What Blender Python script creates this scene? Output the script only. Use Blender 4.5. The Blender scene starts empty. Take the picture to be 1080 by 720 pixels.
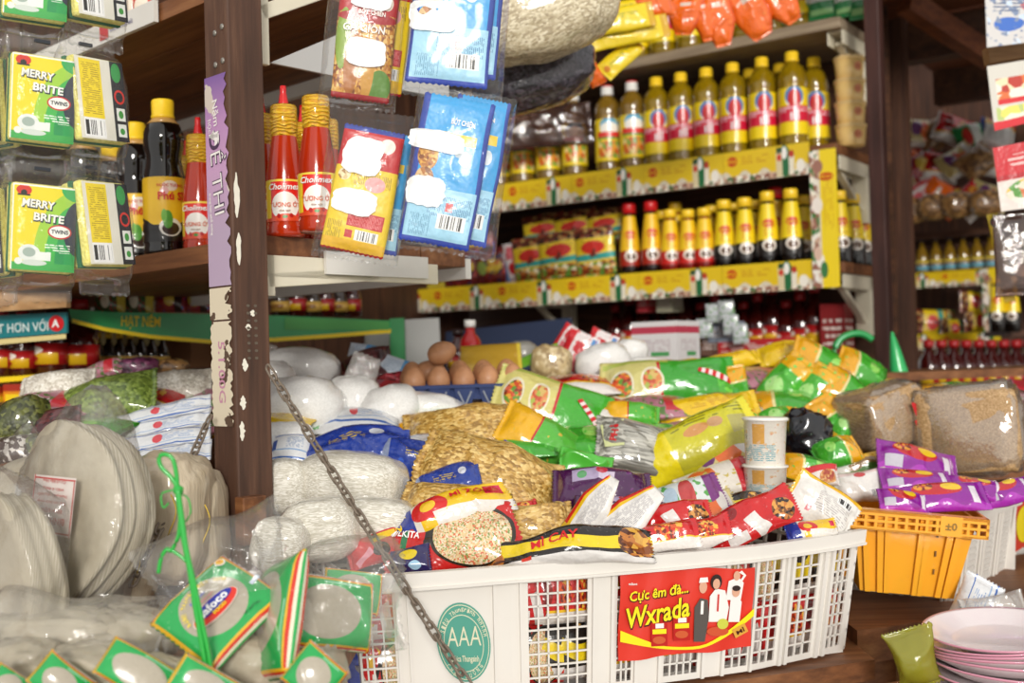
import bpy, math, random
from mathutils import Vector, Matrix, noise
R_ = random.Random(7)
SC = bpy.context.scene
COL = SC.collection
PI = math.pi
# ------------------------------------------------------------------ camera
WORLD_STR, SUN_STR, EXPO = .85, 2.1, 0.2
CAM = Vector((0, 0, 1.4)); FPX = 1200.0
_p = 20 / FPX; _s = 0.028; _c = math.sqrt(1 - _s * _s)
F = Vector((0, math.cos(_p), math.sin(_p))); R0 = Vector((1, 0, 0)); U0 = Vector((0, -math.sin(_p), math.cos(_p)))
RR = R0 * _c - U0 * _s; UU = R0 * _s + U0 * _c
def ray(px, py): return F * FPX + RR * (px - 540) + UU * (360 - py)
def P(px, py, d):
    r = ray(px, py); return CAM + r * (d / r.y)
def pix(v):
    q = v - CAM; z = q.dot(F); return (540 + FPX * q.dot(RR) / z, 360 - FPX * q.dot(UU) / z)
def plane_hit(px, py, pt, n):
    r = ray(px, py); return CAM + r * ((pt - CAM).dot(n) / r.dot(n))
# the sloping display counter the goods lie on
def slope_z(x, y): return 1.14 + .27 * ((y - 1.42) - (x + .13) * .39)
def pile(px, py, lift=0.0):
    r = ray(px, py)          # 1.4 + t r.z = 1.14+lift+.27*(t r.y -1.42 -.39 t r.x -.0507)
    a = r.z - .27 * (r.y - .39 * r.x); b = 1.14 + lift - .27 * (1.42 + .0507) - CAM.z
    return CAM + r * (b / a)
# ------------------------------------------------------------------ colour + nodes
def H(h, a=1.0):
    h = h.lstrip('#'); o = []
    for i in (0, 2, 4):
        c = int(h[i:i + 2], 16) / 255
        o.append(c / 12.92 if c <= .04045 else ((c + .055) / 1.055) ** 2.4)
    return (*o, a)
class NT:
    def __init__(s, name):
        s.m = bpy.data.materials.new(name); s.m.use_nodes = True; s.t = s.m.node_tree; s.t.nodes.clear()
        s.out = s.n('ShaderNodeOutputMaterial')
    def n(s, typ, **kw):
        x = s.t.nodes.new(typ)
        for k, v in kw.items(): setattr(x, k, v)
        return x
    def l(s, a, b): s.t.links.new(a, b)
    def math(s, op, a, b=None, c=None):
        x = s.n('ShaderNodeMath', operation=op)
        for i, v in enumerate((a, b, c)):
            if v is None: continue
            if isinstance(v, (int, float)): x.inputs[i].default_value = v
            else: s.l(v, x.inputs[i])
        return x.outputs[0]
    def mix(s, fac, a, b):
        x = s.n('ShaderNodeMix', data_type='RGBA')
        for i, v in ((0, fac), (6, a), (7, b)):
            if isinstance(v, (int, float, tuple)): x.inputs[i].default_value = v
            else: s.l(v, x.inputs[i])
        return x.outputs[2]
    def noise(s, vec, scale, detail=3, out=0, rough=.5):
        x = s.n('ShaderNodeTexNoise'); x.inputs['Scale'].default_value = scale; x.inputs['Detail'].default_value = detail
        x.inputs['Roughness'].default_value = rough
        if vec is not None: s.l(vec, x.inputs['Vector'])
        return x.outputs[out]
    def voro(s, vec, scale, out='Distance', rnd=1.0):
        x = s.n('ShaderNodeTexVoronoi'); x.inputs['Scale'].default_value = scale; x.inputs['Randomness'].default_value = rnd
        s.l(vec, x.inputs['Vector']); return x.outputs[out]
    def ramp(s, fac, stops, const=False):
        x = s.n('ShaderNodeValToRGB'); e = x.color_ramp.elements
        if const: x.color_ramp.interpolation = 'CONSTANT'
        while len(e) < len(stops): e.new(.5)
        for i, (p, c) in enumerate(stops): e[i].position = p; e[i].color = c
        s.l(fac, x.inputs[0]); return x.outputs[0]
    def bsdf(s, col, rough=.5, coat=0, metal=0, spec=.5, trans=0, bump=None, bs=.3, bd=.002, coatbump=None, sss=0, emit=None):
        b = s.n('ShaderNodeBsdfPrincipled')
        if isinstance(col, tuple): b.inputs['Base Color'].default_value = col
        else: s.l(col, b.inputs['Base Color'])
        if isinstance(rough, (int, float)): b.inputs['Roughness'].default_value = rough
        else: s.l(rough, b.inputs['Roughness'])
        b.inputs['Coat Weight'].default_value = coat; b.inputs['Coat Roughness'].default_value = .06
        b.inputs['Metallic'].default_value = metal; b.inputs['Specular IOR Level'].default_value = spec
        b.inputs['Transmission Weight'].default_value = trans
        if bump is not None:
            u = s.n('ShaderNodeBump'); u.inputs['Strength'].default_value = bs; u.inputs['Distance'].default_value = bd
            s.l(bump, u.inputs['Height']); s.l(u.outputs[0], b.inputs['Normal'])
        if coatbump is not None:
            u = s.n('ShaderNodeBump'); u.inputs['Strength'].default_value = .55; u.inputs['Distance'].default_value = .005
            s.l(coatbump, u.inputs['Height']); s.l(u.outputs[0], b.inputs['Coat Normal'])
        s.l(b.outputs[0], s.out.inputs[0]); return b
    def obj(s): return s.n('ShaderNodeTexCoord').outputs['Object']
    def uv(s): return s.n('ShaderNodeTexCoord').outputs['UV']
_MC = {}
def flat(col, rough=.45, coat=0, metal=0, spec=.5):
    k = (col, rough, coat, metal, spec)
    if k not in _MC:
        t = NT('paint_' + col.strip('#')); t.bsdf(H(col), rough, coat, metal, spec); _MC[k] = t.m
    return _MC[k]
def worn(name, c1, c2, rough=.5, coat=0, scale=9, bump=.2):
    t = NT(name); v = t.obj(); n = t.noise(v, scale, 5); f = t.noise(v, scale * 14, 3)
    c = t.mix(t.math('MULTIPLY', n, 1.0), H(c1), H(c2)); t.bsdf(c, rough, coat, bump=f, bs=bump, bd=.001); return t.m
def wood(name, c1, c2, c3, axis=0, rough=.6, grain=60):
    t = NT(name); mp = t.n('ShaderNodeMapping'); sc = [1, 1, 1]; sc[axis] = .07
    mp.inputs['Scale'].default_value = sc; t.l(t.obj(), mp.inputs[0]); v = mp.outputs[0]
    n = t.noise(v, grain, 6, rough=.65); n2 = t.noise(v, grain * .25, 3)
    c = t.ramp(t.math('ADD', t.math('MULTIPLY', n, .65), t.math('MULTIPLY', n2, .35)), [(.3, H(c1)), (.52, H(c2)), (.72, H(c3))])
    t.bsdf(c, rough, bump=n, bs=.4, bd=.002); return t.m
def fill(name, c1, c2, c3, scale=220, bs=.5, coat=.7, rough=.6, stretch=None, wr=14):
    """a clear bag packed tight with grains: grain colours under a wrinkled clear gloss"""
    t = NT(name); v = t.obj()
    if stretch:
        mp = t.n('ShaderNodeMapping'); mp.inputs['Scale'].default_value = stretch; t.l(v, mp.inputs[0]); gv = mp.outputs[0]
    else: gv = v
    cell = t.voro(gv, scale, 'Color'); dist = t.voro(gv, scale)
    sx = t.n('ShaderNodeSeparateColor'); t.l(cell, sx.inputs[0])
    c = t.ramp(sx.outputs[0], [(.1, H(c1)), (.5, H(c2)), (.95, H(c3))])
    t.bsdf(c, rough, coat, bump=t.math('SUBTRACT', 1.0, dist), bs=bs, bd=.0015, coatbump=t.noise(v, wr, 4, rough=.6)); return t.m
def film(name, tint='#ffffff', haze=.1, gloss=.05, wr=22, body=None, edge=.42):
    """clear plastic film"""
    t = NT(name); v = t.obj()
    u = t.n('ShaderNodeBump'); u.inputs['Strength'].default_value = .9; u.inputs['Distance'].default_value = .006
    t.l(t.noise(v, wr, 5, rough=.62), u.inputs['Height'])
    tr = t.n('ShaderNodeBsdfTransparent'); tr.inputs[0].default_value = H(tint)
    df = t.n('ShaderNodeBsdfDiffuse'); df.inputs[0].default_value = H('#f2f0ea' if not body else body)
    gl = t.n('ShaderNodeBsdfGlossy'); gl.inputs['Roughness'].default_value = .1; t.l(u.outputs[0], gl.inputs['Normal'])
    lw = t.n('ShaderNodeLayerWeight'); lw.inputs[0].default_value = .25; t.l(u.outputs[0], lw.inputs['Normal'])
    m1 = t.n('ShaderNodeMixShader'); m1.inputs[0].default_value = haze; t.l(tr.outputs[0], m1.inputs[1]); t.l(df.outputs[0], m1.inputs[2])
    m2 = t.n('ShaderNodeMixShader'); t.l(t.math('MULTIPLY_ADD', lw.outputs['Fresnel'], edge, gloss), m2.inputs[0])
    t.l(m1.outputs[0], m2.inputs[1]); t.l(gl.outputs[0], m2.inputs[2]); t.l(m2.outputs[0], t.out.inputs[0]); return t.m
def printed(name, base, layers=(), asp=1.5, rough=.3, coat=.5, wr=26, bs=.35, metal=0):
    """printed wrapper: flat shapes laid over a base colour in UV space (u along the length)"""
    t = NT(name); mp0 = t.n('ShaderNodeMapping'); mp0.inputs['Scale'].default_value = (asp, 1, 1)
    t.l(t.uv(), mp0.inputs[0]); UV = mp0.outputs[0]
    sep = t.n('ShaderNodeSeparateXYZ'); t.l(UV, sep.inputs[0]); UX, UY = sep.outputs[0], sep.outputs[1]
    def local(cx, cy, hw, hh, rot=0):
        m = t.n('ShaderNodeMapping', vector_type='TEXTURE'); m.inputs[1].default_value = (cx * asp, cy, 0)
        m.inputs[2].default_value = (0, 0, rot); m.inputs[3].default_value = (hw * (asp if rot == 0 else 1), hh, 1); t.l(UV, m.inputs[0]); return m.outputs[0]
    def ell(*a):
        x = t.n('ShaderNodeVectorMath', operation='LENGTH'); t.l(local(*a), x.inputs[0]); return t.math('LESS_THAN', x.outputs['Value'], 1.0)
    def rct(*a):
        x = t.n('ShaderNodeVectorMath', operation='ABSOLUTE'); t.l(local(*a), x.inputs[0])
        s = t.n('ShaderNodeSeparateXYZ'); t.l(x.outputs[0], s.inputs[0])
        return t.math('LESS_THAN', t.math('MAXIMUM', s.outputs[0], s.outputs[1]), 1.0)
    c = H(base)
    for L in layers:
        k = L[0]
        if k == 'r': m = rct(*L[1:5], *(L[6:7])); c = t.mix(m, c, H(L[5]))
        elif k == 'e': m = ell(*L[1:5], *(L[6:7])); c = t.mix(m, c, H(L[5]))
        elif k == 'food':
            m = ell(*L[1:5]); vc = t.voro(UV, L[6], 'Color'); s = t.n('ShaderNodeSeparateColor'); t.l(vc, s.inputs[0])
            cs = L[5]; c = t.mix(m, c, t.ramp(s.outputs[0], [(i / len(cs), H(q)) for i, q in enumerate(cs)], True))
        elif k == 'speck':      # the same, rectangular
            m = rct(*L[1:5]); vc = t.voro(UV, L[6], 'Color'); s = t.n('ShaderNodeSeparateColor'); t.l(vc, s.inputs[0])
            cs = L[5]; c = t.mix(m, c, t.ramp(s.outputs[0], [(i / len(cs), H(q)) for i, q in enumerate(cs)], True))
        elif k == 'lines':
            m = rct(*L[1:5]); s = t.math('LESS_THAN', t.math('FRACT', t.math('MULTIPLY', UY, L[6] * 1.5)), .45)
            w = t.n('ShaderNodeMapping'); w.inputs['Scale'].default_value = (1, .05, 1); t.l(UV, w.inputs[0])
            g = t.math('GREATER_THAN', t.noise(UV, L[6] * .7, 1), .44)
            c = t.mix(t.math('MULTIPLY', t.math('MULTIPLY', m, s), g), c, H(L[5]))
        elif k == 'bars':
            c = t.mix(rct(*L[1:5]), c, H('#f4f4f2')); m = rct(L[1], L[2], L[3] * .88, L[4] * .75)
            axis = UX if len(L) < 6 else UY
            wn = t.n('ShaderNodeTexWhiteNoise', noise_dimensions='1D'); t.l(t.math('FLOOR', t.math('MULTIPLY', axis, 90.0)), wn.inputs['W'])
            c = t.mix(t.math('MULTIPLY', m, t.math('GREATER_THAN', wn.outputs['Value'], .5)), c, H('#20201f'))
        elif k == 'wave':
            y = t.math('MULTIPLY_ADD', t.math('SINE', t.math('MULTIPLY_ADD', UX, L[3], L[5] if len(L) > 5 else 0.0)), L[2], L[1])
            c = t.mix(t.math('LESS_THAN', UY, y), c, H(L[4]))
        elif k == 'blot':
            c = t.mix(t.math('GREATER_THAN', t.noise(UV, L[1], 2), L[2]), c, H(L[3]))
        elif k == 'ring':
            m = t.math('MULTIPLY', ell(*L[1:5]), t.math('SUBTRACT', 1.0, ell(L[1], L[2], L[3] * L[6], L[4] * L[6]))); c = t.mix(m, c, H(L[5]))
    if bs:      # rubbed ink and small creases in the wrapper
        c = t.mix(t.math('MULTIPLY', t.math('GREATER_THAN', t.noise(t.obj(), 170, 4, rough=.7), .66), .14), c, H('#ffffff'))
        c = t.mix(t.math('MULTIPLY', t.noise(UV, 16, 3), .22), c, H('#3a2a22'))
        nz = t.n('ShaderNodeTexNoise'); nz.noise_type = 'RIDGED_MULTIFRACTAL'; nz.inputs['Scale'].default_value = wr * .8; nz.inputs['Detail'].default_value = 3; nz.inputs['Distortion'].default_value = .6; t.l(t.obj(), nz.inputs['Vector'])
        bp = t.math('ADD', t.math('MULTIPLY', nz.outputs[0], .25), t.noise(t.obj(), wr, 3, rough=.55))
    else: bp = None
    t.bsdf(c, rough, coat, metal, bump=bp, bs=bs, bd=.012); return t.m
# ------------------------------------------------------------------ meshes
def mesh(name, vs, fs, mats, parent=None, uvs=None, smooth=True, mi=None, M=None, hide=False):
    me = bpy.data.meshes.new(name); me.from_pydata([tuple(v) for v in vs], [], fs)
    if not isinstance(mats, (list, tuple)): mats = [mats]
    for m in mats: me.materials.append(m)
    if mi:
        for p, i in zip(me.polygons, mi): p.material_index = i
    if uvs:
        ul = me.uv_layers.new(name='UVMap')
        for lp in me.loops: ul.data[lp.index].uv = uvs[lp.vertex_index]
    if smooth:
        for p in me.polygons: p.use_smooth = True
    me.update()
    o = bpy.data.objects.new(name, me); COL.objects.link(o)
    if parent: o.parent = parent
    if M is not None: o.matrix_local = M
    return o
def tag(o, label=None, cat=None, group=None, kind=None):
    if label: o['label'] = label
    if cat: o['category'] = cat
    if group: o['group'] = group
    if kind: o['kind'] = kind
    return o
def empty(name, label, cat, M=None, group=None):
    o = bpy.data.objects.new(name, None); COL.objects.link(o); o.empty_display_size = .05
    if M is not None: o.matrix_local = M if isinstance(M, Matrix) else Matrix.Translation(M)
    return tag(o, label, cat, group)
KIDS = {}
def copy_tree(o, parent=None):
    c = o.copy(); COL.objects.link(c); c.parent = parent
    for ch in list(o.children): copy_tree(ch, c)
    return c
def clone(o, M, label, group=None):
    c = copy_tree(o); c.matrix_local = M if isinstance(M, Matrix) else Matrix.Translation(M); c['label'] = label
    if group: c['group'] = group
    return c
class MB:
    def __init__(s): s.v = []; s.f = []; s.uv = []
    def add(s, vs, fs, M=None):
        b = len(s.v); s.v += [(M @ Vector(v)) if M else Vector(v) for v in vs]; s.f += [[i + b for i in f] for f in fs]; return s
    def box(s, x0, x1, y0, y1, z0, z1, M=None):
        return s.add([(x0, y0, z0), (x1, y0, z0), (x1, y1, z0), (x0, y1, z0), (x0, y0, z1), (x1, y0, z1), (x1, y1, z1), (x0, y1, z1)],
                     [(0, 3, 2, 1), (4, 5, 6, 7), (0, 1, 5, 4), (1, 2, 6, 5), (2, 3, 7, 6), (3, 0, 4, 7)], M)
    def bar(s, a, b, w, h, up=Vector((0, 0, 1))):
        a, b = Vector(a), Vector(b); M, L = frame(a, b, up); return s.box(-L / 2, L / 2, -w / 2, w / 2, -h / 2, h / 2, M)
    def prism(s, pts, z0, z1, M=None):
        n = len(pts); vs = [(x, y, z0) for x, y in pts] + [(x, y, z1) for x, y in pts]
        return s.add(vs, [list(range(n))[::-1], list(range(n, 2 * n))] + [(i, (i + 1) % n, n + (i + 1) % n, n + i) for i in range(n)], M)
    def tube(s, pts, r, seg=8, closed=False):
        pts = [Vector(p) for p in pts]; n = len(pts); vs = []; fs = []
        for i, p in enumerate(pts):
            a = pts[(i - 1) % n] if (i or closed) else pts[0]; b = pts[(i + 1) % n] if (i < n - 1 or closed) else pts[-1]
            t = (b - a).normalized(); q = Vector((0, 0, 1)) if abs(t.z) < .9 else Vector((1, 0, 0))
            e = t.cross(q).normalized(); f = e.cross(t)
            rr = r[i] if isinstance(r, (list, tuple)) else r
            vs += [p + (e * math.cos(2 * PI * k / seg) + f * math.sin(2 * PI * k / seg)) * rr for k in range(seg)]
        for i in range(n if closed else n - 1):
            j = (i + 1) % n
            for k in range(seg): fs.append((i * seg + k, i * seg + (k + 1) % seg, j * seg + (k + 1) % seg, j * seg + k))
        if not closed: fs += [list(range(seg))[::-1], list(range((n - 1) * seg, n * seg))]
        return s.add(vs, fs)
    def lathe(s, prof, seg=24, a0=0, a1=2 * PI, cap=True):
        full = abs(a1 - a0 - 2 * PI) < 1e-6; m = seg if full else seg + 1; vs = []; fs = []
        for r, z in prof:
            for k in range(m):
                a = a0 + (a1 - a0) * k / seg; vs.append((r * math.cos(a), r * math.sin(a), z))
        for i in range(len(prof) - 1):
            for k in range(seg):
                k2 = (k + 1) % m; fs.append((i * m + k, i * m + k2, (i + 1) * m + k2, (i + 1) * m + k))
        if cap and full: fs += [list(range(m))[::-1], list(range((len(prof) - 1) * m, len(prof) * m))]
        return s.add(vs, fs)
    def out(s, name, mat, parent=None, M=None, smooth=False, bevel=0):
        o = mesh(name, s.v, s.f, mat, parent, M=M, smooth=smooth)
        if bevel:
            b = o.modifiers.new('bevel', 'BEVEL'); b.width = bevel; b.segments = 2; b.limit_method = 'ANGLE'
        return o
def frame(A, B, nrm):
    x = (B - A); L = x.length; x = x / L; z = nrm - x * nrm.dot(x); z.normalize(); y = z.cross(x)
    M = Matrix((x, y, z)).transposed().to_4x4(); M.translation = (A + B) / 2; return M, L
YAW = math.atan2(-.58, .815)
SU = Vector((math.cos(YAW), math.sin(YAW), 0)); SN = Vector((math.sin(YAW), -math.cos(YAW), 0)); SZ = Vector((0, 0, 1))
YAW2 = math.radians(-43)
SU2 = Vector((math.cos(YAW2), math.sin(YAW2), 0)); SN2 = Vector((math.sin(YAW2), -math.cos(YAW2), 0))
def shelf_frame(o, near=False):            # x along the shelf to the right, y towards the back, z up
    M = Matrix((SU2, -SN2, SZ) if near else (SU, -SN, SZ)).transposed().to_4x4(); M.translation = o; return M
# ------------------------------------------------------------------ lettering
_TC = {}
def text2d(body, bold=.0, shear=0.0, res=2):
    k = (body, bold, shear, res)
    if k not in _TC:
        c = bpy.data.curves.new('t', 'FONT'); c.body = body; c.size = 1; c.offset = bold; c.shear = shear
        c.align_x = 'CENTER'; c.align_y = 'CENTER'; c.resolution_u = res
        o = bpy.data.objects.new('t', c); COL.objects.link(o); bpy.context.view_layer.update()
        ev = o.evaluated_get(bpy.context.evaluated_depsgraph_get()); m = ev.to_mesh()
        vs = [v.co.copy() for v in m.vertices]; fs = [list(p.vertices) for p in m.polygons]; ev.to_mesh_clear()
        bpy.data.objects.remove(o); bpy.data.curves.remove(c)
        if vs:      # the font's advance is not centred on the ink
            x0 = min(v.x for v in vs); x1 = max(v.x for v in vs); y0 = min(v.y for v in vs); y1 = max(v.y for v in vs)
            vs = [Vector((v.x - (x0 + x1) / 2, v.y - (y0 + y1) / 2, 0)) for v in vs]
        _TC[k] = (vs, fs)
    return _TC[k]
def lettering(parent, S, body, u, v, size, mat, rot=0, bold=.02, shear=0, off=.0012, name='lettering', width=None, l=1, w=1):
    """S(u,v)->(point, normal) in the parent's space; u,v in metres across the surface centred on (0,0)"""
    vs, fs = text2d(body, bold, shear); c, s = math.cos(rot), math.sin(rot); sx = size
    if width:
        e = max(q.x for q in vs) - min(q.x for q in vs); sx = width / e
    pts = []
    for q in vs:
        x, y = q.x * sx, q.y * size; p, n = S(u + x * c - y * s, v + x * s + y * c); pts.append(p + n * off)
    return mesh(name, pts, fs, mat, parent, smooth=False)
def shape(parent, S, pts, mat, off=.0008, name='print'):
    """flat printed polygon laid on a surface"""
    V = []
    for x, y in pts:
        p, n = S(x, y); V.append(p + n * off)
    return mesh(name, V, [list(range(len(V)))], mat, parent, smooth=False)
def oval(cx, cy, rx, ry, n=28, rot=0):
    c, s = math.cos(rot), math.sin(rot)
    return [(cx + rx * math.cos(a) * c - ry * math.sin(a) * s, cy + rx * math.cos(a) * s + ry * math.sin(a) * c) for a in [2 * PI * i / n for i in range(n)]]
def quad(cx, cy, w, h, rot=0):
    c, s = math.cos(rot), math.sin(rot)
    return [(cx + x * c - y * s, cy + x * s + y * c) for x, y in ((-w / 2, -h / 2), (w / 2, -h / 2), (w / 2, h / 2), (-w / 2, h / 2))]
def blobpts(cx, cy, rx, ry, seed, n=26):
    r = random.Random(seed); o = []
    for i in range(n):
        a = 2 * PI * i / n; c, s = math.cos(a), math.sin(a); k = (abs(c) ** 4 + abs(s) ** 4) ** -.25 * (1 + r.uniform(-.06, .06)); o.append((cx + rx * c * k, cy + ry * s * k))
    return o
def planeS(z=0.0):
    return lambda x, y: (Vector((x, y, z)), Vector((0, 0, 1)))
# ------------------------------------------------------------------ pouches, lumps, bottles
def sgnp(x, p): return math.copysign(abs(x) ** p, x)
class Pouch:
    def __init__(s, l, w, t, seed=0, fin=.05, wr=.004, wk=18, bend=0, twist=0, ea=.55, eb=.6, pinch=0.0, zig=.0015, droop=0, sag=0, point=None):
        s.__dict__.update(locals()); s.o = Vector((seed * 7.31 % 50, seed * 3.17 % 50, seed * 1.7 % 50))
    def pt(s, u, v, side=1):
        f = s.fin; q = min(max((u - f) / (1 - 2 * f), 0), 1); e = max(4 * q * (1 - q), 0) ** s.ea
        r = max(1 - (2 * v - 1) ** 2, 0) ** s.eb
        ww = s.w * (1 - s.pinch * (1 - e))
        if s.point: ww *= 1 - s.point * max(u - .6, 0) / .4
        x = (u - .5) * s.l; y = (v - .5) * ww; h = s.t / 2 * e * r
        # gathered wrinkles run from each seal
        n1 = noise.noise(Vector((x * s.wk * .5, y * s.wk * 1.9, side * 3)) + s.o); n2 = noise.noise(Vector((x * s.wk * 2.3, y * s.wk * 2.1, side * 5)) + s.o)
        k = (.35 + .65 * (1 - e)) * (r ** .5) * (.25 + .75 * min(q * (1 - q) * 16, 1) + .25)
        z = side * (h + .0006) + (n1 * s.wr + n2 * s.wr * .45) * k
        cr = 1 - abs(noise.noise(Vector((x * 17 + .4 * y * 17, y * 13, side * 7)) + s.o) * 2.2); z += side * max(cr, 0) ** 5 * s.wr * .55 * min(r, 1) * (.3 + .7 * min(q * (1 - q) * 12, 1))
        z += s.bend * (1 - (2 * u - 1) ** 2) - s.droop * (2 * v - 1) ** 2
        z += s.sag * noise.noise(Vector((x * 5, y * 5, 0)) + s.o)
        y += noise.noise(Vector((x * 14, v * 2, 9)) + s.o) * s.wr * .9
        x += noise.noise(Vector((y * 14, u * 2, 5)) + s.o) * s.wr * .8
        if s.twist:
            a = s.twist * (u - .5); y, z = y * math.cos(a) - z * math.sin(a), y * math.sin(a) + z * math.cos(a)
        return Vector((x, y, z))
    def S(s, x, y):
        u, v = x / s.l + .5, y / s.w + .5; p = s.pt(u, v); e = .004
        a = s.pt(u + e, v) - s.pt(u - e, v); b = s.pt(u, v + e) - s.pt(u, v - e); return p, a.cross(b).normalized()
    def build(s, name, mat, parent=None, M=None, nu=42, nv=26):
        vs = []; uv = []; fs = []
        for sd in (1, -1):
            for i in range(nu + 1):
                for j in range(nv + 1):
                    p = s.pt(i / nu, j / nv, sd)
                    if i in (0, nu): p.x += (s.zig if j % 2 else -s.zig) * (1 if i else -1)
                    vs.append(p); uv.append((i / nu, j / nv))
        m = nv + 1; off = (nu + 1) * m
        for i in range(nu):
            for j in range(nv):
                q = (i * m + j, (i + 1) * m + j, (i + 1) * m + j + 1, i * m + j + 1); fs.append(q); fs.append(tuple(k + off for k in q[::-1]))
        for i in range(nu):
            for j in (0, nv):
                a, b = i * m + j, (i + 1) * m + j; fs.append((a, a + off, b + off, b) if j == 0 else (b, b + off, a + off, a))
        for j in range(nv):
            for i in (0, nu):
                a, b = i * m + j, i * m + j + 1; fs.append((b, b + off, a + off, a) if i == 0 else (a, a + off, b + off, b))
        return mesh(name, vs, fs, mat, parent, uv, M=M)
def lump(name, rx, ry, rz, mat, parent=None, M=None, seed=0, p=.8, amp=.06, k=2.2, flat_=.0, nu=36, nv=24, fine=0):
    vs = []; uv = []; fs = []; o = Vector((seed * 5.3 % 40, seed * 2.9 % 40, 0))
    for j in range(nv + 1):
        th = -PI / 2 + PI * j / nv
        for i in range(nu + 1):
            a = 2 * PI * i / nu
            d = Vector((sgnp(math.cos(th), p) * sgnp(math.cos(a), p), sgnp(math.cos(th), p) * sgnp(math.sin(a), p), sgnp(math.sin(th), p)))
            aa = a if i < nu else 0; dd = Vector((math.cos(th) * math.cos(aa), math.cos(th) * math.sin(aa), math.sin(th)))
            n = 1 + amp * noise.noise(dd * k + o) + amp * .5 * noise.noise(dd * k * 2.6 + o)
            if fine: n += fine * noise.noise(dd * k * 9 + o)
            q = Vector((d.x * rx * n, d.y * ry * n, d.z * rz * n))
            if q.z < -rz * (1 - flat_): q.z = -rz * (1 - flat_) + (q.z + rz * (1 - flat_)) * .2
            vs.append(q); uv.append((i / nu, j / nv))
    m = nu + 1
    for j in range(nv):
        for i in range(nu): fs.append((j * m + i, j * m + i + 1, (j + 1) * m + i + 1, (j + 1) * m + i))
    return mesh(name, vs, fs, mat, parent, uv, M=M)
def wid(M, d, wpx, r):
    """width in metres that spans wpx pixels once the piece is tilted as M"""
    y = M.col[1].to_3d(); rr = r.normalized(); return wpx * d / FPX / max((y - rr * y.dot(rr)).length, .25)
UPT = Vector((-.1, -.72, .69))
def lay(a, b, wpx, lift=.02, nrm=UPT, da=0, db=0, d=None):
    """matrix, length, width for a piece whose long axis runs between two points of the heap"""
    mx, my = (a[0] + b[0]) / 2, (a[1] + b[1]) / 2; D = d if d else pile(mx, my, 0).y - lift * .5
    A, B = P(*a, D + da), P(*b, D + db); M, L = frame(A, B, Vector(nrm)); return M, L, wid(M, D, wpx, ray(mx, my))
def sack(name, label, cat, a, b, wpx, t, mat, lift=.02, nrm=UPT, seed=0, group=None, da=0, db=0, d=None, **kw):
    M, L, W = lay(a, b, wpx, lift, nrm, da, db, d); p = Pouch(L, W, t, seed, **kw); o = p.build(name, mat, M=M); tag(o, label, cat, group); o_S = p.S
    return o, p
def lathe_at(prof, name, mat, parent=None, M=None, seg=24, a0=0, a1=2 * PI, cap=True):
    b = MB(); b.lathe(prof, seg, a0, a1, cap); full = abs(a1 - a0 - 2 * PI) < 1e-6; m = seg if full else seg + 1
    z0, z1 = min(z for r, z in prof), max(z for r, z in prof)
    uv = [((i % m) / seg, (prof[i // m][1] - z0) / max(z1 - z0, 1e-6)) for i in range(len(b.v))]
    return mesh(name, b.v, b.f, mat, parent, uv, M=M)
def rad_at(prof, z):
    for (r0, z0), (r1, z1) in zip(prof, prof[1:]):
        if min(z0, z1) <= z <= max(z0, z1) and z1 != z0: return r0 + (r1 - r0) * (z - z0) / (z1 - z0)
    return prof[-1][0]
def sub_prof(prof, z0, z1, off=.0007):
    zs = [z0] + [z for r, z in prof if z0 < z < z1] + [z1]; return [(rad_at(prof, z) + off, z) for z in zs]
def bottleS(prof, off=.0009):     # front of a bottle is -y; x = metres around it, y = height
    def S(x, z):
        r = rad_at(prof, z) + off; a = -PI / 2 + x / r; return Vector((r * math.cos(a), r * math.sin(a), z)), Vector((math.cos(a), math.sin(a), 0))
    return S
def face_cam(p, extra=0):         # turn something standing at p so its -y front looks at the camera side
    q = CAM - p; return Matrix.Translation(p) @ Matrix.Rotation(math.atan2(q.y, q.x) + PI / 2 + extra, 4, 'Z')
ORD = ['first', 'second', 'third', 'fourth', 'fifth', 'sixth', 'seventh', 'eighth', 'ninth', 'tenth', 'eleventh', 'twelfth', 'thirteenth', 'fourteenth', 'fifteenth', 'sixteenth', 'seventeenth', 'eighteenth', 'nineteenth', 'twentieth']
# ================================================================== setting
W_DARK = wood('dark_timber', '#2c1a12', '#4a2d1e', '#6b4630', axis=2, rough=.6)
W_DARKX = wood('dark_timber_lengthways', '#2e1c12', '#4e2f1d', '#714a30', axis=0, rough=.6)
W_SHELF = wood('brown_shelf_timber', '#4a2b18', '#7a4c2b', '#9a6a42', axis=0, rough=.55)
W_RED = wood('reddish_ceiling_timber', '#43200f', '#6d3a1d', '#8a5430', axis=0, rough=.6)
W_PALE = wood('pale_timber', '#7d5a38', '#a98256', '#c4a176', axis=0, rough=.65)
W_GREY = wood('weathered_timber', '#6b5a48', '#9a8870', '#b8a88e', axis=0, rough=.7)
CREAM = worn('cream_painted_metal', '#e6e0cc', '#d6cdb2', .45, .2)
WHITEP = worn('white_painted_edge', '#e9e7e0', '#cfcbc2', .5)
YEL = flat('#f3cf1c', .4, .3); RED = flat('#c8141c', .4, .3); WHITE = flat('#f4f3ef', .5); BLACK = flat('#17171a', .5); PAPER = flat('#f0efec', .7)
PCH = Vector((.88, 3.1, 0)); _q = P(880, 170, 3.1)
def bs(px, py, back=0.0): return plane_hit(px, py, _q - SN * back, SN)      # on / behind the front of the long back shelf
_l = P(175, 262, 1.85)
def ls(px, py, back=0.0): return plane_hit(px, py, _l - SN2 * back, SN2)      # the same for the short shelf by the near post
_f = P(1000, 260, 4.4)
def fs_(px, py, back=0.0): return plane_hit(px, py, _f - SN * back, SN)     # the same for the far shelf beyond the right post
MS = shelf_frame(Vector((_q.x, _q.y, 0))); MSI = MS.inverted()
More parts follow.
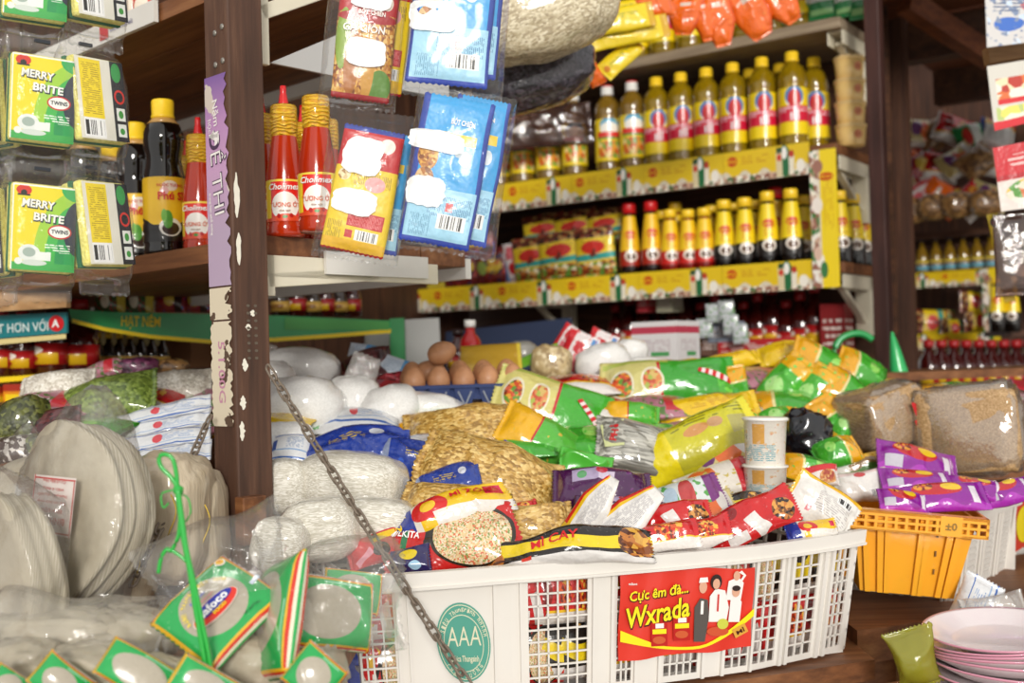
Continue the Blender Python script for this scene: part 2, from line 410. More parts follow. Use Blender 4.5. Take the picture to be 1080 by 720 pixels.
ML = shelf_frame(Vector((_l.x, _l.y, 0)), True); MLI = ML.inverted()
MF = shelf_frame(Vector((_f.x, _f.y, 0))); MFI = MF.inverted()
def loc(p, inv): return inv @ p
xr = (MSI @ bs(885, 170)).x
# floor, walls, ceiling
t = NT('worn_concrete'); v = t.obj(); t.bsdf(t.mix(t.noise(v, 3, 6), H('#6e6a62'), H('#9a958a')), .8, bump=t.noise(v, 60, 4), bs=.3)
tag(MB().box(-6, 6, -.6, 7.5, -.1, 0).out('floor', t.m), kind='structure')
def planks(m, x0, x1, y0, y1, n, vertical, M, mat, name):
    b = MB()
    for i in range(n):
        a = x0 + (x1 - x0) * i / n + .002; c = x0 + (x1 - x0) * (i + 1) / n - .002
        b.box(a, c, y0, y1, m[0], m[1], M)
    b.box(x0, x1, y0 + .012, y1 + .012, m[0], m[1], M)
    return tag(b.out(name, mat), kind='structure')
planks((0, 2.75), -3.6, xr + .04, .5, .53, 26, True, MS, W_DARK, 'wall_back')
fx0 = (MFI @ fs_(935, 200)).x - .6
planks((0, 2.75), fx0, 3.2, .45, .48, 22, True, MF, W_DARK, 'wall_far')
# left end wall behind the goods
EL = P(60, 330, 2.45); ME = Matrix((-SN, -SU, SZ)).transposed().to_4x4(); ME.translation = (EL.x, EL.y, 0)
planks((0, 2.6), -1.3, 1.9, .34, .37, 20, True, ME, W_DARK, 'wall_left')
b = MB()
for i in range(19): b.box(-3.7, .06, -1.25 + i * .15, -1.105 + i * .15, 2.75, 2.775, MS)
tag(b.out('ceiling', W_RED), kind='structure')
# loft boards over the far bay, with the joists one sees from below
b = MB(); y0 = -1.75
for i in range(7): b.box(.03, 3.2, y0 + i * .26, y0 + .235 + i * .26, 2.42, 2.44, MF)
tag(b.out('ceiling_far_loft', W_RED), kind='structure')
b = MB()
for yy in (-.25, -.95): b.box(.03, 3.2, yy, yy + .07, 2.30, 2.42, MF)
tag(b.out('trim_1', W_DARKX), kind='structure')
A_, B_ = P(955, 2, 3.2), P(1046, 62, 3.35)
tag(MB().bar(A_, B_, .05, .06).out('trim_2', W_RED), kind='structure')
# ---- posts
def post(px_corner, d, w, label, name='wooden_post', h=2.75, mat=W_DARK):
    c = P(px_corner, 300, d); o = Vector((c.x, c.y, 0)); M = shelf_frame(o, px_corner < 500)
    b = MB(); b.box(-w, 0, 0, w, 0, h)
    p = b.out(name, mat, M=M, bevel=.003); tag(p, label, 'post'); return p, M
near_post, MP = post(246, 1.55, .058, 'dark worn timber post at the front of the stall with torn paper pasted on it', mat=wood('worn_post_timber', '#38241a', '#573a2a', '#7d5d46', axis=2))
def zat(py, d, px=245): return P(px, py, d).z
Sfr = lambda x, z: (Vector((x, 0, z)), Vector((0, -1, 0)))      # front face of the near post
Ssd = lambda y, z: (Vector((0, y, z)), Vector((1, 0, 0)))
# packer block low on its right side, nails, flaked paint
b = MB().box(-.004, .017, -.004, .034, zat(575, 1.55), zat(524, 1.55)); b.out('nailed_block', W_SHELF, near_post, bevel=.002)
for k, (y, py) in enumerate([(.012, 26), (.042, 30), (.012, 62), (.046, 64)]):
    MB().lathe([(.0045, 0), (.004, .0015), (.001, .002)], 10).out('nail_head', flat('#9c978e', .4, 0, .6), near_post, Matrix.Translation((-.03 if k % 2 else -.012, 0, zat(py, 1.55))) @ Matrix.Rotation(PI / 2, 4, 'X'), smooth=True)
rr = random.Random(5)
for (y, py, hh) in [(.006, 205, .07), (.009, 425, .022), (.013, 385, .02), (.006, 455, .03), (.028, 330, .01), (.008, 262, .05), (.02, 345, .01)]:
    z = zat(py, 1.55); ks = [.45 + .55 * rr.random() for _ in range(18)]
    R1 = [(y + ks[i] * .006 * math.sin(PI * (i + .5) / 9), z - hh / 2 + hh * (i + .5) / 9) for i in range(9)]; R2 = [(y - ks[9 + i] * .006 * math.sin(PI * (i + .5) / 9), z - hh / 2 + hh * (i + .5) / 9) for i in range(8, -1, -1)]
    mesh('paint_flake', [(.0007, q[0] + .002, q[1]) for q in R1 + R2], [list(range(18))], flat('#e9e4d4', .7), near_post, smooth=False)
b = MB()
for i in range(8):
    for j in range(2): b.add([(.0012, .022 + .012 * j + .003 * math.cos(a), zat(322 + i * 8, 1.55) + .002 * math.sin(a)) for a in [k * PI / 4 for k in range(8)]], [list(range(8))])
b.out('screw_holes', flat('#6f6659', .5, 0, .5), near_post)
# paper pasted on the front face
def ragged(x0, x1, z0, z1, seed, n=34, amp=.006, left=False):
    r = random.Random(seed); R = [(x1 - amp * (r.random() ** 2) * 2.2, z0 + (z1 - z0) * i / n) for i in range(n + 1)]
    Lf = [(x0 + (amp * .8 * r.random() if left else 0), z1 - (z1 - z0) * i / n) for i in range(n + 1)]; return R + Lf
PURPLE = NT('faded_purple_print'); v = PURPLE.obj(); n_ = PURPLE.noise(v, 16, 4); sp = PURPLE.n('ShaderNodeSeparateXYZ'); PURPLE.l(v, sp.inputs[0])
zz = PURPLE.math('MULTIPLY_ADD', sp.outputs[2], 4.0, -6.35)
PURPLE.bsdf(PURPLE.mix(PURPLE.math('GREATER_THAN', n_, .63), PURPLE.ramp(zz, [(0, H('#b5a0b8')), (.35, H('#c59cc0')), (.62, H('#b88ab8')), (.9, H('#77589a'))]), H('#cfc2b6')), .6)
poster = shape(None, Sfr, ragged(-.0575, -.001, zat(300, 1.55), zat(75, 1.55), 3), PURPLE.m, .0014, 'torn_poster'); poster.matrix_local = MP
tag(poster, 'torn purple exam poster strip pasted down the near post', 'poster')
DW = flat('#efeae6', .6); DG = flat('#4a3350', .6)
for tx, py, sz, bo, m in (('ĐỀ THI', 178, .034, .03, DG), ('ĐỀ THI', 178, .034, -.005, DW), ('Năm', 115, .018, .01, DW), ('học', 128, .013, .0, DW)):
    lettering(poster, Sfr, tx, -.024 if sz > .03 else (-.030 if sz > .015 else -.046), zat(py, 1.55), sz, m, rot=-PI / 2 + .1, bold=bo, off=.002 if m is DG else .0024, width=(.118 if sz > .03 else None))
lettering(poster, Sfr, 'trung học phổ thông', -.047, zat(222, 1.55), .007, DW, rot=-PI / 2 + .06, off=.002)
PAPERT = NT('old_cream_paper'); v = PAPERT.obj(); PAPERT.bsdf(PAPERT.mix(PAPERT.math('GREATER_THAN', PAPERT.noise(v, 30, 5), .62), H('#d9cdb4'), H('#5b4636')), .8)
pp = shape(None, Sfr, ragged(-.0575, -.004, zat(450, 1.55), zat(338, 1.55), 9, left=True), PAPERT.m, .0014, 'torn_notice'); pp.matrix_local = MP
tag(pp, 'torn cream notice with faded pink letters below the purple poster', 'notice')
lettering(pp, Sfr, '5.1.00G', -.03, zat(392, 1.55), .022, flat('#c58ba4', .7), rot=-PI / 2, bold=.01, off=.002, width=.085)
q_ = shape(None, Sfr, ragged(-.057, -.002, zat(336, 1.55), zat(302, 1.55), 12, n=14, amp=.012), PAPERT.m, .0014, 'torn_paper_scrap'); q_.matrix_local = MP
tag(q_, 'small ragged paper scrap between poster and notice on the near post', 'paper scrap')
far_post, MQ = post(936, 2.98, .04, 'dark brown timber post standing at the right end of the long shelf', mat=wood('red_brown_timber', '#2b1512', '#43241d', '#5a352a', axis=2))
# ---- long back shelf
Z_UP = bs(850, 150).z - .012; Z_LO = bs(850, 274).z - .012; Z_TOP = bs(880, 18).z
shelf = empty('goods_shelf', 'long dark wall shelf in three tiers along the back edged with yellow strips', 'shelf', MS)
xl = -2.3
xp0 = (MSI @ bs(857, 230)).x; xp1 = (MSI @ bs(885, 230)).x
for nm, z, x1, dp in (('shelf_board', Z_TOP, xp1 + .02, .34), ('shelf_board', Z_UP, xp1, .34), ('shelf_board', Z_LO, xp1 + .01, .34)):
    MB().box(xl if z != Z_TOP else -1.45, x1, .0, dp, z - .03, z).out(nm, W_GREY if z == Z_TOP else W_SHELF, shelf, bevel=.002)
MB().box(xl, .05, .345, .36, .9, 2.6).out('back_board', W_DARKX, shelf)
STRIP = printed('yellow_strip_print', '#e2c01c', [('wave', .26, .1, 9, '#d8cdb6', 1), ('speck', .5, .1, .5, .1, ['#e9e2d2', '#c9a58c', '#8a5a48', '#f0ead8', '#4f6b3c'], 9),
    ('e', .72, .5, .07, .5, '#1f6a3c'), ('e', .72, .75, .03, .2, '#f2efe8'), ('r', .66, .42, .035, .4, '#d8c9a0'), ('r', .66, .85, .03, .09, '#2b4b2c'), ('e', .66, .62, .026, .11, '#c8301c'), ('r', .8, .35, .03, .3, '#e8e0cc'), ('e', .8, .7, .03, .12, '#b83a22'),
    ('e', .9, .3, .05, .2, '#efe9dc'), ('e', .11, .68, .062, .16, '#c42a14'), ('lines', .38, .68, .16, .12, '#c98e14', 7)], asp=3, rough=.4, coat=.2, bs=0)
def strip(x0, x1, z, h, nm='advertising_strip'):
    n = max(1, round((x1 - x0) / .27)); b = MB(); uv = []
    for i in range(n):
        a, c = x0 + (x1 - x0) * i / n, x0 + (x1 - x0) * (i + 1) / n - .0015
        b.add([(a, -.006, z), (c, -.006, z), (c, -.006, z + h), (a, -.006, z + h), (a, -.003, z), (c, -.003, z), (c, -.003, z + h), (a, -.003, z + h)], [(0, 1, 2, 3), (7, 6, 5, 4), (3, 2, 6, 7), (1, 0, 4, 5), (0, 3, 7, 4), (2, 1, 5, 6)])
        uv += [(0, 0), (1, 0), (1, 1), (0, 1)] * 2
    o = mesh(nm, b.v, b.f, STRIP, shelf, uv, smooth=False)
    S = lambda x, y: (Vector((x, -.0065, y)), Vector((0, -1, 0)))
    for i in range(n): lettering(o, S, 'MAGGI', x0 + (x1 - x0) * (i + .11) / n, z + h * .68, .016, YEL, bold=.01, off=.0008)
    return o
hU = bs(850, 150).z - bs(850, 184).z; hL = bs(850, 274).z - bs(850, 305).z
strip(-1.62, xp0, Z_UP + .012 - hU, hU); strip(-2.25, xp0, Z_LO + .012 - hL, hL)
# upright side panel with the same print turned on end
PANEL = printed('yellow_side_print', '#f0d31e', [('r', .5, .18, .5, .2, '#dccdb8'), ('speck', .5, .15, .5, .17, ['#e9e2d2', '#c9a58c', '#9a6a58', '#f0ead8', '#3f7a3c', '#efe9de'], 7), ('e', .2, .3, .05, .16, '#efe9dc'), ('e', .13, .45, .06, .14, '#3c7a44'), ('e', .25, .22, .05, .15, '#d9b8a4'), ('e', .6, .25, .06, .2, '#efe6dc'), ('e', .88, .3, .05, .2, '#a07060'), ('lines', .62, .66, .2, .2, '#d8a818', 12)], asp=3.4, rough=.4, coat=.2, bs=0)
zt, zb = bs(870, 158).z, bs(880, 303).z
o = mesh('side_panel', [(x, y, z) for y in (-.012, -.008) for x, z in ((xp0, zb), (xp1, zb), (xp1, zt), (xp0, zt))],
     [(0, 1, 2, 3), (7, 6, 5, 4), (0, 4, 5, 1), (1, 5, 6, 2), (2, 6, 7, 3), (3, 7, 4, 0)], PANEL, shelf, [(0, 0), (0, 1), (1, 1), (1, 0)] * 2, smooth=False)
Sp = lambda x, z: (Vector((x, -.0122, z)), Vector((0, -1, 0)))
zo = bs(868, 187).z; c_ = shape(o, Sp, oval(xp1 - .028, zo, .021, .011), flat('#c42a14'), .0008); lettering(o, Sp, 'MAGGI', xp1 - .028, zo, .013, YEL, bold=.01, off=.0014)
# cream triangular brackets at the right end and under the middle
def bracket(parent, x, z, dy=.27, hz=.2, wd=.022):
    b = MB(); b.box(x - wd, x + wd, .03, dy, z - .034, z - .031 + .001); b.box(x - wd, x - wd + .004, .02, dy, z - .07, z - .031); b.box(x + wd - .004, x + wd, .02, dy, z - .07, z - .031)
    b.box(x - wd, x + wd, dy - .03, dy, z - hz, z - .031); b.bar((x, .05, z - .06), (x, dy - .01, z - hz + .03), .02, .012)
    return b.out('bracket', CREAM, parent, bevel=.0015)
for x in (xp1 - .022, (MSI @ bs(556, 330)).x): bracket(shelf, x, Z_LO)
bracket(shelf, xp1 - .022, Z_UP); bracket(shelf, xp1 - .002, Z_TOP)
# ---- short shelf by the near post
ZL1 = ls(190, 262).z; ZL2 = ls(135, 40).z
sh2 = empty('goods_shelf', 'short brown two-tier shelf of sauces behind the near post', 'shelf', ML)
xe = (MLI @ ls(276, 240)).x
for z, x1, dp in ((ZL1, xe, .42), (ZL2 + .035, xe, .42)):
    b = MB(); n = 4
    for i in range(n): b.box(-1.2, x1, dp * i / n + .001, dp * (i + 1) / n - .002, z - .03, z)
    b.out('shelf_board', W_SHELF, sh2, bevel=.001)
MB().box(-1.2, xe, .419, .432, ZL1 - .05, ZL1 - .015).out('white_back_rail', WHITEP, sh2); MB().box(-1.2, xe, .419, .432, ZL2 - .02, ZL2 + .02).out('white_back_rail', WHITEP, sh2)
rl = MB().box(-1.2, .0, -.012, -.004, ZL2 + .002, ZL2 + .038).out('price_rail', WHITEP, sh2)
S2 = lambda x, z: (Vector((x, -.0125, z)), Vector((0, -1, 0)))
shape(rl, S2, quad(-.165, ZL2 + .02, .03, .026), flat('#c4484c'))
lettering(rl, S2, 'KHO KHUYẾN MÃI', -.105, ZL2 + .02, .009, flat('#8d8aa0'), off=.001)
# brackets at its right end: leg on the post, arm running back, diagonal brace
def side_bracket(z, leg, dy=.34, flip=False):
    b = MB(); x0, x1 = xe + .004, xe + .014
    b.box(x0, x1, -.02, .012, z - leg, z); b.box(x0, x1, -.02, dy, z - .033, z)
    b.bar((x0 + .005, .0, z - leg * .62), (x0 + .005, dy * .62, z - .02), .01, .022, Vector((0, 0, 1)))
    b.out('bracket', CREAM, sh2, bevel=.0015)
side_bracket(ZL2 + .078, .2); side_bracket(ZL1 - .03, .06)
MB().box(xe + .016, xe + .022, .1, .31, ZL1 - .055, ZL1 - .02).out('white_plate', WHITEP, sh2)
MB().prism([(.03, ZL2 - .11), (.4, ZL2 - .11), (.4, ZL2 + .05), (.3, ZL2 + .03)], 0, .006, Matrix(((0, 0, 1, xe - .016), (1, 0, 0, 0), (0, 1, 0, 0), (0, 0, 0, 1)))).out('grey_end_plate', flat('#b9b8b6', .6), sh2)
MB().box(-.02, xe, .02, .4, ZL2 + .08, ZL2 + .1).out('top_board', W_GREY, sh2)
# ---- sloping display counter under the goods
xs = [-1.6, -.8, 0, .8, 1.6, 2.4]; vs = []; fs = []
c = empty('display_counter', 'sloping wooden counter carrying the heap of goods', 'counter', Vector((0, 1.6, 0)))
def rimy(x): return 1.42 + (x + .13) * .39
b = MB()
for k in range(3):
    a0, a1 = .39 + k * .16, .39 + (k + 1) * .16 - .006; v = []
    for a in (a0, a1):
        for x in (-1.2, 2.0):
            y = rimy(x) + a
            for dz in (-.105, -.08): v.append((x, y - 1.6, slope_z(x, y) + dz))
    b.add(v, [(0, 2, 3, 1), (4, 5, 7, 6), (1, 3, 7, 5), (0, 4, 6, 2), (0, 1, 5, 4), (2, 6, 7, 3)])
b.out('sloping_top', W_SHELF, c)
b = MB(); v = []
for x in (-1.2, 2.0):
    for a in (.9, 1.25):
        for z in (1.325, 1.345): v.append((x, rimy(x) + a - 1.6, z))
b.add(v, [(0, 1, 3, 2), (4, 6, 7, 5), (0, 4, 5, 1), (2, 3, 7, 6), (1, 5, 7, 3), (0, 2, 6, 4)]); b.out('rear_top', W_SHELF, c)
# timber front below the baskets
b = MB()
for k in range(4):
    v = []
    for z in (.93 - k * .2, .93 - (k + 1) * .2 + .008):
        for x in (-1.2, 2.0):
            for dy in (.1, .125): v.append((x, rimy(x) + dy - 1.6, z))
    b.add(v, [(0, 1, 5, 4), (2, 6, 7, 3), (0, 4, 6, 2), (1, 3, 7, 5), (0, 2, 3, 1), (4, 5, 7, 6)])
b.out('board_front', W_SHELF, c)
for x in (-1.2, -.3, .62, 1.05, 1.9): MB().box(x - .03, x + .03, rimy(x) + .06 - 1.6, rimy(x) + .1 - 1.6, .0, .95).out('leg', W_PALE, c)
for xa, xb, dy0 in ((-1.2, .5, -.05), (.5, 1.6, .03)):       # ledge the baskets stand on
    b = MB(); v = []
    for x in (xa, xb):
        for dy in (dy0, .42):
            for z in (.935, .963 if dy0 < 0 else .985): v.append((x, rimy(x) + dy - 1.6, z))
    b.add(v, [(0, 1, 3, 2), (4, 6, 7, 5), (0, 4, 5, 1), (2, 3, 7, 6), (1, 5, 7, 3), (0, 2, 6, 4)]); b.out('ledge', W_SHELF, c)

b = MB(); v = []
for x in (-1.2, -.2):      # raised part carrying the rice paper on the left
    for a in (-.36, .385):
        for z in (1.05, 1.075): v.append((x, rimy(x) + a - 1.6, z))
b.add(v, [(0, 1, 3, 2), (4, 6, 7, 5), (0, 4, 5, 1), (2, 3, 7, 6), (1, 5, 7, 3), (0, 2, 6, 4)]); b.out('flap_board', W_SHELF, c)
# ================================================================== bottles and tubs
GLASS_SOY = flat('#0d0806', .08, .8); CAP_Y = flat('#fbd02a', .4, .3); CAP_W = flat('#eceae4', .45, .2); CAP_R = flat('#d4181c', .4, .3)
t = NT('chili_sauce'); t.bsdf(t.mix(t.noise(t.obj(), 14, 3), H('#a3200a'), H('#c4380f')), .16, .7); CHILI = t.m
t = NT('golden_oil'); b_ = t.bsdf(t.mix(t.noise(t.obj(), 22, 2), H('#8e7208'), H('#c8a414')), .07, 1, trans=.45, spec=.6, bump=t.noise(t.obj(), 60, 2), bs=.4, bd=.010); b_.inputs['IOR'].default_value = 1.36; OIL = t.m
t = NT('dark_oil'); b_ = t.bsdf(t.mix(t.noise(t.obj(), 22, 2), H('#6e5216'), H('#a8822a')), .08, 1, trans=.3, bump=t.noise(t.obj(), 60, 2), bs=.25, bd=.006); OIL2 = t.m
# soy sauce: waisted black bottle, cap with ribbed skirt
SOY = [(.001, 0), (.030, 0), (.034, .004), (.034, .012), (.0325, .016), (.034, .02), (.034, .03), (.0325, .034), (.034, .038), (.034, .048), (.0325, .052), (.0335, .056), (.0335, .118), (.032, .126), (.029, .14), (.027, .150), (.0275, .158), (.0305, .17), (.0318, .184), (.0305, .197), (.026, .208), (.0185, .216), (.0155, .220), (.0155, .232)]
LB_SOY = printed('soy_label', '#f3c323', [('r', .5, .06, .5, .2, '#15110f'), ('wave', .3, .09, 3, '#15110f', 1.9), ('e', .5, .22, .16, .14, '#f1eee6'), ('e', .5, .2, .12, .10, '#3a2418'), ('e', .46, .34, .07, .14, '#58a03a'), ('e', .41, .4, .04, .1, '#7ac04c'), ('e', .5, .86, .11, .08, '#f6e8d0'), ('e', .42, .78, .06, .06, '#efb6b0')], asp=2.2, rough=.35, coat=.4, bs=0)
def soy(M, label, group):
    o = lathe_at(SOY, 'soy_sauce_bottle', GLASS_SOY, M=M); tag(o, label, 'bottle', group)
    cp = lathe_at([(.0155, .218), (.0185, .220), (.0185, .223), (.0172, .224), (.0178, .245), (.0165, .2485), (.012, .2495), (.0, .2495)], 'cap', CAP_Y, o)
    lathe_at(sub_prof(SOY, .2095, .2185, .0012), 'neck_seal', flat('#c99a55', .3, .4), o)
    lb = lathe_at(sub_prof(SOY, .02, .122, .0008), 'label', LB_SOY, o, seg=26, a0=-PI * 1.02, a1=.06)
    S = bottleS(SOY, .0018); lettering(lb, S, 'Phú Sĩ', 0.002, .092, .017, flat('#d0281c', .4), bold=.03); lettering(lb, S, 'NƯỚC TƯƠNG', 0, .109, .006, flat('#d0281c', .4))
    return o
zS = ZL1
def on(M_inv_fn, px, py, back, z):      # floor point of something standing on a shelf at a pixel column
    p = M_inv_fn(px, py, back); p.z = z; return p
base = None
for i, (px, back) in enumerate([(175, .045), (145, .10), (119, .15), (90, .05), (166, .22), (134, .24)]):
    p = on(ls, px, 262, back, zS); M = face_cam(p, .25 - .1 * i)
    lb = ['black soy sauce bottle with yellow cap nearest the purple poster', 'black soy sauce bottle second from the purple poster', 'black soy sauce bottle third from the poster half behind the sponges', 'black soy sauce bottle mostly hidden by the hanging sponge packs', 'black soy sauce bottle in the second row behind the front two', 'black soy sauce bottle in the second row by the sponges'][i]
    M = M @ Matrix.Scale(1.07, 4); base = soy(M, lb, 'black soy sauce bottles') if base is None else clone(base, M, lb, 'black soy sauce bottles')
# chili sauce: tapering red bottle, long ridged yellow cover, red nozzle
CH = [(.001, 0), (.026, 0), (.0285, .004), (.0285, .018), (.0275, .02), (.0278, .084), (.0275, .095), (.019, .153), (.0175, .158), (.017, .165)]
LB_CH = printed('chili_label', '#e3241d', [('r', .16, .5, .17, .5, '#f3cf2a'), ('r', .84, .5, .17, .5, '#f3cf2a'), ('lines', .1, .5, .08, .4, '#b98d1c', 14), ('e', .5, .36, .16, .34, '#f6f2ea'), ('wave', .13, .05, 6, '#e04a24', .5), ('e', .43, .12, .05, .06, '#b81414', .6), ('e', .57, .13, .06, .05, '#b81414', -.5), ('e', .5, .1, .03, .04, '#4f8f3a'), ('r', .5, .98, .5, .03, '#f4d54e')], asp=2.4, rough=.35, coat=.4, bs=0)
b_ridge = NT('ridged_yellow'); wv = b_ridge.n('ShaderNodeTexWave'); wv.bands_direction = 'Z'; wv.inputs['Scale'].default_value = 55; wv.inputs['Distortion'].default_value = 6; wv.inputs['Detail Scale'].default_value = 1.4; b_ridge.l(b_ridge.obj(), wv.inputs[0])
b_ridge.bsdf(b_ridge.mix(wv.outputs['Fac'], H('#dd9a12'), H('#f7c830')), .35, .5, bump=wv.outputs['Fac'], bs=.8, bd=.003)
def chili(M, label, group, bald=False):
    o = lathe_at(CH, 'chili_sauce_bottle', CHILI, M=M); tag(o, label, 'bottle', group)
    lathe_at([(.0185, .150), (.020, .152), (.0205, .175), (.0198, .196), (.018, .199), (.0, .1995)], 'cover', b_ridge.m, o)
    if not bald: lathe_at([(.0085, .199), (.0075, .203), (.0055, .215), (.0045, .219), (.005, .221), (.0045, .229), (.0, .230)], 'nozzle', CAP_R, o)
    lb = lathe_at(sub_prof(CH, .022, .084, .0008), 'label', LB_CH, o, seg=26, a0=-PI * 1.25, a1=.25 * PI)
    S = bottleS(CH, .0018); lettering(lb, S, 'Cholimex', 0, .073, .0125, WHITE, shear=.25, bold=.02); lettering(lb, S, 'TƯƠNG ỚT', 0, .047, .0088, flat('#d8531e'), bold=.015); lettering(lb, S, 'chua ngọt', 0, .037, .004, flat('#9a6a50'))
    return o
b1 = b2 = None; G = 'red chili sauce bottles'
lst = [(302, .05, 0, 'chili sauce bottle with red nozzle right beside the near post'), (336, .05, 1, 'chili sauce bottle without nozzle beside the hanging seasoning sachets'),
       (278, .06, 0, 'chili sauce bottle half hidden by the right edge of the near post'), (322, .15, 0, 'chili sauce bottle behind the two front ones right of the post'), (282, .15, 0, 'chili sauce bottle in the back row right of the post'), (346, .16, 1, 'chili sauce bottle in the back row next to the hanging sachets'),
       (211, .07, 0, 'chili sauce bottle just left of the purple poster'), (199, .16, 0, 'chili sauce bottle behind the soy bottle beside the poster')]
for px, back, bald, lb in lst:
    p = on(ls, px, 237, back, zS); M = face_cam(p, -.25 if px < 290 else -.05)
    if px == 199: M = face_cam(p, .1)
    if bald: b2 = chili(M, lb, G, True) if b2 is None else clone(b2, M, lb, G)
    else: b1 = chili(M, lb, G) if b1 is None else clone(b1, M, lb, G)
# oil bottles on the upper back shelf
OB = [(.001, 0), (.034, 0), (.039, .005), (.039, .03), (.0375, .034), (.039, .038), (.039, .166), (.0378, .172), (.039, .178), (.0385, .196), (.035, .211), (.027, .225), (.017, .235), (.0135, .241), (.0135, .246)]
def oil_label(n, redband):
    Ls = [('e', .5, .78, .17, .22, '#f5ece0'), ('e', .5, .82, .17, .2, '#2f7fc0'), ('e', .5, .76, .12, .2, '#c41a1c'), ('r', .5, .44, .5, .17, '#d41a3c'), ('lines', .5, .54, .42, .05, '#f6dfe6', 11), ('r', .44, .38, .018, .08, '#f6f0f2'), ('r', .5, .39, .018, .09, '#f6f0f2'), ('r', .56, .4, .018, .1, '#f6f0f2')] if redband else \
         [('e', .5, .86, .2, .16, '#4aa0c4'), ('e', .5, .78, .2, .14, '#f0ece2'), ('r', .5, .62, .26, .07, '#d8342c'), ('r', .5, .54, .26, .025, '#2f8a3c'), ('speck', .5, .28, .24, .2, ['#e8a02c', '#f0d890', '#d2641c', '#7aa03c'], 8)]
    return printed(n, '#f2d312', Ls, asp=1.9, rough=.35, coat=.3, bs=0)
LB1, LB2 = oil_label('oil_label_red_band', True), oil_label('oil_label_white_cone', False)
def oil(M, label, group, kind, h=1.0):
    o = lathe_at(OB, 'cooking_oil_bottle', OIL if kind == 0 else OIL2, M=M); tag(o, label, 'bottle', group)
    cm = CAP_Y if kind == 0 else CAP_W
    lathe_at([(.0155, .238), (.019, .239), (.019, .243), (.0182, .244), (.0182, .262), (.0155, .265), (.0, .2655)], 'cap', cm, o)
    if kind: lathe_at([(.0158, .2625), (.0174, .263), (.0165, .2675), (.0, .268)], 'cap_ring', CAP_R, o)
    lathe_at(sub_prof(OB, .04, .164, .0008), 'label', LB1 if kind == 0 else LB2, o, seg=26, a0=-PI * 1.1, a1=.1 * PI)
    return o
pr = [None, None]; G = 'cooking oil bottles on the upper back shelf'
def row(pxs, back, kind, labels, z, tops=None):
    for px, lb in zip(pxs, labels):
        p = on(bs, px, 160, back, z); M = face_cam(p, .1) @ Matrix.Diagonal((1.05, 1.05, 1.065, 1))
        pr[kind] = oil(M, lb, G, kind) if pr[kind] is None else clone(pr[kind], M, lb, G)
zU = Z_UP
n8 = [840, 808, 778, 748, 721, 695]
row([838, 806, 775, 747, 720, 694], .05, 0, ['golden oil bottle with red-banded label, %s from the shelf end in the front row' % ORD[i] for i in range(6)], zU)
row([668, 642], .05, 1, ['oil bottle with white red-ringed cap next to the yellow-capped row', 'oil bottle with white red-ringed cap standing last on the left'], zU)
row([861, 825, 793], .15, 0, ['golden oil bottle behind the front row beside the stacked yellow tubs', 'golden oil bottle in the second row behind the two end bottles', 'golden oil bottle in the second row behind the third from the end'], zU)
row([606, 578, 551, 527], .04, 1, ['cone-labelled oil bottle in wrapping, %s left of the gap' % ORD[i] for i in range(4)], zU)
# stacked tubs of margarine
TB = [(.001, 0), (.033, 0), (.036, .004), (.041, .052), (.043, .053), (.043, .06), (.040, .062), (.0, .0625)]
TUB = worn('butter_yellow_plastic', '#fad890', '#f2c878', .35, .4); tb = None
for i in range(4):
    p = on(bs, 898, 150, .1, zU + .0002 + i * .063); M = face_cam(p, .2 + i * .05); lb = 'yellow margarine tub %s in the stack at the shelf end' % ['at the bottom of', 'second from the bottom', 'third from the bottom', 'topmost'][i]
    lb = lb.replace('at the bottom of in', 'lowest in')
    if tb is None:
        tb = lathe_at(TB[:4], 'margarine_tub', TUB, M=M); tag(tb, lb, 'tub', 'stacked margarine tubs'); lathe_at(TB[3:], 'lid', flat('#eccb8c', .35, .4), tb)
        pt = shape(tb, bottleS(TB, .001), oval(.012, .03, .012, .012), flat('#d98a5c')); lettering(pt, bottleS(TB, .0018), 'BƠ', .012, .03, .008, flat('#b0483a'))
    else: clone(tb, M, lb, 'stacked margarine tubs')
# seasoning bottles on the middle tier
MG = [(.001, 0), (.024, 0), (.0265, .004), (.0265, .05), (.0255, .058), (.0225, .09), (.0175, .128), (.0145, .148), (.0125, .152), (.0125, .16)]
def mg_label(n, a, b_):
    return printed(n, a, [('r', .5, .14, .5, .16, b_), ('e', .5, .2, .14, .12, '#f0e6d8'), ('e', .5, .18, .1, .07, '#5a3a22'), ('e', .5, .62, .16, .08, '#d0261a'), ('lines', .5, .44, .12, .08, '#c77a1c', 12)], asp=1.3, rough=.35, coat=.4, bs=0)
ML1, ML2, ML3 = mg_label('seasoning_label_yellow', '#f3d41a', '#1d1714'), mg_label('seasoning_label_chili', '#f3c81a', '#c81e16'), mg_label('seasoning_label_orange', '#f1c01c', '#a3240f')
def maggi(M, label, group, kind, s=1.0):
    prf = [(r, z * s) for r, z in MG]
    o = lathe_at(prf, 'seasoning_bottle', [GLASS_SOY, flat('#7d130c', .1, .8), flat('#1c0f0a', .1, .8)][kind], M=M); tag(o, label, 'bottle', group)
    lathe_at([(r, z + .16 * (s - 1)) for r, z in [(.0135, .152), (.0165, .153), (.0165, .172), (.015, .175), (.0, .1755)]], 'cap', [CAP_Y, CAP_Y, CAP_R][kind], o)
    lb = lathe_at(sub_prof(prf, .028 * s, .146 * s, .0008), 'label', [ML1, ML2, ML3][kind], o, seg=22, a0=-PI * 1.2, a1=.2 * PI)
    lettering(lb, bottleS(prf, .0018), 'MAGGI', 0, .1 * s, .008, YEL, bold=.02)
    return o
G = 'seasoning bottles on the middle tier'; mg = [None] * 3
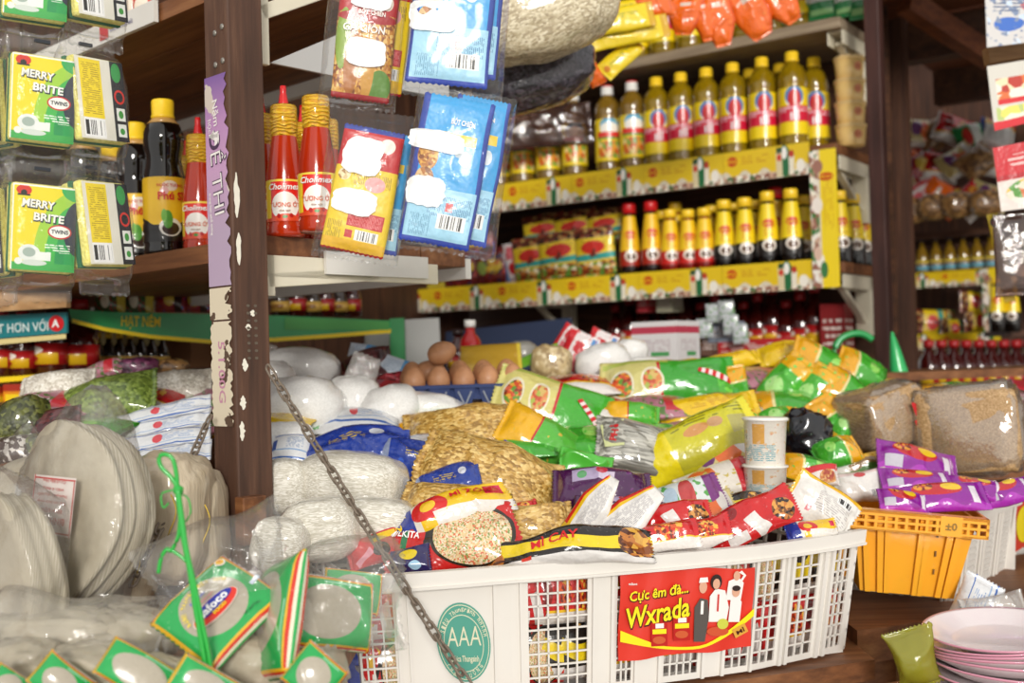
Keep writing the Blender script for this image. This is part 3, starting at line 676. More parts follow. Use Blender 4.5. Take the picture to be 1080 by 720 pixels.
spec = [(836, .05, 0, 1.05, 'yellow seasoning bottle with black base nearest the yellow side panel'), (811, .05, 0, 1.05, 'yellow seasoning bottle second from the side panel'), (787, .05, 0, 1.0, 'yellow seasoning bottle third from the side panel'), (765, .05, 0, 1.0, 'yellow seasoning bottle fourth from the side panel'),
        (744, .05, 1, .92, 'red seasoning bottle beside the four yellow ones'), (727, .05, 1, .92, 'red seasoning bottle in the middle of the three red ones'), (708, .05, 1, .95, 'red seasoning bottle beside the two tall orange ones'),
        (688, .05, 2, 1.1, 'tall orange-labelled seasoning bottle next to the red ones'), (665, .05, 2, 1.1, 'tall orange-labelled seasoning bottle beside the soup packets'),
        (820, .13, 2, 1.15, 'red-capped seasoning bottle standing behind the yellow front row'), (848, .13, 0, 1.0, 'yellow seasoning bottle behind the row by the side panel'), (797, .13, 0, 1.0, 'yellow-capped seasoning bottle in the second row, middle'), (775, .13, 0, 1.0, 'yellow-capped seasoning bottle in the second row above the fourth'), (752, .13, 1, 1.0, 'red seasoning bottle in the second row behind the red three'), (714, .13, 1, 1.1, 'red seasoning bottle with yellow cap rising behind the red three'), (699, .13, 0, 1.0, 'yellow-capped seasoning bottle behind the tall orange pair')]
for px, back, k, s, lb in spec:
    p = on(bs, px, 280, back, Z_LO); M = face_cam(p, .1); mg[k] = maggi(M, lb, G, k) if mg[k] is None else clone(mg[k], M, lb, G)
    [o for o in SC.objects if o.get('label') == lb][0].matrix_local = M @ Matrix.Diagonal((1.26, 1.26, 1.2 * s, 1))
# the bottles seen past the side panel
for i, (x, y) in enumerate([(.012, .1), (.034, .2), (.03, .28), (.0, .2)]):
    p = MS @ Vector((xp1 - .035 + x * .2, y, Z_LO)); clone(mg[0], face_cam(p, .3) @ Matrix.Scale(1.18, 4), ['black-based seasoning bottle first beyond the yellow side panel', 'black-based seasoning bottle second beyond the side panel', 'black-based seasoning bottle beside the cream bracket', 'yellow seasoning bottle hidden deepest beyond the side panel'][i], 'seasoning bottles at the shelf end')
# ================================================================== things hanging at the front: sponge packs and seasoning sachets
FILM = film('clear_bag_film', haze=.025, gloss=.012, wr=20, edge=.32); FILM2 = film('thick_clear_film', haze=.03, gloss=.012, wr=16, edge=.3)
t = NT('yellow_sponge'); v = t.obj(); t.bsdf(t.mix(t.voro(v, 260), H('#d9cf63'), H('#f2ea90')), .9, bump=t.voro(v, 300), bs=.6, bd=.002); SPONGE = t.m
SCOUR = worn('green_scourer', '#1e5a3c', '#2f7a50', .95, 0, 60, .8)
CARD = printed('sponge_card_front', '#e6d41a', [('e', 1.06, .15, .72, .82, '#9ccb3a'), ('e', 1.08, .12, .56, .7, '#3fb04a'), ('e', 1.1, .12, .42, .55, '#16924c'), ('r', .97, .14, .14, .14, '#1fa050'), ('e', 1.08, .52, .28, .34, '#20283e'), ('e', 1.02, .98, .26, .14, '#27a34f'), ('r', .5, .04, .5, .05, '#3aa84c'),
    ('e', .17, .93, .12, .06, '#cf2a18'), ('e', .17, .9, .05, .035, '#15120f'), ('r', .17, .875, .1, .01, '#15120f'), ('e', .28, .2, .17, .1, '#dfe4df'), ('e', .28, .21, .1, .055, '#9fb0a6'), ('r', .5, .17, .12, .05, '#e7ebe6'), ('e', .36, .09, .2, .035, '#cfd8d0'), ('e', .12, .1, .06, .04, '#e5e8e2'), ('lines', .72, .27, .2, .05, '#e9f3e6', 22), ('r', .5, .995, .5, .012, '#f4f4ee'), ('r', .005, .5, .012, .5, '#f4f4ee')], asp=.68, rough=.5, coat=.1, bs=0)
CARDB = printed('sponge_card_back', '#e9e6d8', [('r', .3, .62, .22, .36, '#f2d81c'), ('lines', .3, .62, .18, .32, '#b99a14', 26), ('bars', .3, .14, .22, .12), ('r', .86, .5, .14, .5, '#1a1c22'), ('e', .84, .86, .1, .12, '#2f9a48'), ('ring', .87, .56, .11, .09, '#d42a1c', .7), ('r', .87, .34, .09, .08, '#eef0ea'), ('e', .87, .34, .05, .05, '#3f9a3c'), ('r', .87, .14, .09, .08, '#eef0ea'), ('e', .87, .13, .05, .04, '#3f9a3c')], asp=.68, rough=.5, coat=.1, bs=0)
def sponge_pack(M, label):
    W, Hh, T = .0355, .052, .034
    s = MB().box(-W, W, -T / 2, -.0035, -Hh, Hh).box(-W, W, .0035, T / 2, -Hh, Hh).out('sponge_pack', SPONGE, M=M, bevel=.004); tag(s, label, 'sponge', 'hanging sponge packs')
    MB().box(-W - .0005, W + .0005, -.0034, .0034, -Hh - .0005, Hh + .0005).out('scourer', SCOUR, s, bevel=.001)
    fr = mesh('card', [(-W + .001, -T / 2 - .001, -Hh + .002), (W + .001, -T / 2 - .001, -Hh + .002), (W + .001, -T / 2 - .001, Hh - .002), (-W + .001, -T / 2 - .001, Hh - .002)], [(0, 1, 2, 3)], CARD, s, [(0, 0), (1, 0), (1, 1), (0, 1)], smooth=False)
    bk = mesh('card_back', [(W - .002, T / 2 + .001, -Hh + .002), (-W - .001, T / 2 + .001, -Hh + .002), (-W - .001, T / 2 + .001, Hh - .002), (W - .002, T / 2 + .001, Hh - .002)], [(0, 1, 2, 3)], CARDB, s, [(0, 0), (1, 0), (1, 1), (0, 1)], smooth=False)
    S = lambda x, z: (Vector((x, -T / 2 - .001, z)), Vector((0, -1, 0)))
    dk = flat('#1f2838', .4); W_ = flat('#f2f2ea', .4)
    for tx, x, z, w_ in (('MERRY', -.006, .028, .036), ('BRITE', .006, .0125, .034)):
        lettering(fr, S, tx, x + .0008, z - .0008, .0135, dk, bold=.07, width=w_ + .002, off=.0004, rot=-.06); lettering(fr, S, tx, x, z, .0125, W_, bold=.03, width=w_, off=.0008, rot=-.06)
    shape(fr, S, oval(.0185, -.003, .0135, .0085), RED, .0003); shape(fr, S, oval(.0185, -.003, .0118, .0068), W_, .0005); lettering(fr, S, 'TWINS', .0185, -.003, .0065, dk, bold=.03, width=.019, off=.0008)
    # clear sleeve, gathered above and below
    pc = Pouch(.165, .092, .064, 3, fin=.1, wr=.006, wk=40, ea=.3, eb=.45, pinch=.12)
    pc.build('plastic_sleeve', FILM, s, Matrix(((0, 1, 0, 0), (0, 0, -1, 0), (-1, 0, 0, -.004), (0, 0, 0, 1))), 30, 14)
    MB().box(-.009, .009, -.003, .001, Hh + .018, Hh + .022).out('twist_tie', flat('#22262e', .4), s)
    return s
sp0 = None
for px, py, d, rz, rx, lb in [(42, 107, 1.36, .56, .03, 'front-facing sponge pack with green card, middle row of the hanging sponges'), (42, 242, 1.35, .60, .03, 'front-facing sponge pack with green card, bottom row of the hanging sponges'), (36, -22, 1.37, .5, .05, 'front-facing sponge pack cut by the top edge'),
        (97, 108, 1.40, PI + 1.0, .06, 'sideways sponge pack in the middle row showing yellow back and barcode'), (103, 238, 1.39, PI + 1.08, .08, 'sideways sponge pack in the bottom row beside the soy bottles'), (96, -20, 1.41, PI + .95, .03, 'sideways sponge pack at the top showing barcode and icon panel'),
        (-16, 112, 1.37, PI - .3, 0, 'sponge pack at the picture edge in the middle row'), (-14, 248, 1.36, PI - .3, 0, 'sponge pack at the picture edge in the bottom row')]:
    M = Matrix.Translation(P(px, py, d)) @ Matrix.Rotation(-rz if rz > 2 else rz, 4, 'Z') @ Matrix.Rotation(-.03, 4, 'Y') @ Matrix.Rotation(rx, 4, 'X')
    M = Matrix.Translation(P(px, py, d)) @ Matrix.Rotation(rz, 4, 'Z') @ Matrix.Rotation(.05, 4, 'Y') @ Matrix.Rotation(rx, 4, 'X')
    sp0 = sponge_pack(M, lb) if sp0 is None else clone(sp0, M, lb)
# ---- seasoning sachets in clear hanging pockets
CHK = ['#c98a34', '#e0a848', '#8a4a1c', '#b5702a', '#e8c070']
S_RED = printed('sachet_crispy_red', '#b5121d', [('speck', .72, .5, .28, .5, CHK, 26), ('e', .62, .12, .2, .12, '#8aa83a'), ('e', .9, .8, .1, .2, '#5a8a2c'), ('e', .78, .3, .2, .13, '#b06a20'), ('e', .78, .58, .22, .11, '#d29a3c'), ('r', .985, .5, .02, .5, '#a30f18'), ('e', .36, .8, .05, .1, '#e8d8c8'), ('e', .47, .5, .04, .5, '#a81420')], asp=1.9, rough=.4, coat=.25)
S_BLUE = printed('sachet_blue', '#2fa4e4', [('r', .5, .04, .5, .05, '#2446a8'), ('r', .5, .97, .5, .035, '#2446a8'), ('r', .82, .5, .2, .46, '#a8dcf4'), ('lines', .74, .62, .07, .3, '#4b86b4', 30), ('food', .42, .2, .1, .14, CHK, 26), ('food', .58, .2, .08, .13, ['#b8763a', '#e2c08a', '#8a5222'], 26), ('r', .28, .55, .035, .3, '#f3cf2c'), ('e', .4, .72, .05, .08, '#dfe9ee'), ('e', .36, .62, .04, .07, '#c8d8e2'), ('r', .74, .62, .03, .05, '#d2202a'), ('bars', .84, .68, .05, .2, 1), ('r', .985, .5, .02, .5, '#2446b4'), ('lines', .88, .25, .07, .14, '#6aa0c0', 30)], asp=1.8, rough=.4, coat=.25)
S_RY = printed('sachet_red_yellow', '#f0cf1e', [('r', .16, .5, .17, .5, '#c4161f'), ('r', .02, .5, .02, .5, '#2a3f9c'), ('e', .13, .75, .06, .13, '#e9ddd2'), ('lines', .42, .6, .05, .3, '#9a7a18', 24), ('e', .45, .66, .06, .16, '#e6a0a0'), ('food', .4, .16, .05, .1, ['#d8c088', '#a87a3c', '#efe2b4'], 14), ('food', .6, .16, .05, .1, ['#c89a58', '#7a5a28', '#e4cf9c'], 14), ('r', .74, .62, .06, .28, '#c4161f'), ('lines', .74, .62, .05, .25, '#e88080', 30), ('bars', .86, .68, .04, .18, 1), ('r', .86, .4, .03, .06, '#c4161f'), ('lines', .85, .16, .08, .12, '#a88a18', 26), ('r', .95, .5, .045, .5, '#eab81a'), ('r', .995, .5, .01, .5, '#b0141c')], asp=1.75, rough=.4, coat=.25)
STICK = flat('#f1f1ef', .6)
def sachet(label, a, b, wpx, d, mat, seed, stickers=(), txt=(), nrm=(.08, -1, .05), t=.014, group='hanging seasoning sachets', **kw):
    o, p = sack('seasoning_sachet', label, 'sachet', a, b, wpx, t, mat, d=d, nrm=Vector(nrm), seed=seed, group=group, fin=.03, wr=.0022, wk=24, ea=.35, eb=.4, zig=.001, **kw)
    for (u, v, ru, rv, sd) in stickers: shape(o, p.S, blobpts((u - .5) * p.l, (v - .5) * p.w, ru * p.l, rv * p.w, sd), STICK, .0028, 'white_sticker')
    for (tx, u, v, sz, w_, m) in txt: lettering(o, p.S, tx, (u - .5) * p.l, (v - .5) * p.w, sz, m, rot=PI / 2, bold=.02, off=.0024, width=w_)
    return o
WL = flat('#f5efe6', .4)
sachet('red crispy-chicken sachet in the upper left pocket', (396, -55), (379, 106), 62, 1.43, S_RED, 11, [(.33, .52, .09, .33, 1), (.70, .52, .09, .33, 2)], [('BỘT CHIÊN', .44, .55, .008, .032, WL), ('GÀ GIÒN', .54, .45, .013, .05, WL)], nrm=(.2, -1, .0))
sachet('yellow and red sachet edge behind the crispy-chicken sachet', (412, -50), (396, 98), 56, 1.455, S_RY, 12, nrm=(.2, -1, 0))
sachet('blue sachet with bow-tie pattern edge in the upper right pocket', (486, -70), (470, 90), 86, 1.41, S_BLUE, 13, [(.57, .27, .1, .3, 3)], nrm=(.05, -1, 0))
sachet('blue sachet behind the upper right one', (502, -66), (488, 82), 70, 1.435, S_BLUE, 14, nrm=(.05, -1, 0))
sachet('red and yellow sachet with two white stickers in the lower left pocket', (396, 136), (371, 266), 66, 1.40, S_RY, 15, [(.24, .38, .15, .3, 5), (.61, .4, .1, .34, 6)], nrm=(.12, -1, .1))
sachet('blue sachet standing behind the red and yellow one', (412, 140), (392, 266), 52, 1.43, S_BLUE, 16, nrm=(.3, -1, .0))
sachet('blue sachet with two white stickers in the lower right pocket', (486, 104), (457, 258), 76, 1.385, S_BLUE, 17, [(.32, .3, .07, .4, 7), (.66, .26, .1, .26, 8)], [('BỘT CHIÊN', .17, .62, .009, .03, WL)], nrm=(.05, -1, .08))
sachet('blue sachet leaning right behind the stickered one', (512, 104), (484, 256), 58, 1.41, S_BLUE, 18, [], [('GIÒN', .14, .6, .008, .02, WL)], nrm=(.1, -1, .05))
def pocket(label, a, b, wpx, d, seed, nrm=(.1, -1, .05)):
    o, p = sack('hanging_pocket', label, 'plastic pocket', a, b, wpx, .06, FILM2, d=d, nrm=Vector(nrm), seed=seed, group='clear hanging pockets', fin=.03, wr=.004, wk=26, ea=.3, eb=.35, zig=.001)
pocket('clear plastic pocket around the crispy-chicken sachet', (396, -70), (376, 116), 82, 1.435, 21); pocket('clear plastic pocket around the upper right blue sachets', (492, -80), (476, 104), 106, 1.415, 22)
pocket('clear plastic pocket around the red and yellow sachet', (394, 118), (374, 276), 90, 1.41, 23); pocket('clear plastic pocket around the lower right blue sachets', (494, 96), (470, 268), 104, 1.395, 24)
# ================================================================== the heap of goods
SUGAR = fill('white_sugar', '#dcdbd7', '#e2e1dd', '#eae9e6', 500, .04, 1, .5, wr=12)
VERM = fill('white_vermicelli', '#bdb7a6', '#d2cdbf', '#ece9df', 150, .25, .9, .5, (1, 6, 6), 16)
MACA = fill('yellow_macaroni', '#96702a', '#c69a48', '#e6c67c', 150, 1, .9, .45, (1, 1.8, 1.8), 14)
MUNG = fill('green_mung_beans', '#4f6420', '#738a34', '#93a84e', 190, .7, .9, .5)
MUNGD = fill('dark_green_beans', '#2f3410', '#4c5220', '#6b7032', 150, .8, 1, .5)
RICEB = fill('rice_grains', '#b9b0a0', '#d8d1c2', '#ece8dd', 260, .5, .9, .5)
REDB = fill('dark_red_beans', '#2a0b0e', '#4a161b', '#662a2c', 130, .8, .9, .4)
PURB = fill('purple_beans', '#3d1830', '#6a2c50', '#8a4a6c', 130, .8, 1, .4)
NUT = fill('brown_nuts', '#5a3c1e', '#8a6234', '#b48a54', 90, .9, .8, .5)
BLKB = fill('black_beans', '#17141a', '#2d2833', '#4a444e', 140, .9, 1, .35)
PLAIN = fill('cream_beans', '#9a8258', '#bfa878', '#d8c8a0', 110, .6, .8, .5)
FIBER = fill('fried_noodle_block', '#94703f', '#b48e5c', '#cfae80', 260, .6, .9, .5, (3, .6, 3), 12)
GREYN = fill('glass_noodles', '#6c6a62', '#9c9a90', '#c8c6bc', 60, .7, 1, .4, (.4, 4, 4), 12)
BLKBAG = flat('#101219', .22, .8)
CF = film('clear_tail_film', haze=.16, gloss=.06, wr=30)
def lumpat(name, label, cat, px, py, rx, ry, mat, lift=.03, rot=0, depth=.9, seed=0, p=.8, amp=.08, group=None, d=None, k=2.2, tail=None, fine=0, knot=None, yaw=0):
    D = d if d else pile(px, py, 0).y - lift * .5; q = P(px, py, D); a, b = rx * D / FPX, ry * D / FPX
    M = Matrix.Translation(q) @ Matrix.Rotation(yaw, 4, 'Z') @ Matrix.Rotation(rot, 4, 'Y')
    o = lump(name, a, (a + b) / 2 * depth, b, mat, M=M, seed=seed, p=p, amp=amp, k=k, fine=fine); tag(o, label, cat, group)
    if tail:      # gathered neck of the bag
        tx, ty, tw = tail; A = Vector((tx * D / FPX * .55, 0, ty * D / FPX * .55)); B = Vector((tx * D / FPX, 0, ty * D / FPX)); M2, L = frame(A, B, Vector((.1, -1, .2)))
        Pouch(L * 1.5, tw * D / FPX, .006, seed, fin=.02, wr=.006, wk=60, pinch=-.0, ea=.3, eb=.4).build('bag_neck', CF, o, M2 @ Matrix.Translation((L * .2, 0, 0)), 14, 12)
    if knot: MB().lathe([(.0, -.003), (.004, 0), (.0, .003)], 8).out('rubber_band', flat('#e0a83c', .5), o, Matrix.Translation((a * .93, -b * .25, 0)), smooth=True)
    return o
gB = 'white bags behind the near post'
lumpat('sugar_bag', 'white sugar bag at the back, topmost beside the near post', 'bag', 318, 388, 40, 22, SUGAR, .06, .1, seed=1, group=gB, tail=(-60, 12, 30))
lumpat('sugar_bag', 'small white bag at the back tucked against the near post', 'bag', 288, 402, 24, 22, SUGAR, .04, seed=2, group=gB)
lumpat('sugar_bag', 'large round white bag crossed by the long chain', 'bag', 318, 432, 46, 36, SUGAR, .07, seed=3, group=gB)
lumpat('sugar_bag', 'white bag between the round bag and the wedge-shaped one', 'bag', 372, 424, 32, 28, SUGAR, .05, seed=4, group=gB, tail=(14, 40, 30))
lumpat('sugar_bag', 'wedge-shaped white bag standing above the blue packets', 'bag', 412, 432, 32, 27, SUGAR, .06, -.3, seed=5, p=.9, group=gB)
lumpat('sugar_bag', 'white bag lying below the egg tray, right of the wedge-shaped one', 'bag', 452, 431, 38, 18, SUGAR, .05, .15, seed=6, group=gB)
lumpat('sugar_bag', 'white bag low beside the post under the round bag', 'bag', 300, 462, 32, 18, SUGAR, .04, seed=8, group=gB)
S_SALT = printed('salt_packet_print', '#eceef0', [('r', .5, .1, .4, .02, '#3a6fc0'), ('r', .5, .3, .4, .02, '#8ab0dc'), ('r', .5, .85, .4, .02, '#3a6fc0'), ('lines', .6, .55, .2, .2, '#7a98c0', 16), ('r', .12, .5, .06, .2, '#2a58b0')], asp=1.5)
sack('salt_packet', 'white salt packet with blue lines under the white bags', 'packet', (284, 474), (330, 474), 30, .03, S_SALT, .05, seed=9, wr=.004)
sack('bean_packet', 'clear packet of red beans behind the white bags', 'packet', (362, 396), (412, 378), 34, .035, REDB, .05, seed=10, wr=.006, pinch=.2)
sack('bean_packet', 'clear packet of dark red beans next to the egg tray', 'packet', (388, 410), (432, 398), 18, .03, fill('red_beans_bright', '#5a0c14', '#8e1a24', '#b83440', 150, .7, 1), .06, seed=11, wr=.005)
S_RW = printed('red_white_bag_print', '#eeeae6', [('r', .75, .75, .28, .26, '#b5202c'), ('r', .3, .9, .2, .1, '#c8303a'), ('lines', .4, .5, .2, .2, '#c06068', 18)], asp=1.6)
sack('flour_packet', 'white packet with red print below the egg tray', 'packet', (426, 416), (484, 428), 26, .03, S_RW, .08, seed=12, wr=.004)
S_BLU2 = printed('pale_blue_packet_print', '#d6e2ee', [('r', .8, .5, .22, .5, '#4aa0dc'), ('lines', .4, .5, .25, .3, '#8aa4c0', 18)], asp=1.6)
sack('tissue_packet', 'white and light-blue packet left of the eggs', 'packet', (398, 382), (440, 396), 22, .02, S_BLU2, .08, seed=13)
sack('tissue_packet', 'small light-blue wrapper peeping over the white bags', 'packet', (368, 368), (398, 372), 14, .02, S_BLU2, .06, seed=14)
# white vermicelli, rolled in clear bags
gV = 'rolled vermicelli bags'
lumpat('vermicelli_bag', 'round end of a vermicelli roll beside the near post', 'vermicelli bag', 302, 513, 25, 30, VERM, .05, seed=21, p=.72, amp=.05, group=gV, knot=1)
lumpat('vermicelli_bag', 'biggest vermicelli roll lying across behind the chain', 'vermicelli bag', 372, 509, 58, 33, VERM, .07, .12, seed=22, p=.7, amp=.06, group=gV)
lumpat('vermicelli_bag', 'vermicelli roll at the bottom beside the torn post block', 'vermicelli bag', 338, 558, 42, 34, VERM, .045, -.1, seed=23, p=.72, amp=.06, group=gV)
lumpat('vermicelli_bag', 'vermicelli roll under the biggest one by the noodle packets', 'vermicelli bag', 398, 550, 42, 26, VERM, .04, .1, seed=24, p=.72, amp=.06, group=gV)
lumpat('vermicelli_bag', 'vermicelli roll mostly hidden under the rice-paper packs', 'vermicelli bag', 296, 575, 30, 30, VERM, .03, .1, seed=25, p=.72, amp=.06, group=gV)
# blue foil packets
BLUE = printed('blue_foil_print', '#1a3c9a', [('lines', .5, .62, .16, .1, '#c8b03c', 12), ('r', .08, .5, .05, .5, '#8a98b8'), ('e', .75, .7, .06, .1, '#d8dce8'), ('e', .3, .3, .05, .12, '#2e5cc8')], asp=2, rough=.18, coat=.9, bs=.8, wr=34)
gF = 'blue foil packets'
sack('foil_packet', 'long blue foil packet fanned out over the vermicelli roll', 'packet', (308, 486), (432, 462), 44, .03, BLUE, .10, seed=31, wr=.010, wk=22, pinch=.55, group=gF, bend=.006)
sack('foil_packet', 'crumpled blue foil packet in the middle of the blue three', 'packet', (402, 478), (472, 494), 46, .03, BLUE, .10, seed=32, wr=.014, wk=26, pinch=.3, group=gF)
sack('foil_packet', 'blue foil packet pointing right over the macaroni', 'packet', (436, 520), (506, 500), 36, .02, BLUE, .11, seed=33, wr=.009, wk=26, pinch=.5, group=gF)
sack('foil_packet', 'blue foil packet standing up like a sail between its neighbours', 'packet', (448, 500), (470, 462), 24, .012, BLUE, .115, seed=35, wr=.008, wk=26, pinch=.6, group=gF)
sack('foil_packet', 'slim blue foil packet right of the macaroni bags', 'packet', (532, 468), (584, 506), 16, .02, BLUE, .09, seed=34, wr=.008, wk=26, pinch=.3, group=gF)
# macaroni in clear bags
gM = 'macaroni bags'
sack('macaroni_bag', 'upper macaroni bag below the egg tray', 'macaroni bag', (426, 462), (548, 448), 52, .06, MACA, .05, seed=41, wr=.012, wk=14, group=gM)
sack('macaroni_bag', 'widest macaroni bag in the middle of the heap', 'macaroni bag', (442, 482), (592, 528), 70, .08, MACA, .06, seed=42, wr=.014, wk=14, group=gM)
sack('macaroni_bag', 'macaroni bag just above the noodle packets', 'macaroni bag', (424, 528), (540, 540), 44, .06, MACA, .05, seed=43, wr=.012, wk=14, group=gM)
sack('macaroni_bag', 'macaroni bag squeezed under the purple bags', 'macaroni bag', (520, 555), (600, 545), 36, .05, MACA, .03, seed=44, wr=.012, wk=14, group=gM)
sack('macaroni_bag', 'short macaroni bag beside the green noodle packs', 'macaroni bag', (520, 440), (570, 452), 30, .05, MACA, .05, seed=45, wr=.010, wk=14, group=gM)
# eggs in a blue pulp tray
D = 2.16; T0 = P(486, 408, D); MT = Matrix.Translation(T0) @ Matrix.Rotation(.12, 4, 'Z') @ Matrix.Rotation(.1, 4, 'X'); tray = empty('egg_tray', 'blue moulded tray holding brown eggs', 'egg tray', MT)
nx, ny, pt_ = 5, 4, .0455; vs = []; fs = []; N = 9
for i in range(nx * N + 1):
    for j in range(ny * N + 1):
        x, y = i / N, j / N; h = .5 * (math.cos(2 * PI * x) + math.cos(2 * PI * y)) * .5
        e = 0
        if i in (0, nx * N) or j in (0, ny * N): z = -.012
        else: z = .018 * h * 1.6 + .004
        vs.append(((x - nx / 2) * pt_, (y - ny / 2) * pt_, z))
m = ny * N + 1
for i in range(nx * N):
    for j in range(ny * N): fs.append((i * m + j, (i + 1) * m + j, (i + 1) * m + j + 1, i * m + j + 1))
NAVY = worn('navy_pulp', '#26345e', '#3a4a7c', .8, 0, 20, .5)
mesh('cup_sheet', vs, fs, NAVY, tray)
b = MB()
for i in range(nx):        # front skirt of cup cones
    c = (i + .5 - nx / 2) * pt_; y = -ny / 2 * pt_ - .002
    b.add([(c - .02, y, .014), (c + .02, y, .014), (c + .010, y - .003, -.032), (c - .010, y - .003, -.032), (c - .02, y + .012, .014), (c + .02, y + .012, .014), (c + .01, y + .012, -.032), (c - .01, y + .012, -.032)], [(0, 3, 2, 1), (0, 1, 5, 4), (1, 2, 6, 5), (3, 0, 4, 7), (2, 3, 7, 6), (4, 5, 6, 7)])
b.out('cup_skirt', NAVY, tray); MB().box(-nx / 2 * pt_ - .004, nx / 2 * pt_ + .004, -ny / 2 * pt_ - .006, -ny / 2 * pt_ - .001, .010, .016).out('rim', NAVY, tray)
b = MB()
for i in range(nx): c = (i + .5 - nx / 2) * pt_; b.bar((c - .012, -ny / 2 * pt_ - .0065, .004), (c, -ny / 2 * pt_ - .007, -.022), .002, .003); b.bar((c + .012, -ny / 2 * pt_ - .0065, .004), (c, -ny / 2 * pt_ - .007, -.022), .002, .003)
b.out('cone_ridges', flat('#8a8f9c', .7), tray)
t = NT('brown_eggshell'); t.bsdf(t.mix(t.noise(t.obj(), 70, 4), H('#a9714c'), H('#cf9a70')), .5, .1, bump=t.noise(t.obj(), 300, 2), bs=.1, bd=.001); EGG = t.m
egp = []
for k in range(11): a = -PI / 2 + PI * k / 10; egp.append((.0215 * math.cos(a) * (1 - .12 * math.sin(a)), .0275 * math.sin(a)))
eg = None; cells = [(i, j) for j in range(3) for i in range(nx)]
for n, (i, j) in enumerate(cells):
    M = MT @ Matrix.Translation(((i + .5 - nx / 2) * pt_, (j + .5 - ny / 2) * pt_, .022)) @ Matrix.Rotation(.2 * math.sin(n * 2.1), 4, 'X')
    lb = 'brown egg, %s from the left in the %s row of the blue tray' % (ORD[i], ['front', 'middle', 'back'][j])
    if eg is None: eg = tag(lathe_at(egp, 'egg', EGG, M=M), lb, 'egg', 'brown eggs')
    else: clone(eg, M, lb)
for px, py, lb in ((466, 372, 'brown egg lying alone on top of the other eggs'), (437, 398, 'brown egg beside the tray on its left'), (452, 392, 'brown egg leaning on the left end of the tray')):
    clone(eg, Matrix.Translation(P(px, py, D - .03 if py > 380 else D - .06)) @ Matrix.Rotation(1.2, 4, 'Y'), lb)
# things behind the eggs
S_BRN = printed('mustard_envelope_print', '#b5902c', [('r', .5, .5, .44, .4, '#c49c34'), ('r', .97, .5, .03, .5, '#e6cc4a'), ('r', .5, .04, .5, .05, '#e3c83e')], asp=2, bs=.2)
sack('flat_packet', 'flat mustard-yellow packet lying behind the eggs', 'packet', (486, 380), (550, 376), 30, .012, S_BRN, .10, nrm=(-.05, -.6, .8), seed=51, wr=.002)
lumpat('bean_bag', 'cream bag standing right of the mustard packet', 'bag', 581, 383, 22, 20, PLAIN, .08, .2, seed=52, p=.75)
S_MILK = printed('red_white_packet_print', '#efe6e4', [('r', .5, .88, .5, .13, '#d2222c'), ('r', .25, .4, .16, .2, '#e06a74'), ('e', .65, .45, .15, .18, '#c8202c'), ('r', .7, .12, .25, .08, '#4a8ac8'), ('blot', 9, .62, '#d84a50')], asp=.8)
for k, (a, b_, w_, lb) in enumerate([((600, 395), (618, 352), 34, 'red and white packet standing left of the white sugar lumps'), ((622, 388), (640, 350), 30, 'red and white packet standing behind its twin'), ((588, 372), (606, 345), 20, 'red-topped packet leaning above the cream bag')]):
    sack('milk_powder_packet', lb, 'packet', a, b_, w_, .025, S_MILK, .1, nrm=(-.2, -1, .25), seed=53 + k, group='red and white packets')
sack('green_wrapper', 'thin green wrapper behind the cream bag', 'packet', (548, 384), (590, 366), 10, .012, flat('#6fae2c', .35, .5), .1, seed=57)
lumpat('flour_bag', 'plump white flour bag left of the white carton', 'bag', 636, 384, 30, 22, SUGAR, .1, -.2, seed=58, group='white flour bags')
lumpat('flour_bag', 'smaller white flour bag touching the white carton', 'bag', 666, 371, 18, 14, SUGAR, .12, .1, seed=59, group='white flour bags')
lumpat('flour_bag', 'white flour bag low in front of the carton', 'bag', 690, 386, 28, 10, SUGAR, .1, .1, seed=60, group='white flour bags')
S_BOX = printed('white_carton_print', '#d8d6d6', [('r', .5, .8, .5, .08, '#b83a50'), ('lines', .5, .45, .35, .15, '#b8a8ac', 12), ('r', .62, .25, .2, .05, '#4a9a58')], asp=1.2, rough=.6, coat=0, bs=0)
def carton(name, label, px, py, wpx, hpx, d, dep, mat, yaw=YAW, cat='carton'):
    q = P(px, py, d); w_, h_ = wpx * d / FPX, hpx * d / FPX
    vs = [(x, y, z) for x in (-w_ / 2, w_ / 2) for y in (0, dep) for z in (-h_ / 2, h_ / 2)]; fs = []; uv = []; V = []
    for f in ((0, 4, 5, 1), (4, 6, 7, 5), (6, 2, 3, 7), (2, 0, 1, 3), (1, 5, 7, 3), (0, 2, 6, 4)):
        fs.append([len(V) + i for i in range(4)]); V += [vs[i] for i in f]; uv += [(0, 0), (1, 0), (1, 1), (0, 1)]
    return tag(mesh(name, V, fs, mat, None, uv, smooth=False, M=Matrix.Translation(q) @ Matrix.Rotation(yaw, 4, 'Z')), label, cat)
carton('white_carton', 'white carton with a red stripe under the long shelf', 690, 362, 54, 46, 2.75, .12, S_BOX)
# green noodle packs
def npk(name, base, end, foods=True, ts=.52):
    L = [('r', (ts + 1) / 2, .5, (1 - ts) / 2, .5, end), ('r', ts, .5, .012, .5, '#c81e2a')]
    if foods: L += [('e', .15, .42, .085, .3, '#e9e2c2'), ('food', .15, .42, .07, .24, ['#d8582c', '#e8a83c', '#8a3a1c', '#6a9a38'], 16), ('e', .37, .42, .085, .3, '#efe8cc'), ('food', .37, .42, .07, .24, ['#e08a4c', '#d8b868', '#c8502c', '#a8b848'], 16), ('r', .26, .9, .24, .05, '#b3c05a'), ('r', .26, .06, .24, .04, '#58a8a0'), ('blot', 5, .7, '#58a838')]
    else: L += [('blot', 6, .68, '#d8b93a')]
    L += [('speck', .9, .3, .05, .2, ['#5cc83a', '#4ab02c', '#7ada4c'], 14)]
    return printed(name, base, L, asp=2.1, rough=.25, coat=.7, bs=.45)
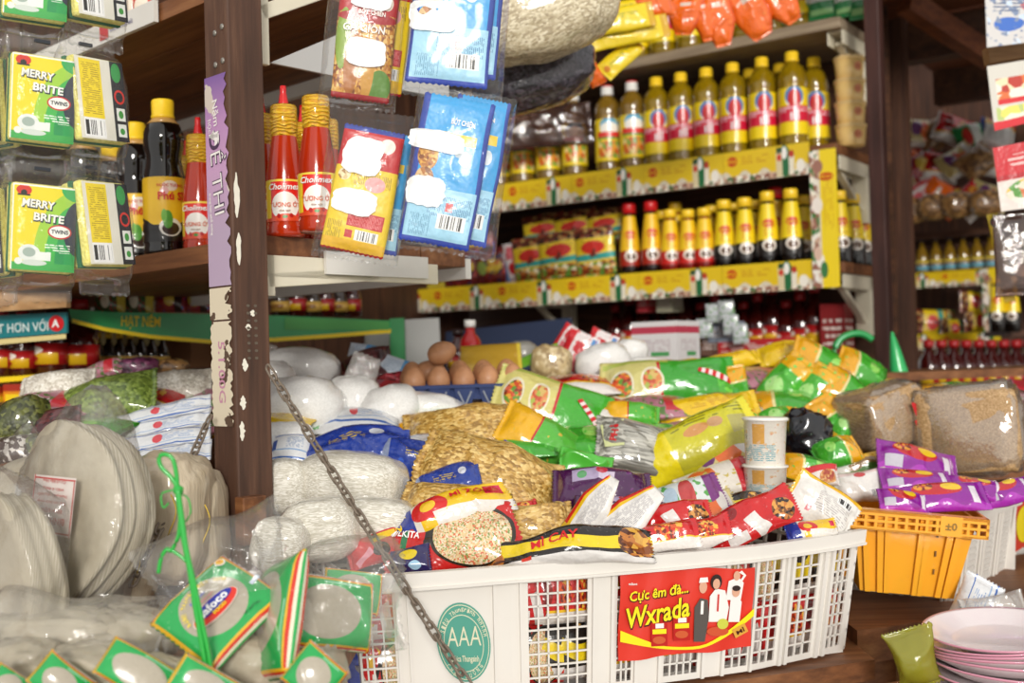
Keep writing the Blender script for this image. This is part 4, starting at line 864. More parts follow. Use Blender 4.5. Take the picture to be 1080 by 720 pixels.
NP1 = npk('green_noodle_print', '#d9d07c', '#3fae2c'); NP2 = npk('yellow_green_noodle_print', '#f0b61e', '#56b83a', False, .42); NP3 = npk('pale_green_noodle_print', '#d4cc80', '#35a22c', True, .42)
gN = 'green noodle packs'
o, p = sack('noodle_pack', 'noodle pack with two bowls pictured and a green end, beside the eggs', 'noodle pack', (522, 408), (642, 448), 56, .06, NP1, .14, seed=61, wr=.006, group=gN, nrm=(-.1, -.8, .6))
def stripe(o, p, a, b_, w_, n=9):
    d = Vector((b_[0] - a[0], b_[1] - a[1])); L = d.length; ang = math.atan2(d.y, d.x)
    for k in range(n):
        c = ((k + .5) / n * d.x + a[0], (k + .5) / n * d.y + a[1]); shape(o, p.S, quad(c[0], c[1], L / n * 1.04, w_, ang), RED if k % 2 == 0 else flat('#f0dada', .4), .0022, 'stripe')
stripe(o, p, (p.l * .2, p.w * .12), (p.l * .42, -p.w * .2), .012)
o, p = sack('noodle_pack', 'big green noodle pack lying level in the middle of the heap', 'noodle pack', (634, 408), (778, 400), 50, .07, NP3, .14, seed=62, wr=.007, group=gN, nrm=(0, -.85, .5)); stripe(o, p, (p.l * .22, p.w * .1), (p.l * .44, -p.w * .08), .012)
sack('noodle_pack', 'yellow and green noodle pack half under the bowl-printed one', 'noodle pack', (528, 440), (612, 484), 44, .06, NP2, .09, seed=63, wr=.007, group=gN)
sack('noodle_pack', 'small yellow and green noodle pack under the level green one', 'noodle pack', (636, 434), (696, 440), 22, .04, NP2, .09, seed=64, wr=.005, group=gN)
sack('noodle_pack', 'green crumpled pack end above the purple bags', 'noodle pack', (590, 482), (642, 490), 22, .03, flat('#4fb43a', .25, .7), .09, seed=65, wr=.012, wk=30, group=gN)
o, p = sack('glass_noodle_pack', 'clear grey glass-noodle pack with red-lettered tag in the middle of the heap', 'noodle pack', (628, 462), (706, 478), 50, .06, GREYN, .10, seed=66, wr=.008)
shape(o, p.S, quad(-p.l * .28, 0, p.l * .26, p.w * .5, .15), flat('#cfd49a', .5), .002, 'paper_tag'); lettering(o, p.S, 'PHỞ', -p.l * .28, 0, .016, RED, rot=1.4, bold=.03, off=.003)
YP = printed('yellow_wrapper_print', '#f0c81a', [('blot', 7, .66, '#e8b41a'), ('lines', .5, .5, .2, .2, '#c8901a', 10)], asp=2.4, bs=.5, coat=.8, rough=.2)
sack('yellow_packet', 'plain yellow packet under the level green pack', 'packet', (694, 438), (800, 424), 26, .045, YP, .10, seed=67, wr=.008)
LIME = printed('lime_pack_print', '#d2cc24', [('r', .17, .5, .17, .5, '#efdc1e'), ('lines', .68, .82, .3, .1, '#8a8820', 10), ('e', .55, .6, .1, .09, '#d89a5a'), ('e', .7, .62, .06, .1, '#d0a070'), ('r', .88, .5, .08, .16, '#b8b060'), ('r', .6, .2, .26, .14, '#c2bc34'), ('r', .97, .5, .03, .5, '#e3d822')], asp=2.3, rough=.22, coat=.8, bs=.4)
o, p = sack('noodle_pack', 'big lime-yellow noodle pack lying slanted with its yellow end towards us', 'noodle pack', (664, 500), (798, 442), 58, .075, LIME, .15, seed=68, wr=.008, group='lime noodle pack', nrm=(-.15, -.85, .5))
S_MIX = printed('mixed_snack_print', '#cdbb7a', [('e', .3, .6, .14, .3, '#6a2a6c'), ('e', .6, .4, .2, .3, '#e06a2a'), ('e', .85, .55, .12, .4, '#d8d2cc'), ('r', .5, .06, .5, .06, '#e8e4da'), ('e', .5, .7, .06, .14, '#c8341c')], asp=1.8, coat=.7)
sack('snack_packet', 'multicoloured snack packet between lime pack and paper cups', 'packet', (728, 500), (792, 462), 42, .04, S_MIX, .11, seed=69, wr=.006)
S_PG = printed('white_green_print', '#dfe6e4', [('blot', 4, .56, '#5aa850'), ('e', .5, .5, .12, .4, '#c84848'), ('r', .9, .5, .1, .5, '#7a2a7c'), ('e', .25, .5, .1, .3, '#b8cfe0')], asp=1.7, coat=.7)
sack('snack_packet', 'white and green flowered packet right of the purple bags', 'packet', (690, 538), (762, 516), 42, .04, S_PG, .08, seed=70, wr=.006)
# paper cups of noodles, stacked
CUPP = printed('cup_print', '#e9e4d8', [('lines', .6, .3, .2, .16, '#58a8b8', 18), ('r', .66, .68, .05, .2, '#e8b05a'), ('bars', .52, .66, .05, .12), ('blot', 9, .64, '#e8c49a'), ('blot', 14, .7, '#d87a7a')], asp=2.4, rough=.4, coat=.4, bs=.1)
D = pile(808, 510, 0).y - .06
for k, (y0, y1, lb) in enumerate(((526, 490, 'white printed noodle cup at the bottom of the stack'), (492, 440, 'white printed noodle cup on top of the stack'))):
    q = P(807, y0, D); h = (y0 - y1) * D / FPX; r = 23 * D / FPX
    o = lathe_at([(.001, 0), (r * .86, 0), (r * .88, .003), (r * .97, h * .93), (r * 1.03, h * .95), (r * 1.03, h * .985), (r * .95, h), (.001, h * .99)], 'noodle_cup', CUPP, M=Matrix.Translation(q) @ Matrix.Rotation(.03, 4, 'Y')); tag(o, lb, 'cup', 'stacked noodle cups')
    lathe_at([(r * 1.045, h * .94), (r * 1.05, h * .99), (r * .98, h * 1.006), (.001, h * 1.006)], 'lid', flat('#efece4', .4, .4), o)
# cluster of green and yellow packs at the right
GY1 = printed('green_yellow_pack_a', '#3fa82c', [('r', .16, .5, .17, .5, '#e9a916'), ('r', .35, .5, .02, .5, '#eadf9a'), ('e', .65, .5, .1, .2, '#9ade6a'), ('blot', 6, .64, '#5cc844'), ('r', .98, .5, .02, .5, '#2a7a20')], asp=2, coat=.9, rough=.2, bs=.6)
GY2 = printed('green_yellow_pack_b', '#4cb536', [('r', .86, .5, .15, .5, '#eeb41a'), ('e', .4, .5, .14, .24, '#b0e88c'), ('blot', 5, .62, '#74d454'), ('r', .5, .95, .5, .05, '#e0a81a')], asp=1.8, coat=.9, rough=.2, bs=.6)
gG = 'green and yellow packs on the right of the heap'
for k, (a, b_, w_, m_, lf, lb) in enumerate([((800, 378), (862, 366), 22, YP, .10, 'yellow pack at the crest of the green and yellow cluster'), ((838, 368), (902, 402), 34, GY1, .15, 'green pack on the crest sloping down right'), ((800, 432), (850, 378), 36, GY2, .15, 'bright green pack leaning left of the crest'), ((772, 386), (778, 432), 30, GY1, .12, 'green pack standing upright beside the level noodle pack'),
        ((838, 432), (876, 388), 32, GY2, .16, 'green pack in the middle of the cluster, yellow at its lower end'), ((868, 396), (918, 432), 34, GY1, .15, 'green pack sloping towards the brown blocks'), ((884, 376), (934, 402), 30, GY1, .13, 'rearmost green pack touching the right post'), ((862, 420), (890, 470), 34, GY1, .14, 'green pack hanging down right of the black bag'), ((800, 448), (846, 440), 26, GY2, .12, 'green pack lying behind the noodle cups'), ((740, 388), (800, 376), 18, YP, .09, 'yellow pack behind the level green pack'), ((905, 432), (880, 470), 26, GY2, .12, 'green pack wedged against the left brown block'), ((826, 490), (880, 500), 26, GY1, .08, 'green pack low behind the white packet'), ((770, 460), (800, 440), 22, GY2, .09, 'green pack behind the lime pack'), ((690, 395), (745, 384), 14, YP, .08, 'slim yellow pack behind the level green noodle pack'),
        ((905, 470), (860, 484), 30, GY1, .08, 'green pack under the left brown block')]):
    sack('green_pack', lb, 'noodle pack', a, b_, w_, .045, m_, lf, seed=80 + k, wr=.008, wk=20, group=gG, pinch=.1)
lumpat('black_bag', 'small knotted black plastic bag among the green packs', 'bag', 850, 456, 26, 24, BLKBAG, .17, .4, seed=97, amp=.2, k=2.5, fine=.05)
# purple bags
PUR = printed('purple_bag_print', '#48124e', [('r', .34, .62, .14, .16, '#b8a8cc'), ('e', .3, .62, .05, .1, '#5aa86a'), ('r', .55, .55, .08, .1, '#d8c8e0'), ('e', .5, .7, .06, .1, '#c8304a'), ('blot', 5, .68, '#6a2470')], asp=2.2, coat=.9, rough=.18, bs=.6)
o, p = sack('purple_packet', 'glossy purple packet in the middle behind the red wedges', 'packet', (582, 514), (684, 518), 40, .06, PUR, .09, seed=101, wr=.008, group='dark purple packets')
sack('purple_packet', 'dark purple packet below, towards the red noodle packets', 'packet', (606, 534), (706, 542), 24, .05, PUR, .06, seed=102, wr=.007, group='dark purple packets')
# blocks of fried noodles in clear bags
def block(label, px, py, rx, ry, rot, yaw, seed, txt=None):
    o = lumpat('noodle_block', label, 'noodle block', px, py, rx, ry, FIBER, .28, rot, .9, seed, p=.3, amp=.05, group='brown noodle blocks', yaw=yaw)
    D = pile(px, py, 0).y - .14; a, b_ = rx * D / FPX, ry * D / FPX
    lump('clear_wrap', a * 1.05, (a + b_) / 2 * .95, b_ * 1.06, film('block_wrap_%d' % seed, haze=.08, gloss=.2, wr=12), o, seed=seed + 3, p=.4, amp=.12, k=2.5, fine=.03)
    return o, a, b_
o, a, b_ = block('brown noodle block tilted beside the green packs with red letters', 928, 440, 40, 31, -.22, .5, 111)
S = lambda x, z: (Vector((x, -(a + b_) / 2 * .95 - .008, z)), Vector((0, -1, 0)))
for k in (0, 1): lettering(o, S, 'MÌ', a * .45, b_ * (.35 - k * .6), .035, flat('#c22a30'), bold=.04, off=.002, rot=.25)
block('largest brown noodle block in shiny wrap at the right edge', 1022, 452, 52, 46, -.05, -.5, 112)
# purple and magenta packs before the blocks
MAG = printed('magenta_pack_print', '#8e1a98', [('e', .45, .72, .28, .3, '#c8202c'), ('wave', .2, .1, 6, '#b030b8'), ('e', .6, .75, .12, .14, '#f0c81c'), ('r', .18, .3, .1, .16, '#c8c4d0'), ('r', .85, .5, .04, .3, '#e8e0ea'), ('food', .3, .8, .1, .15, ['#c8301c', '#e89a2c', '#7a1c10'], 14)], asp=2.6, coat=.8, rough=.2, bs=.5)
gP = 'magenta noodle packets'
for k, (a, b_, w_, lf, lb) in enumerate([((926, 478), (1008, 498), 34, .13, 'magenta packet on top, leaning on the large brown block'), ((928, 506), (1004, 508), 26, .08, 'magenta packet in the middle below the top one'), ((944, 528), (1042, 522), 30, .09, 'magenta packet in front by the white crate rim'), ((1000, 512), (1060, 520), 22, .07, 'dark green and magenta packet at the end below the large block'), ((926, 526), (980, 534), 24, .05, 'magenta packet lowest, against the orange crate'), ((1030, 528), (1090, 512), 24, .05, 'magenta packet at the picture edge behind the white crate')]):
    sack('magenta_packet', lb, 'noodle packet', a, b_, w_, .03, MAG, lf, seed=120 + k, wr=.006, group=gP)

S_OR = printed('orange_white_snack_print', '#e4ddd0', [('e', .35, .5, .2, .4, '#e0702a'), ('blot', 5, .6, '#c8b45a'), ('r', .9, .5, .1, .5, '#c8303a')], asp=1.7, coat=.6)
sack('snack_packet', 'orange and white snack packet below the lime pack, left of the cups', 'snack packet', (716, 522), (792, 498), 36, .04, S_OR, .05, seed=141, wr=.006)
sack('snack_packet', 'orange and white snack packet right of the cups behind the white noodle packet', 'snack packet', (800, 532), (862, 520), 34, .04, S_OR, .03, seed=142, wr=.006)
sack('snack_packet', 'flat snack packet peeping under the flowered packet', 'snack packet', (700, 548), (776, 530), 34, .04, S_MIX, .02, seed=143, wr=.006)
# ================================================================== plastic crates and the noodle packets in the front one
t = NT('white_crate_plastic'); n_ = t.noise(t.obj(), 7, 5); t.bsdf(t.mix(n_, H('#d6d1c9'), H('#e8e4dd')), .45, .15, sss=0); WPL = t.m
YPL = worn('orange_crate_plastic', '#e99a16', '#f6b32c', .4, .3, 6)
ZR, ZB = 1.140, .968
RIM = [(x, plane_hit(x, y, Vector((0, 0, ZR)), SZ)) for x, y in ((372, 609.5), (400, 608), (430, 606), (485, 602), (540, 597.5), (600, 593.5), (650, 589.5), (705, 585), (760, 580), (800, 576), (850, 569), (880, 564.5), (905, 560))]
def rimp(px):
    for (a, A), (b_, B) in zip(RIM, RIM[1:]):
        if px <= b_ or b_ == RIM[-1][0]: return A.lerp(B, (px - a) / (b_ - a))
def wallpt(px, h, out=0.0):       # h 0 at the rim .. 1 at the foot, walls drawn in towards the foot
    p = rimp(px); q = rimp(min(px + 4, 905)) - rimp(max(px - 4, 372)); n = Vector((q.y, -q.x, 0)).normalized()
    r = p - n * (.022 * h - out); c = RIM[6][1]; r += (c - p) * .03 * h; r.z = ZR + (ZB - ZR) * h; return r
crate = empty('plastic_crate', 'white slotted plastic crate full of noodle packets with a red poster on its front', 'crate', Vector((0, 0, 0)))
WIN = [(374, 386), (388, 412), (556, 620), (652, 668), (704, 741), (772, 796), (804, 827), (842, 867), (884, 900)]
def slab(b, x0, x1, h0, h1, out, th=.003):
    n = max(1, int((x1 - x0) / 9)); v = []
    for i in range(n + 1):
        x = x0 + (x1 - x0) * i / n
        for h in (h0, h1):
            for o in (out, out - th): v.append(wallpt(x, h, o))
    f = []
    for i in range(n):
        a = i * 4; c = a + 4; f += [(a, a + 2, c + 2, c), (a + 1, c + 1, c + 3, a + 3), (a, c, c + 1, a + 1), (a + 2, a + 3, c + 3, c + 2)]
    f += [(0, 1, 3, 2), (n * 4, n * 4 + 2, n * 4 + 3, n * 4 + 1)]; b.add(v, f)
HW0, HW1 = .13, .95
b = MB(); slab(b, 372, 905, .0, .13, .0); slab(b, 372, 905, .95, 1.0, .0)
edges = [372] + [e for w_ in WIN for e in w_] + [905]
for i in range(0, len(edges), 2): slab(b, edges[i], edges[i + 1], .13, .95, 0)
for x0, x1 in WIN:
    cols = max(2, round((x1 - x0) / 10.5)) if x0 < 640 else max(3, round((x1 - x0) / 8)); rows = 9
    for c in range(1, cols): xc = x0 + (x1 - x0) * c / cols; slab(b, xc - .9, xc + .9, .13, .95, -.0002, .0025)
    for r in range(1, rows): hc = .13 + .82 * r / rows; slab(b, x0, x1, hc - .007, hc + .007, -.0002, .0025)
for x in (416, 428, 520, 548, 626, 646, 672, 698, 746, 768, 799.5, 832, 838, 872, 880): slab(b, x - 1.6, x + 1.6, .0, 1.0, .005, .006)
b.out('front_wall', WPL, crate)
b = MB(); slab(b, 371, 906, -.02, .10, .013, .013); slab(b, 371, 906, .085, .105, .016, .006); b.out('rim', WPL, crate)
# other three walls and the floor
bk = Vector((-.39, .92, 0)).normalized() * .36
L0, L1 = wallpt(372, 0), wallpt(905, 0); l0, l1 = wallpt(372, 1), wallpt(905, 1)
for nm, a, c, a2, c2 in (('side_wall', L0, L0 + bk, l0, l0 + bk), ('side_wall', L1, L1 + bk * .9, l1, l1 + bk * .9), ('back_wall', L0 + bk, L1 + bk * .9, l0 + bk, l1 + bk * .9)):
    b = MB(); n = ((c - a).cross(SZ)).normalized() * .003
    for k in range(9):
        u0, u1 = k / 9 + .012, (k + 1) / 9 - .012
        for h0, h1 in ((.0, .13), (.9, 1)): pass
        for (s0, s1, h0, h1) in ((k / 9, k / 9 + .02, 0, 1),) + tuple((k / 9, (k + 1) / 9, hh, hh + .03) for hh in (0, .13, .26, .4, .54, .68, .82, .97)):
            v = [(a.lerp(c, s)).lerp(a2.lerp(c2, s), h) + o for s in (s0, s1) for h in (h0, h1) for o in (Vector(), n)]
            b.add(v, [(0, 2, 6, 4), (1, 5, 7, 3), (0, 4, 5, 1), (2, 3, 7, 6), (0, 1, 3, 2), (4, 6, 7, 5)])
    b.out(nm, WPL, crate)
b = MB(); b.add([l0, l1, l1 + bk * .9, l0 + bk] + [p - SZ * .004 for p in (l0, l1, l1 + bk * .9, l0 + bk)], [(0, 1, 2, 3), (7, 6, 5, 4), (0, 4, 5, 1), (1, 5, 6, 2), (2, 6, 7, 3), (3, 7, 4, 0)]); b.out('floor_panel', WPL, crate)
# green triple-A oval printed on the plain panel
def FS(out):
    def S(px, py):      # (pixel column, pixel row) on the front wall, as the maker's flat print
        lo, hi = -.2, 1.6
        for _ in range(24):
            m = (lo + hi) / 2
            if pix(wallpt(px, m, out))[1] < py: lo = m
            else: hi = m
        p = wallpt(px, lo, out); q = wallpt(px + 3, lo, out) - wallpt(px - 3, lo, out); return p, Vector((q.y, -q.x, 0)).normalized()
    return S
S1 = FS(.0008)
TEAL = flat('#4f9a88', .55); CRM = flat('#d8d6b8', .55)
lg = shape(crate, S1, oval(486, 677, 29, 42, 40, -.12), TEAL, .0004, 'printed_oval')
o = shape(lg, S1, oval(486, 677, 27.4, 40, 40, -.12), CRM, .0007, 'ring'); shape(lg, S1, oval(486, 677, 26.6, 39, 40, -.12), TEAL, .001, 'ring_inner'); shape(lg, S1, oval(486, 678, 21.5, 30.5, 40, -.12), CRM, .0013, 'ring_two'); shape(lg, S1, oval(486, 678, 20.7, 29.5, 40, -.12), TEAL, .0016, 'field')
def ink(parent, S, tx, px, py, size, w_, mat, rot=0, bold=.02, shear=0, off=.002):
    vs, fs = text2d(tx, bold, shear); e = max(q.x for q in vs) - min(q.x for q in vs); c, s = math.cos(rot), math.sin(rot); V = []
    for q in vs:
        x, y = q.x * w_ / e, -q.y * size; p, n = S(px + x * c - y * s, py + x * s + y * c); V.append(p + n * off)
    return mesh('lettering', V, fs, mat, parent, smooth=False)
for k in range(3): ink(lg, S1, 'A', 474 + k * 12.4, 671 - k * .6, 30, 12, CRM, bold=-.005)
ink(lg, S1, 'Bibica Thungsinh', 487, 695, 9, 30, CRM)
import itertools
for ring_txt, a0, a1 in (('SIÊU Thungrinh NHANH', -PI + .35, -.25), ('CHẤT LƯỢNG', .75, PI - .75)):
    n = len(ring_txt)
    for i, ch in enumerate(ring_txt):
        if ch == ' ': continue
        a = a0 + (a1 - a0) * i / (n - 1) if a0 < 0 else (PI - (a0 + (a1 - a0) * i / (n - 1)))
        ink(lg, S1, ch, 486 + 24.2 * math.cos(a), 677.5 + 35 * math.sin(a), 6.5, 2.6, CRM, rot=(a + PI / 2) if a0 < 0 else (a - PI / 2), bold=.02)
# the red poster on the crate front
S2 = FS(.0075); S3 = FS(.0085); RP = flat('#d93626', .4, .4); YP_ = flat('#f6e01e', .4, .2); DKP = flat('#4a1512', .4); GRY = flat('#57504c', .4); SKN = flat('#d8a488', .5); WHT = flat('#efe8e4', .45); GRN = flat('#c8cc4a', .4)
po = empty('red_poster', 'red poster with yellow words fixed to the front of the white crate', 'poster', Vector((0, 0, 0)))
b = MB(); NX, NY = 24, 12
def pc(u, v):
    x = 651.5 + 143.5 * u + .8 * math.sin(v * 7); t0 = 601.5 - 4 * u + 1.5 * math.sin(u * 9); b0 = 697 - 15 * u + 1.2 * math.sin(u * 11); y = t0 + (b0 - t0) * v; p, n = S2(x, y); return p + n * .0015 * math.sin(u * 23 + v * 4)
vs = [pc(i / NX, j / NY) for i in range(NX + 1) for j in range(NY + 1)]
mesh('sheet', vs, [(i * (NY + 1) + j, i * (NY + 1) + j + 1, (i + 1) * (NY + 1) + j + 1, (i + 1) * (NY + 1) + j) for i in range(NX) for j in range(NY)], RP, po, hide=False)
def flatp(pts, mat, off=.003, name='print'):
    n = len(pts); return shape(po, S2, pts, mat, off, name)
def strip_poly(top, bot): return top + bot[::-1]
sw = [(652 + 143 * i / 20) for i in range(21)]
for i in range(20):      # yellow swoosh, laid in short quads
    f = lambda x: 676 + 13 * math.sin((x - 652) / 143 * PI * .9) - 22 * max(0, (x - 735) / 60) ** 1.6 - 9 * ((x - 652) / 143); g = lambda x: f(x) - (12 * (1 - (x - 652) / 60) if x < 700 else 3 + 5 * max(0, (x - 745) / 50))
    x0, x1 = sw[i] + .4, sw[i + 1] + .4
    flatp([(x0, f(x0)), (x1, f(x1)), (x1, min(g(x1), f(x1) - 3)), (x0, min(g(x0), f(x0) - 3))], YP_, .0035, 'swoosh')
for tx, x, y, sz, w_, ro, sh in (('Cực êm đà...', 692, 625, 14, 62, -.16, .25), ('Wxrada', 692, 645, 29, 66, -.2, .3)):
    ink(po, S2, tx, x + .9, y + .9, sz, w_ + 2, DKP, ro, .05, sh, .0038); ink(po, S2, tx, x, y, sz, w_, YP_, ro, .02, sh, .0046)
ink(po, S2, 'mikoo', 664.5, 615, 4, 9, WHT, 0, .02, 0, .004)
for x, y in ((694, 668), (718, 662)):      # two little packets
    flatp(quad(x, y, 18, 25, -.05), flat('#b81c18', .4), .004); flatp(quad(x, y - 9, 9, 5, -.05), WHT, .0046); flatp(quad(x, y - 3, 15, 5, -.05), YP_, .0046); flatp(oval(x, y + 6, 7, 4), flat('#c8582c', .5), .0046)
# four printed figures: suit and cap, tall woman, two in white
flatp([(732, 676), (731, 640), (737, 630), (745, 632), (747, 650), (744, 676)], GRY); flatp(quad(739, 640, 3, 14), WHT, .0036); flatp(oval(739, 618.5, 4.2, 6.5), SKN, .0036); flatp([(734, 614), (735, 608.5), (743, 608), (744, 613)], WHT, .0042)
flatp([(747, 655), (747, 628), (753, 620), (763, 622), (768, 640), (766, 655)], WHT); flatp(oval(753, 613, 6, 8), flat('#2c1c18', .5), .0034); flatp(oval(753, 615, 3.8, 5.5), SKN, .004); flatp(quad(756, 635, 2, 18), flat('#c83a34'), .0036)
flatp([(764, 632), (766, 612), (776, 608), (782, 614), (780, 632)], WHT, .0034); flatp(oval(774, 606.5, 3.5, 5), SKN, .004); flatp([(779, 614), (784, 606), (779, 601), (776, 603), (781, 606), (777, 613)], WHT, .0038)
flatp([(768, 655), (769, 632), (776, 628), (781, 634), (780, 655)], WHT, .0038); flatp(oval(774, 623, 4.2, 5.8), SKN, .0044); flatp(oval(774, 619.5, 4.4, 3), flat('#2c1c18', .5), .0048)
flatp(oval(762, 657, 6, 5.5), GRN, .0044); flatp(oval(757, 665, 12, 5), flat('#c8502c', .5), .004); flatp(quad(781, 664, 15, 10, -.5), flat('#d8a03c', .5), .0046); ink(po, S2, 'MÌ', 781, 664, 6, 9, DKP, -.5, .02, 0, .0052)
# orange crate behind it, tilted
D = 1.74; OC = P(962, 585, D)
oc = empty('plastic_crate', 'orange plastic crate with slotted rim, tilted beside the white one', 'crate', Matrix.Translation(OC) @ Matrix.Rotation(-.12, 4, 'Z') @ Matrix.Rotation(.10, 4, 'Y') @ Matrix.Rotation(.06, 4, 'X'))
W0, W1, HH, DP = .091, .070, .135, .16
def tub_walls(b, w0, w1, d0, d1, z0, z1, th=.004):
    T = [(-w0, -.0, z1), (w0, -.0, z1), (w0, d0, z1), (-w0, d0, z1)]; Bt = [(-w1, .014, z0), (w1, .014, z0), (w1, d0 - .014, z0), (-w1, d0 - .014, z0)]
    Ti = [(x * (1 - th / w0), y + (th if y < .02 else -th), z) for x, y, z in T]; Bi = [(x * (1 - th / w1), y + (th if y < .05 else -th), z) for x, y, z in Bt]
    v = T + Bt + Ti + Bi; f = []
    for i in range(4): j = (i + 1) % 4; f += [(i, 4 + i, 4 + j, j), (8 + i, 8 + j, 12 + j, 12 + i), (i, j, 8 + j, 8 + i)]
    f += [(4, 7, 6, 5), (12, 13, 14, 15)]; b.add(v, f)
b = MB(); tub_walls(b, W0, W1, DP, 0, -.065, .062); b.out('body', YPL, oc)
b = MB()
for x in (-.075, -.052, -.04, .012, .02, .055, .068): b.add([(x - .005, -.001, .058), (x + .005, -.001, .058), (x * .8 + .004, .0125, -.064), (x * .8 - .004, .0125, -.064), (x - .005, -.007, .058), (x + .005, -.007, .058), (x * .8 + .004, .0065, -.064), (x * .8 - .004, .0065, -.064)], [(0, 1, 2, 3), (7, 6, 5, 4), (0, 3, 7, 4), (1, 5, 6, 2), (0, 4, 5, 1), (3, 2, 6, 7)])
b.out('ribs', YPL, oc)
b = MB(); y0, y1 = -.014, DP + .014; w = W0 + .014
for z0, z1 in ((.036, .041), (.048, .052), (.058, .066)): b.box(-w, w, y0, y0 + .004, z0, z1); b.box(-w, w, y1 - .004, y1, z0, z1); b.box(-w, -w + .004, y0, y1, z0, z1); b.box(w - .004, w, y0, y1, z0, z1)
for k in range(15):
    x = -w + 2 * w * k / 14; b.box(max(x - .0022, -w), min(x + .0022, w), y0 + .0003, y0 + .0037, .036, .066)
b.box(.034, .066, y0 - .0004, y0 + .003, .036, .066); b.box(-w, w, y0, y1 * .0 + .004, .062, .066); b.box(-w, w, y0, y0 + .016, .0355, .038)
for s in (-1, 1): b.box(s * w - (.004 if s > 0 else 0), s * w + (0 if s > 0 else .004), y0, y1, .036, .062)
rim_o = b.out('rim', YPL, oc); lettering(rim_o, lambda x, z: (Vector((x, y0 - .0006, z)), Vector((0, -1, 0))), '±0', .05, .051, .016, flat('#8a6a20'), bold=.03, off=.0006)
b = MB()
for z in (.03, .0, -.028): b.box(.034, .036, .003 + (.03 - z) * .1 - .004, .006, z, z + .008)
b.out('slot_marks', flat('#6a4210'), oc)
# white crates receding to the right
def small_crate(label, A, B, dep, h, taper=.02):
    """A,B are the rim ends of the side we see"""
    x = (B - A); L = x.length; x.normalize(); y = SZ.cross(x); M = Matrix((x, y, SZ)).transposed().to_4x4(); M.translation = A
    c = empty('plastic_crate', label, 'crate', M, 'white slotted crates on the right'); b = MB()
    for face in range(4):
        LL, off, rot = [(L, Vector((0, 0, 0)), 0), (dep, Vector((L, 0, 0)), PI / 2), (L, Vector((L, dep, 0)), PI), (dep, Vector((0, dep, 0)), 3 * PI / 2)][face]; R = Matrix.Translation(off) @ Matrix.Rotation(rot, 4, 'Z')
        def sl(u0, u1, v0, v1, out=0, th=.003):
            def q(u, v, o): return Vector((LL / 2 + (u - LL / 2) * (1 - taper * 1.2 * v / h * .6), taper * v / h - o, -v))
            V = [q(u, v, o) for u in (u0, u1) for v in (v0, v1) for o in (out, out - th)]
            b.add(V, [(0, 2, 6, 4), (1, 5, 7, 3), (0, 4, 5, 1), (2, 3, 7, 6), (0, 1, 3, 2), (4, 6, 7, 5)], R)
        sl(-.008, LL + .008, -.004, .014, .010, .012); sl(0, LL, .014, .03); sl(0, LL, h - .012, h); n = max(2, int(LL / .085)); pw = LL / n
        for k in range(n):
            a0, a1 = k * pw, (k + 1) * pw; wa, wb = a0 + pw * .27, a1 - pw * .27; sl(a0, wa, .03, h - .012); sl(wb, a1, .03, h - .012); sl(a0 + .006, a0 + .012, .01, h, .005); sl(a1 - .012, a1 - .006, .01, h, .005)
            for j in range(1, 4): xx = wa + (wb - wa) * j / 4; sl(xx - .0014, xx + .0014, .03, h - .012)
            for j in range(1, 9): vv = .03 + (h - .042) * j / 9; sl(wa, wb, vv - .0014, vv + .0014)
    b.out('slotted_walls', WPL, c); MB().box(taper, L - taper, taper, dep - taper, -h, -h + .004).out('floor_panel', WPL, c); return c
ZC = 1.135
def onz(px, py, z): return plane_hit(px, py, Vector((0, 0, z)), SZ)
A_, B_ = P(1002, 550, 1.86), P(1072, 526, 2.14); B_.z = A_.z
small_crate('white slotted crate right of the orange one with magenta packets in it', A_, B_, .2, .14)
A_, B_ = P(1062, 518, 2.18), P(1112, 502, 2.5); B_.z = A_.z
rc = small_crate('white crate cut by the right picture edge with a red and yellow sheet', A_, B_, .3, .15)
Sr = lambda x, z: (Vector((x, -.002, z)), Vector((0, -1, 0)))
st_ = MB().box(.03, .3, -.004, -.003, -.12, -.03).out('printed_sheet', flat('#d8402c', .4, .3), rc); shape(st_, lambda x, z: (Vector((x, -.0045, z)), Vector((0, -1, 0))), oval(.1, -.075, .06, .035), YP_)
# ---- noodle packets heaped in the front crate
def nood(name, base, *L, asp=2.1): return printed(name, base, L, asp=asp, rough=.22, coat=.75, bs=.45, wr=30)
N_RED = nood('red_noodle_print', '#cf1c22', ('r', .5, .12, .5, .13, '#ece6e0'), ('r', .5, .26, .5, .025, '#f0c020'), ('e', .3, .6, .12, .26, '#8a1a14'), ('food', .68, .55, .16, .3, ['#e0602c', '#f0b848', '#7a2414', '#d8381c'], 14), ('r', .03, .5, .03, .5, '#e8e2dc'))
N_BLK = nood('black_yellow_noodle_print', '#171310', ('wave', .72, .1, 3.4, '#f0d21c', .3), ('wave', .42, .1, 3.4, '#171310', .3), ('r', .5, .1, .5, .13, '#e6e2de'), ('food', .9, .55, .1, .4, ['#c87a2c', '#e8b04a', '#5a2c14', '#8a4a1c'], 12), ('food', .05, .45, .1, .4, ['#c87a2c', '#a85a24', '#5a2c14'], 12), ('r', .28, .22, .03, .08, '#d2301c'))
N_FOOD = nood('bowl_noodle_print', '#c81a18', ('r', .36, .5, .05, .5, '#16120f', -.45), ('e', .68, .48, .30, .5, '#2a2418'), ('food', .68, .46, .27, .45, ['#e6c890', '#efdcb4', '#d8704c', '#8aa05a', '#e0b888', '#f0e2c8', '#e8d0a0'], 46), ('r', .2, .7, .05, .22, '#2a7a4c', -.4), ('e', .14, .28, .1, .2, '#241a50'), ('e', .16, .34, .05, .1, '#f0d020'), ('e', .06, .12, .04, .12, '#a8c8e0'))
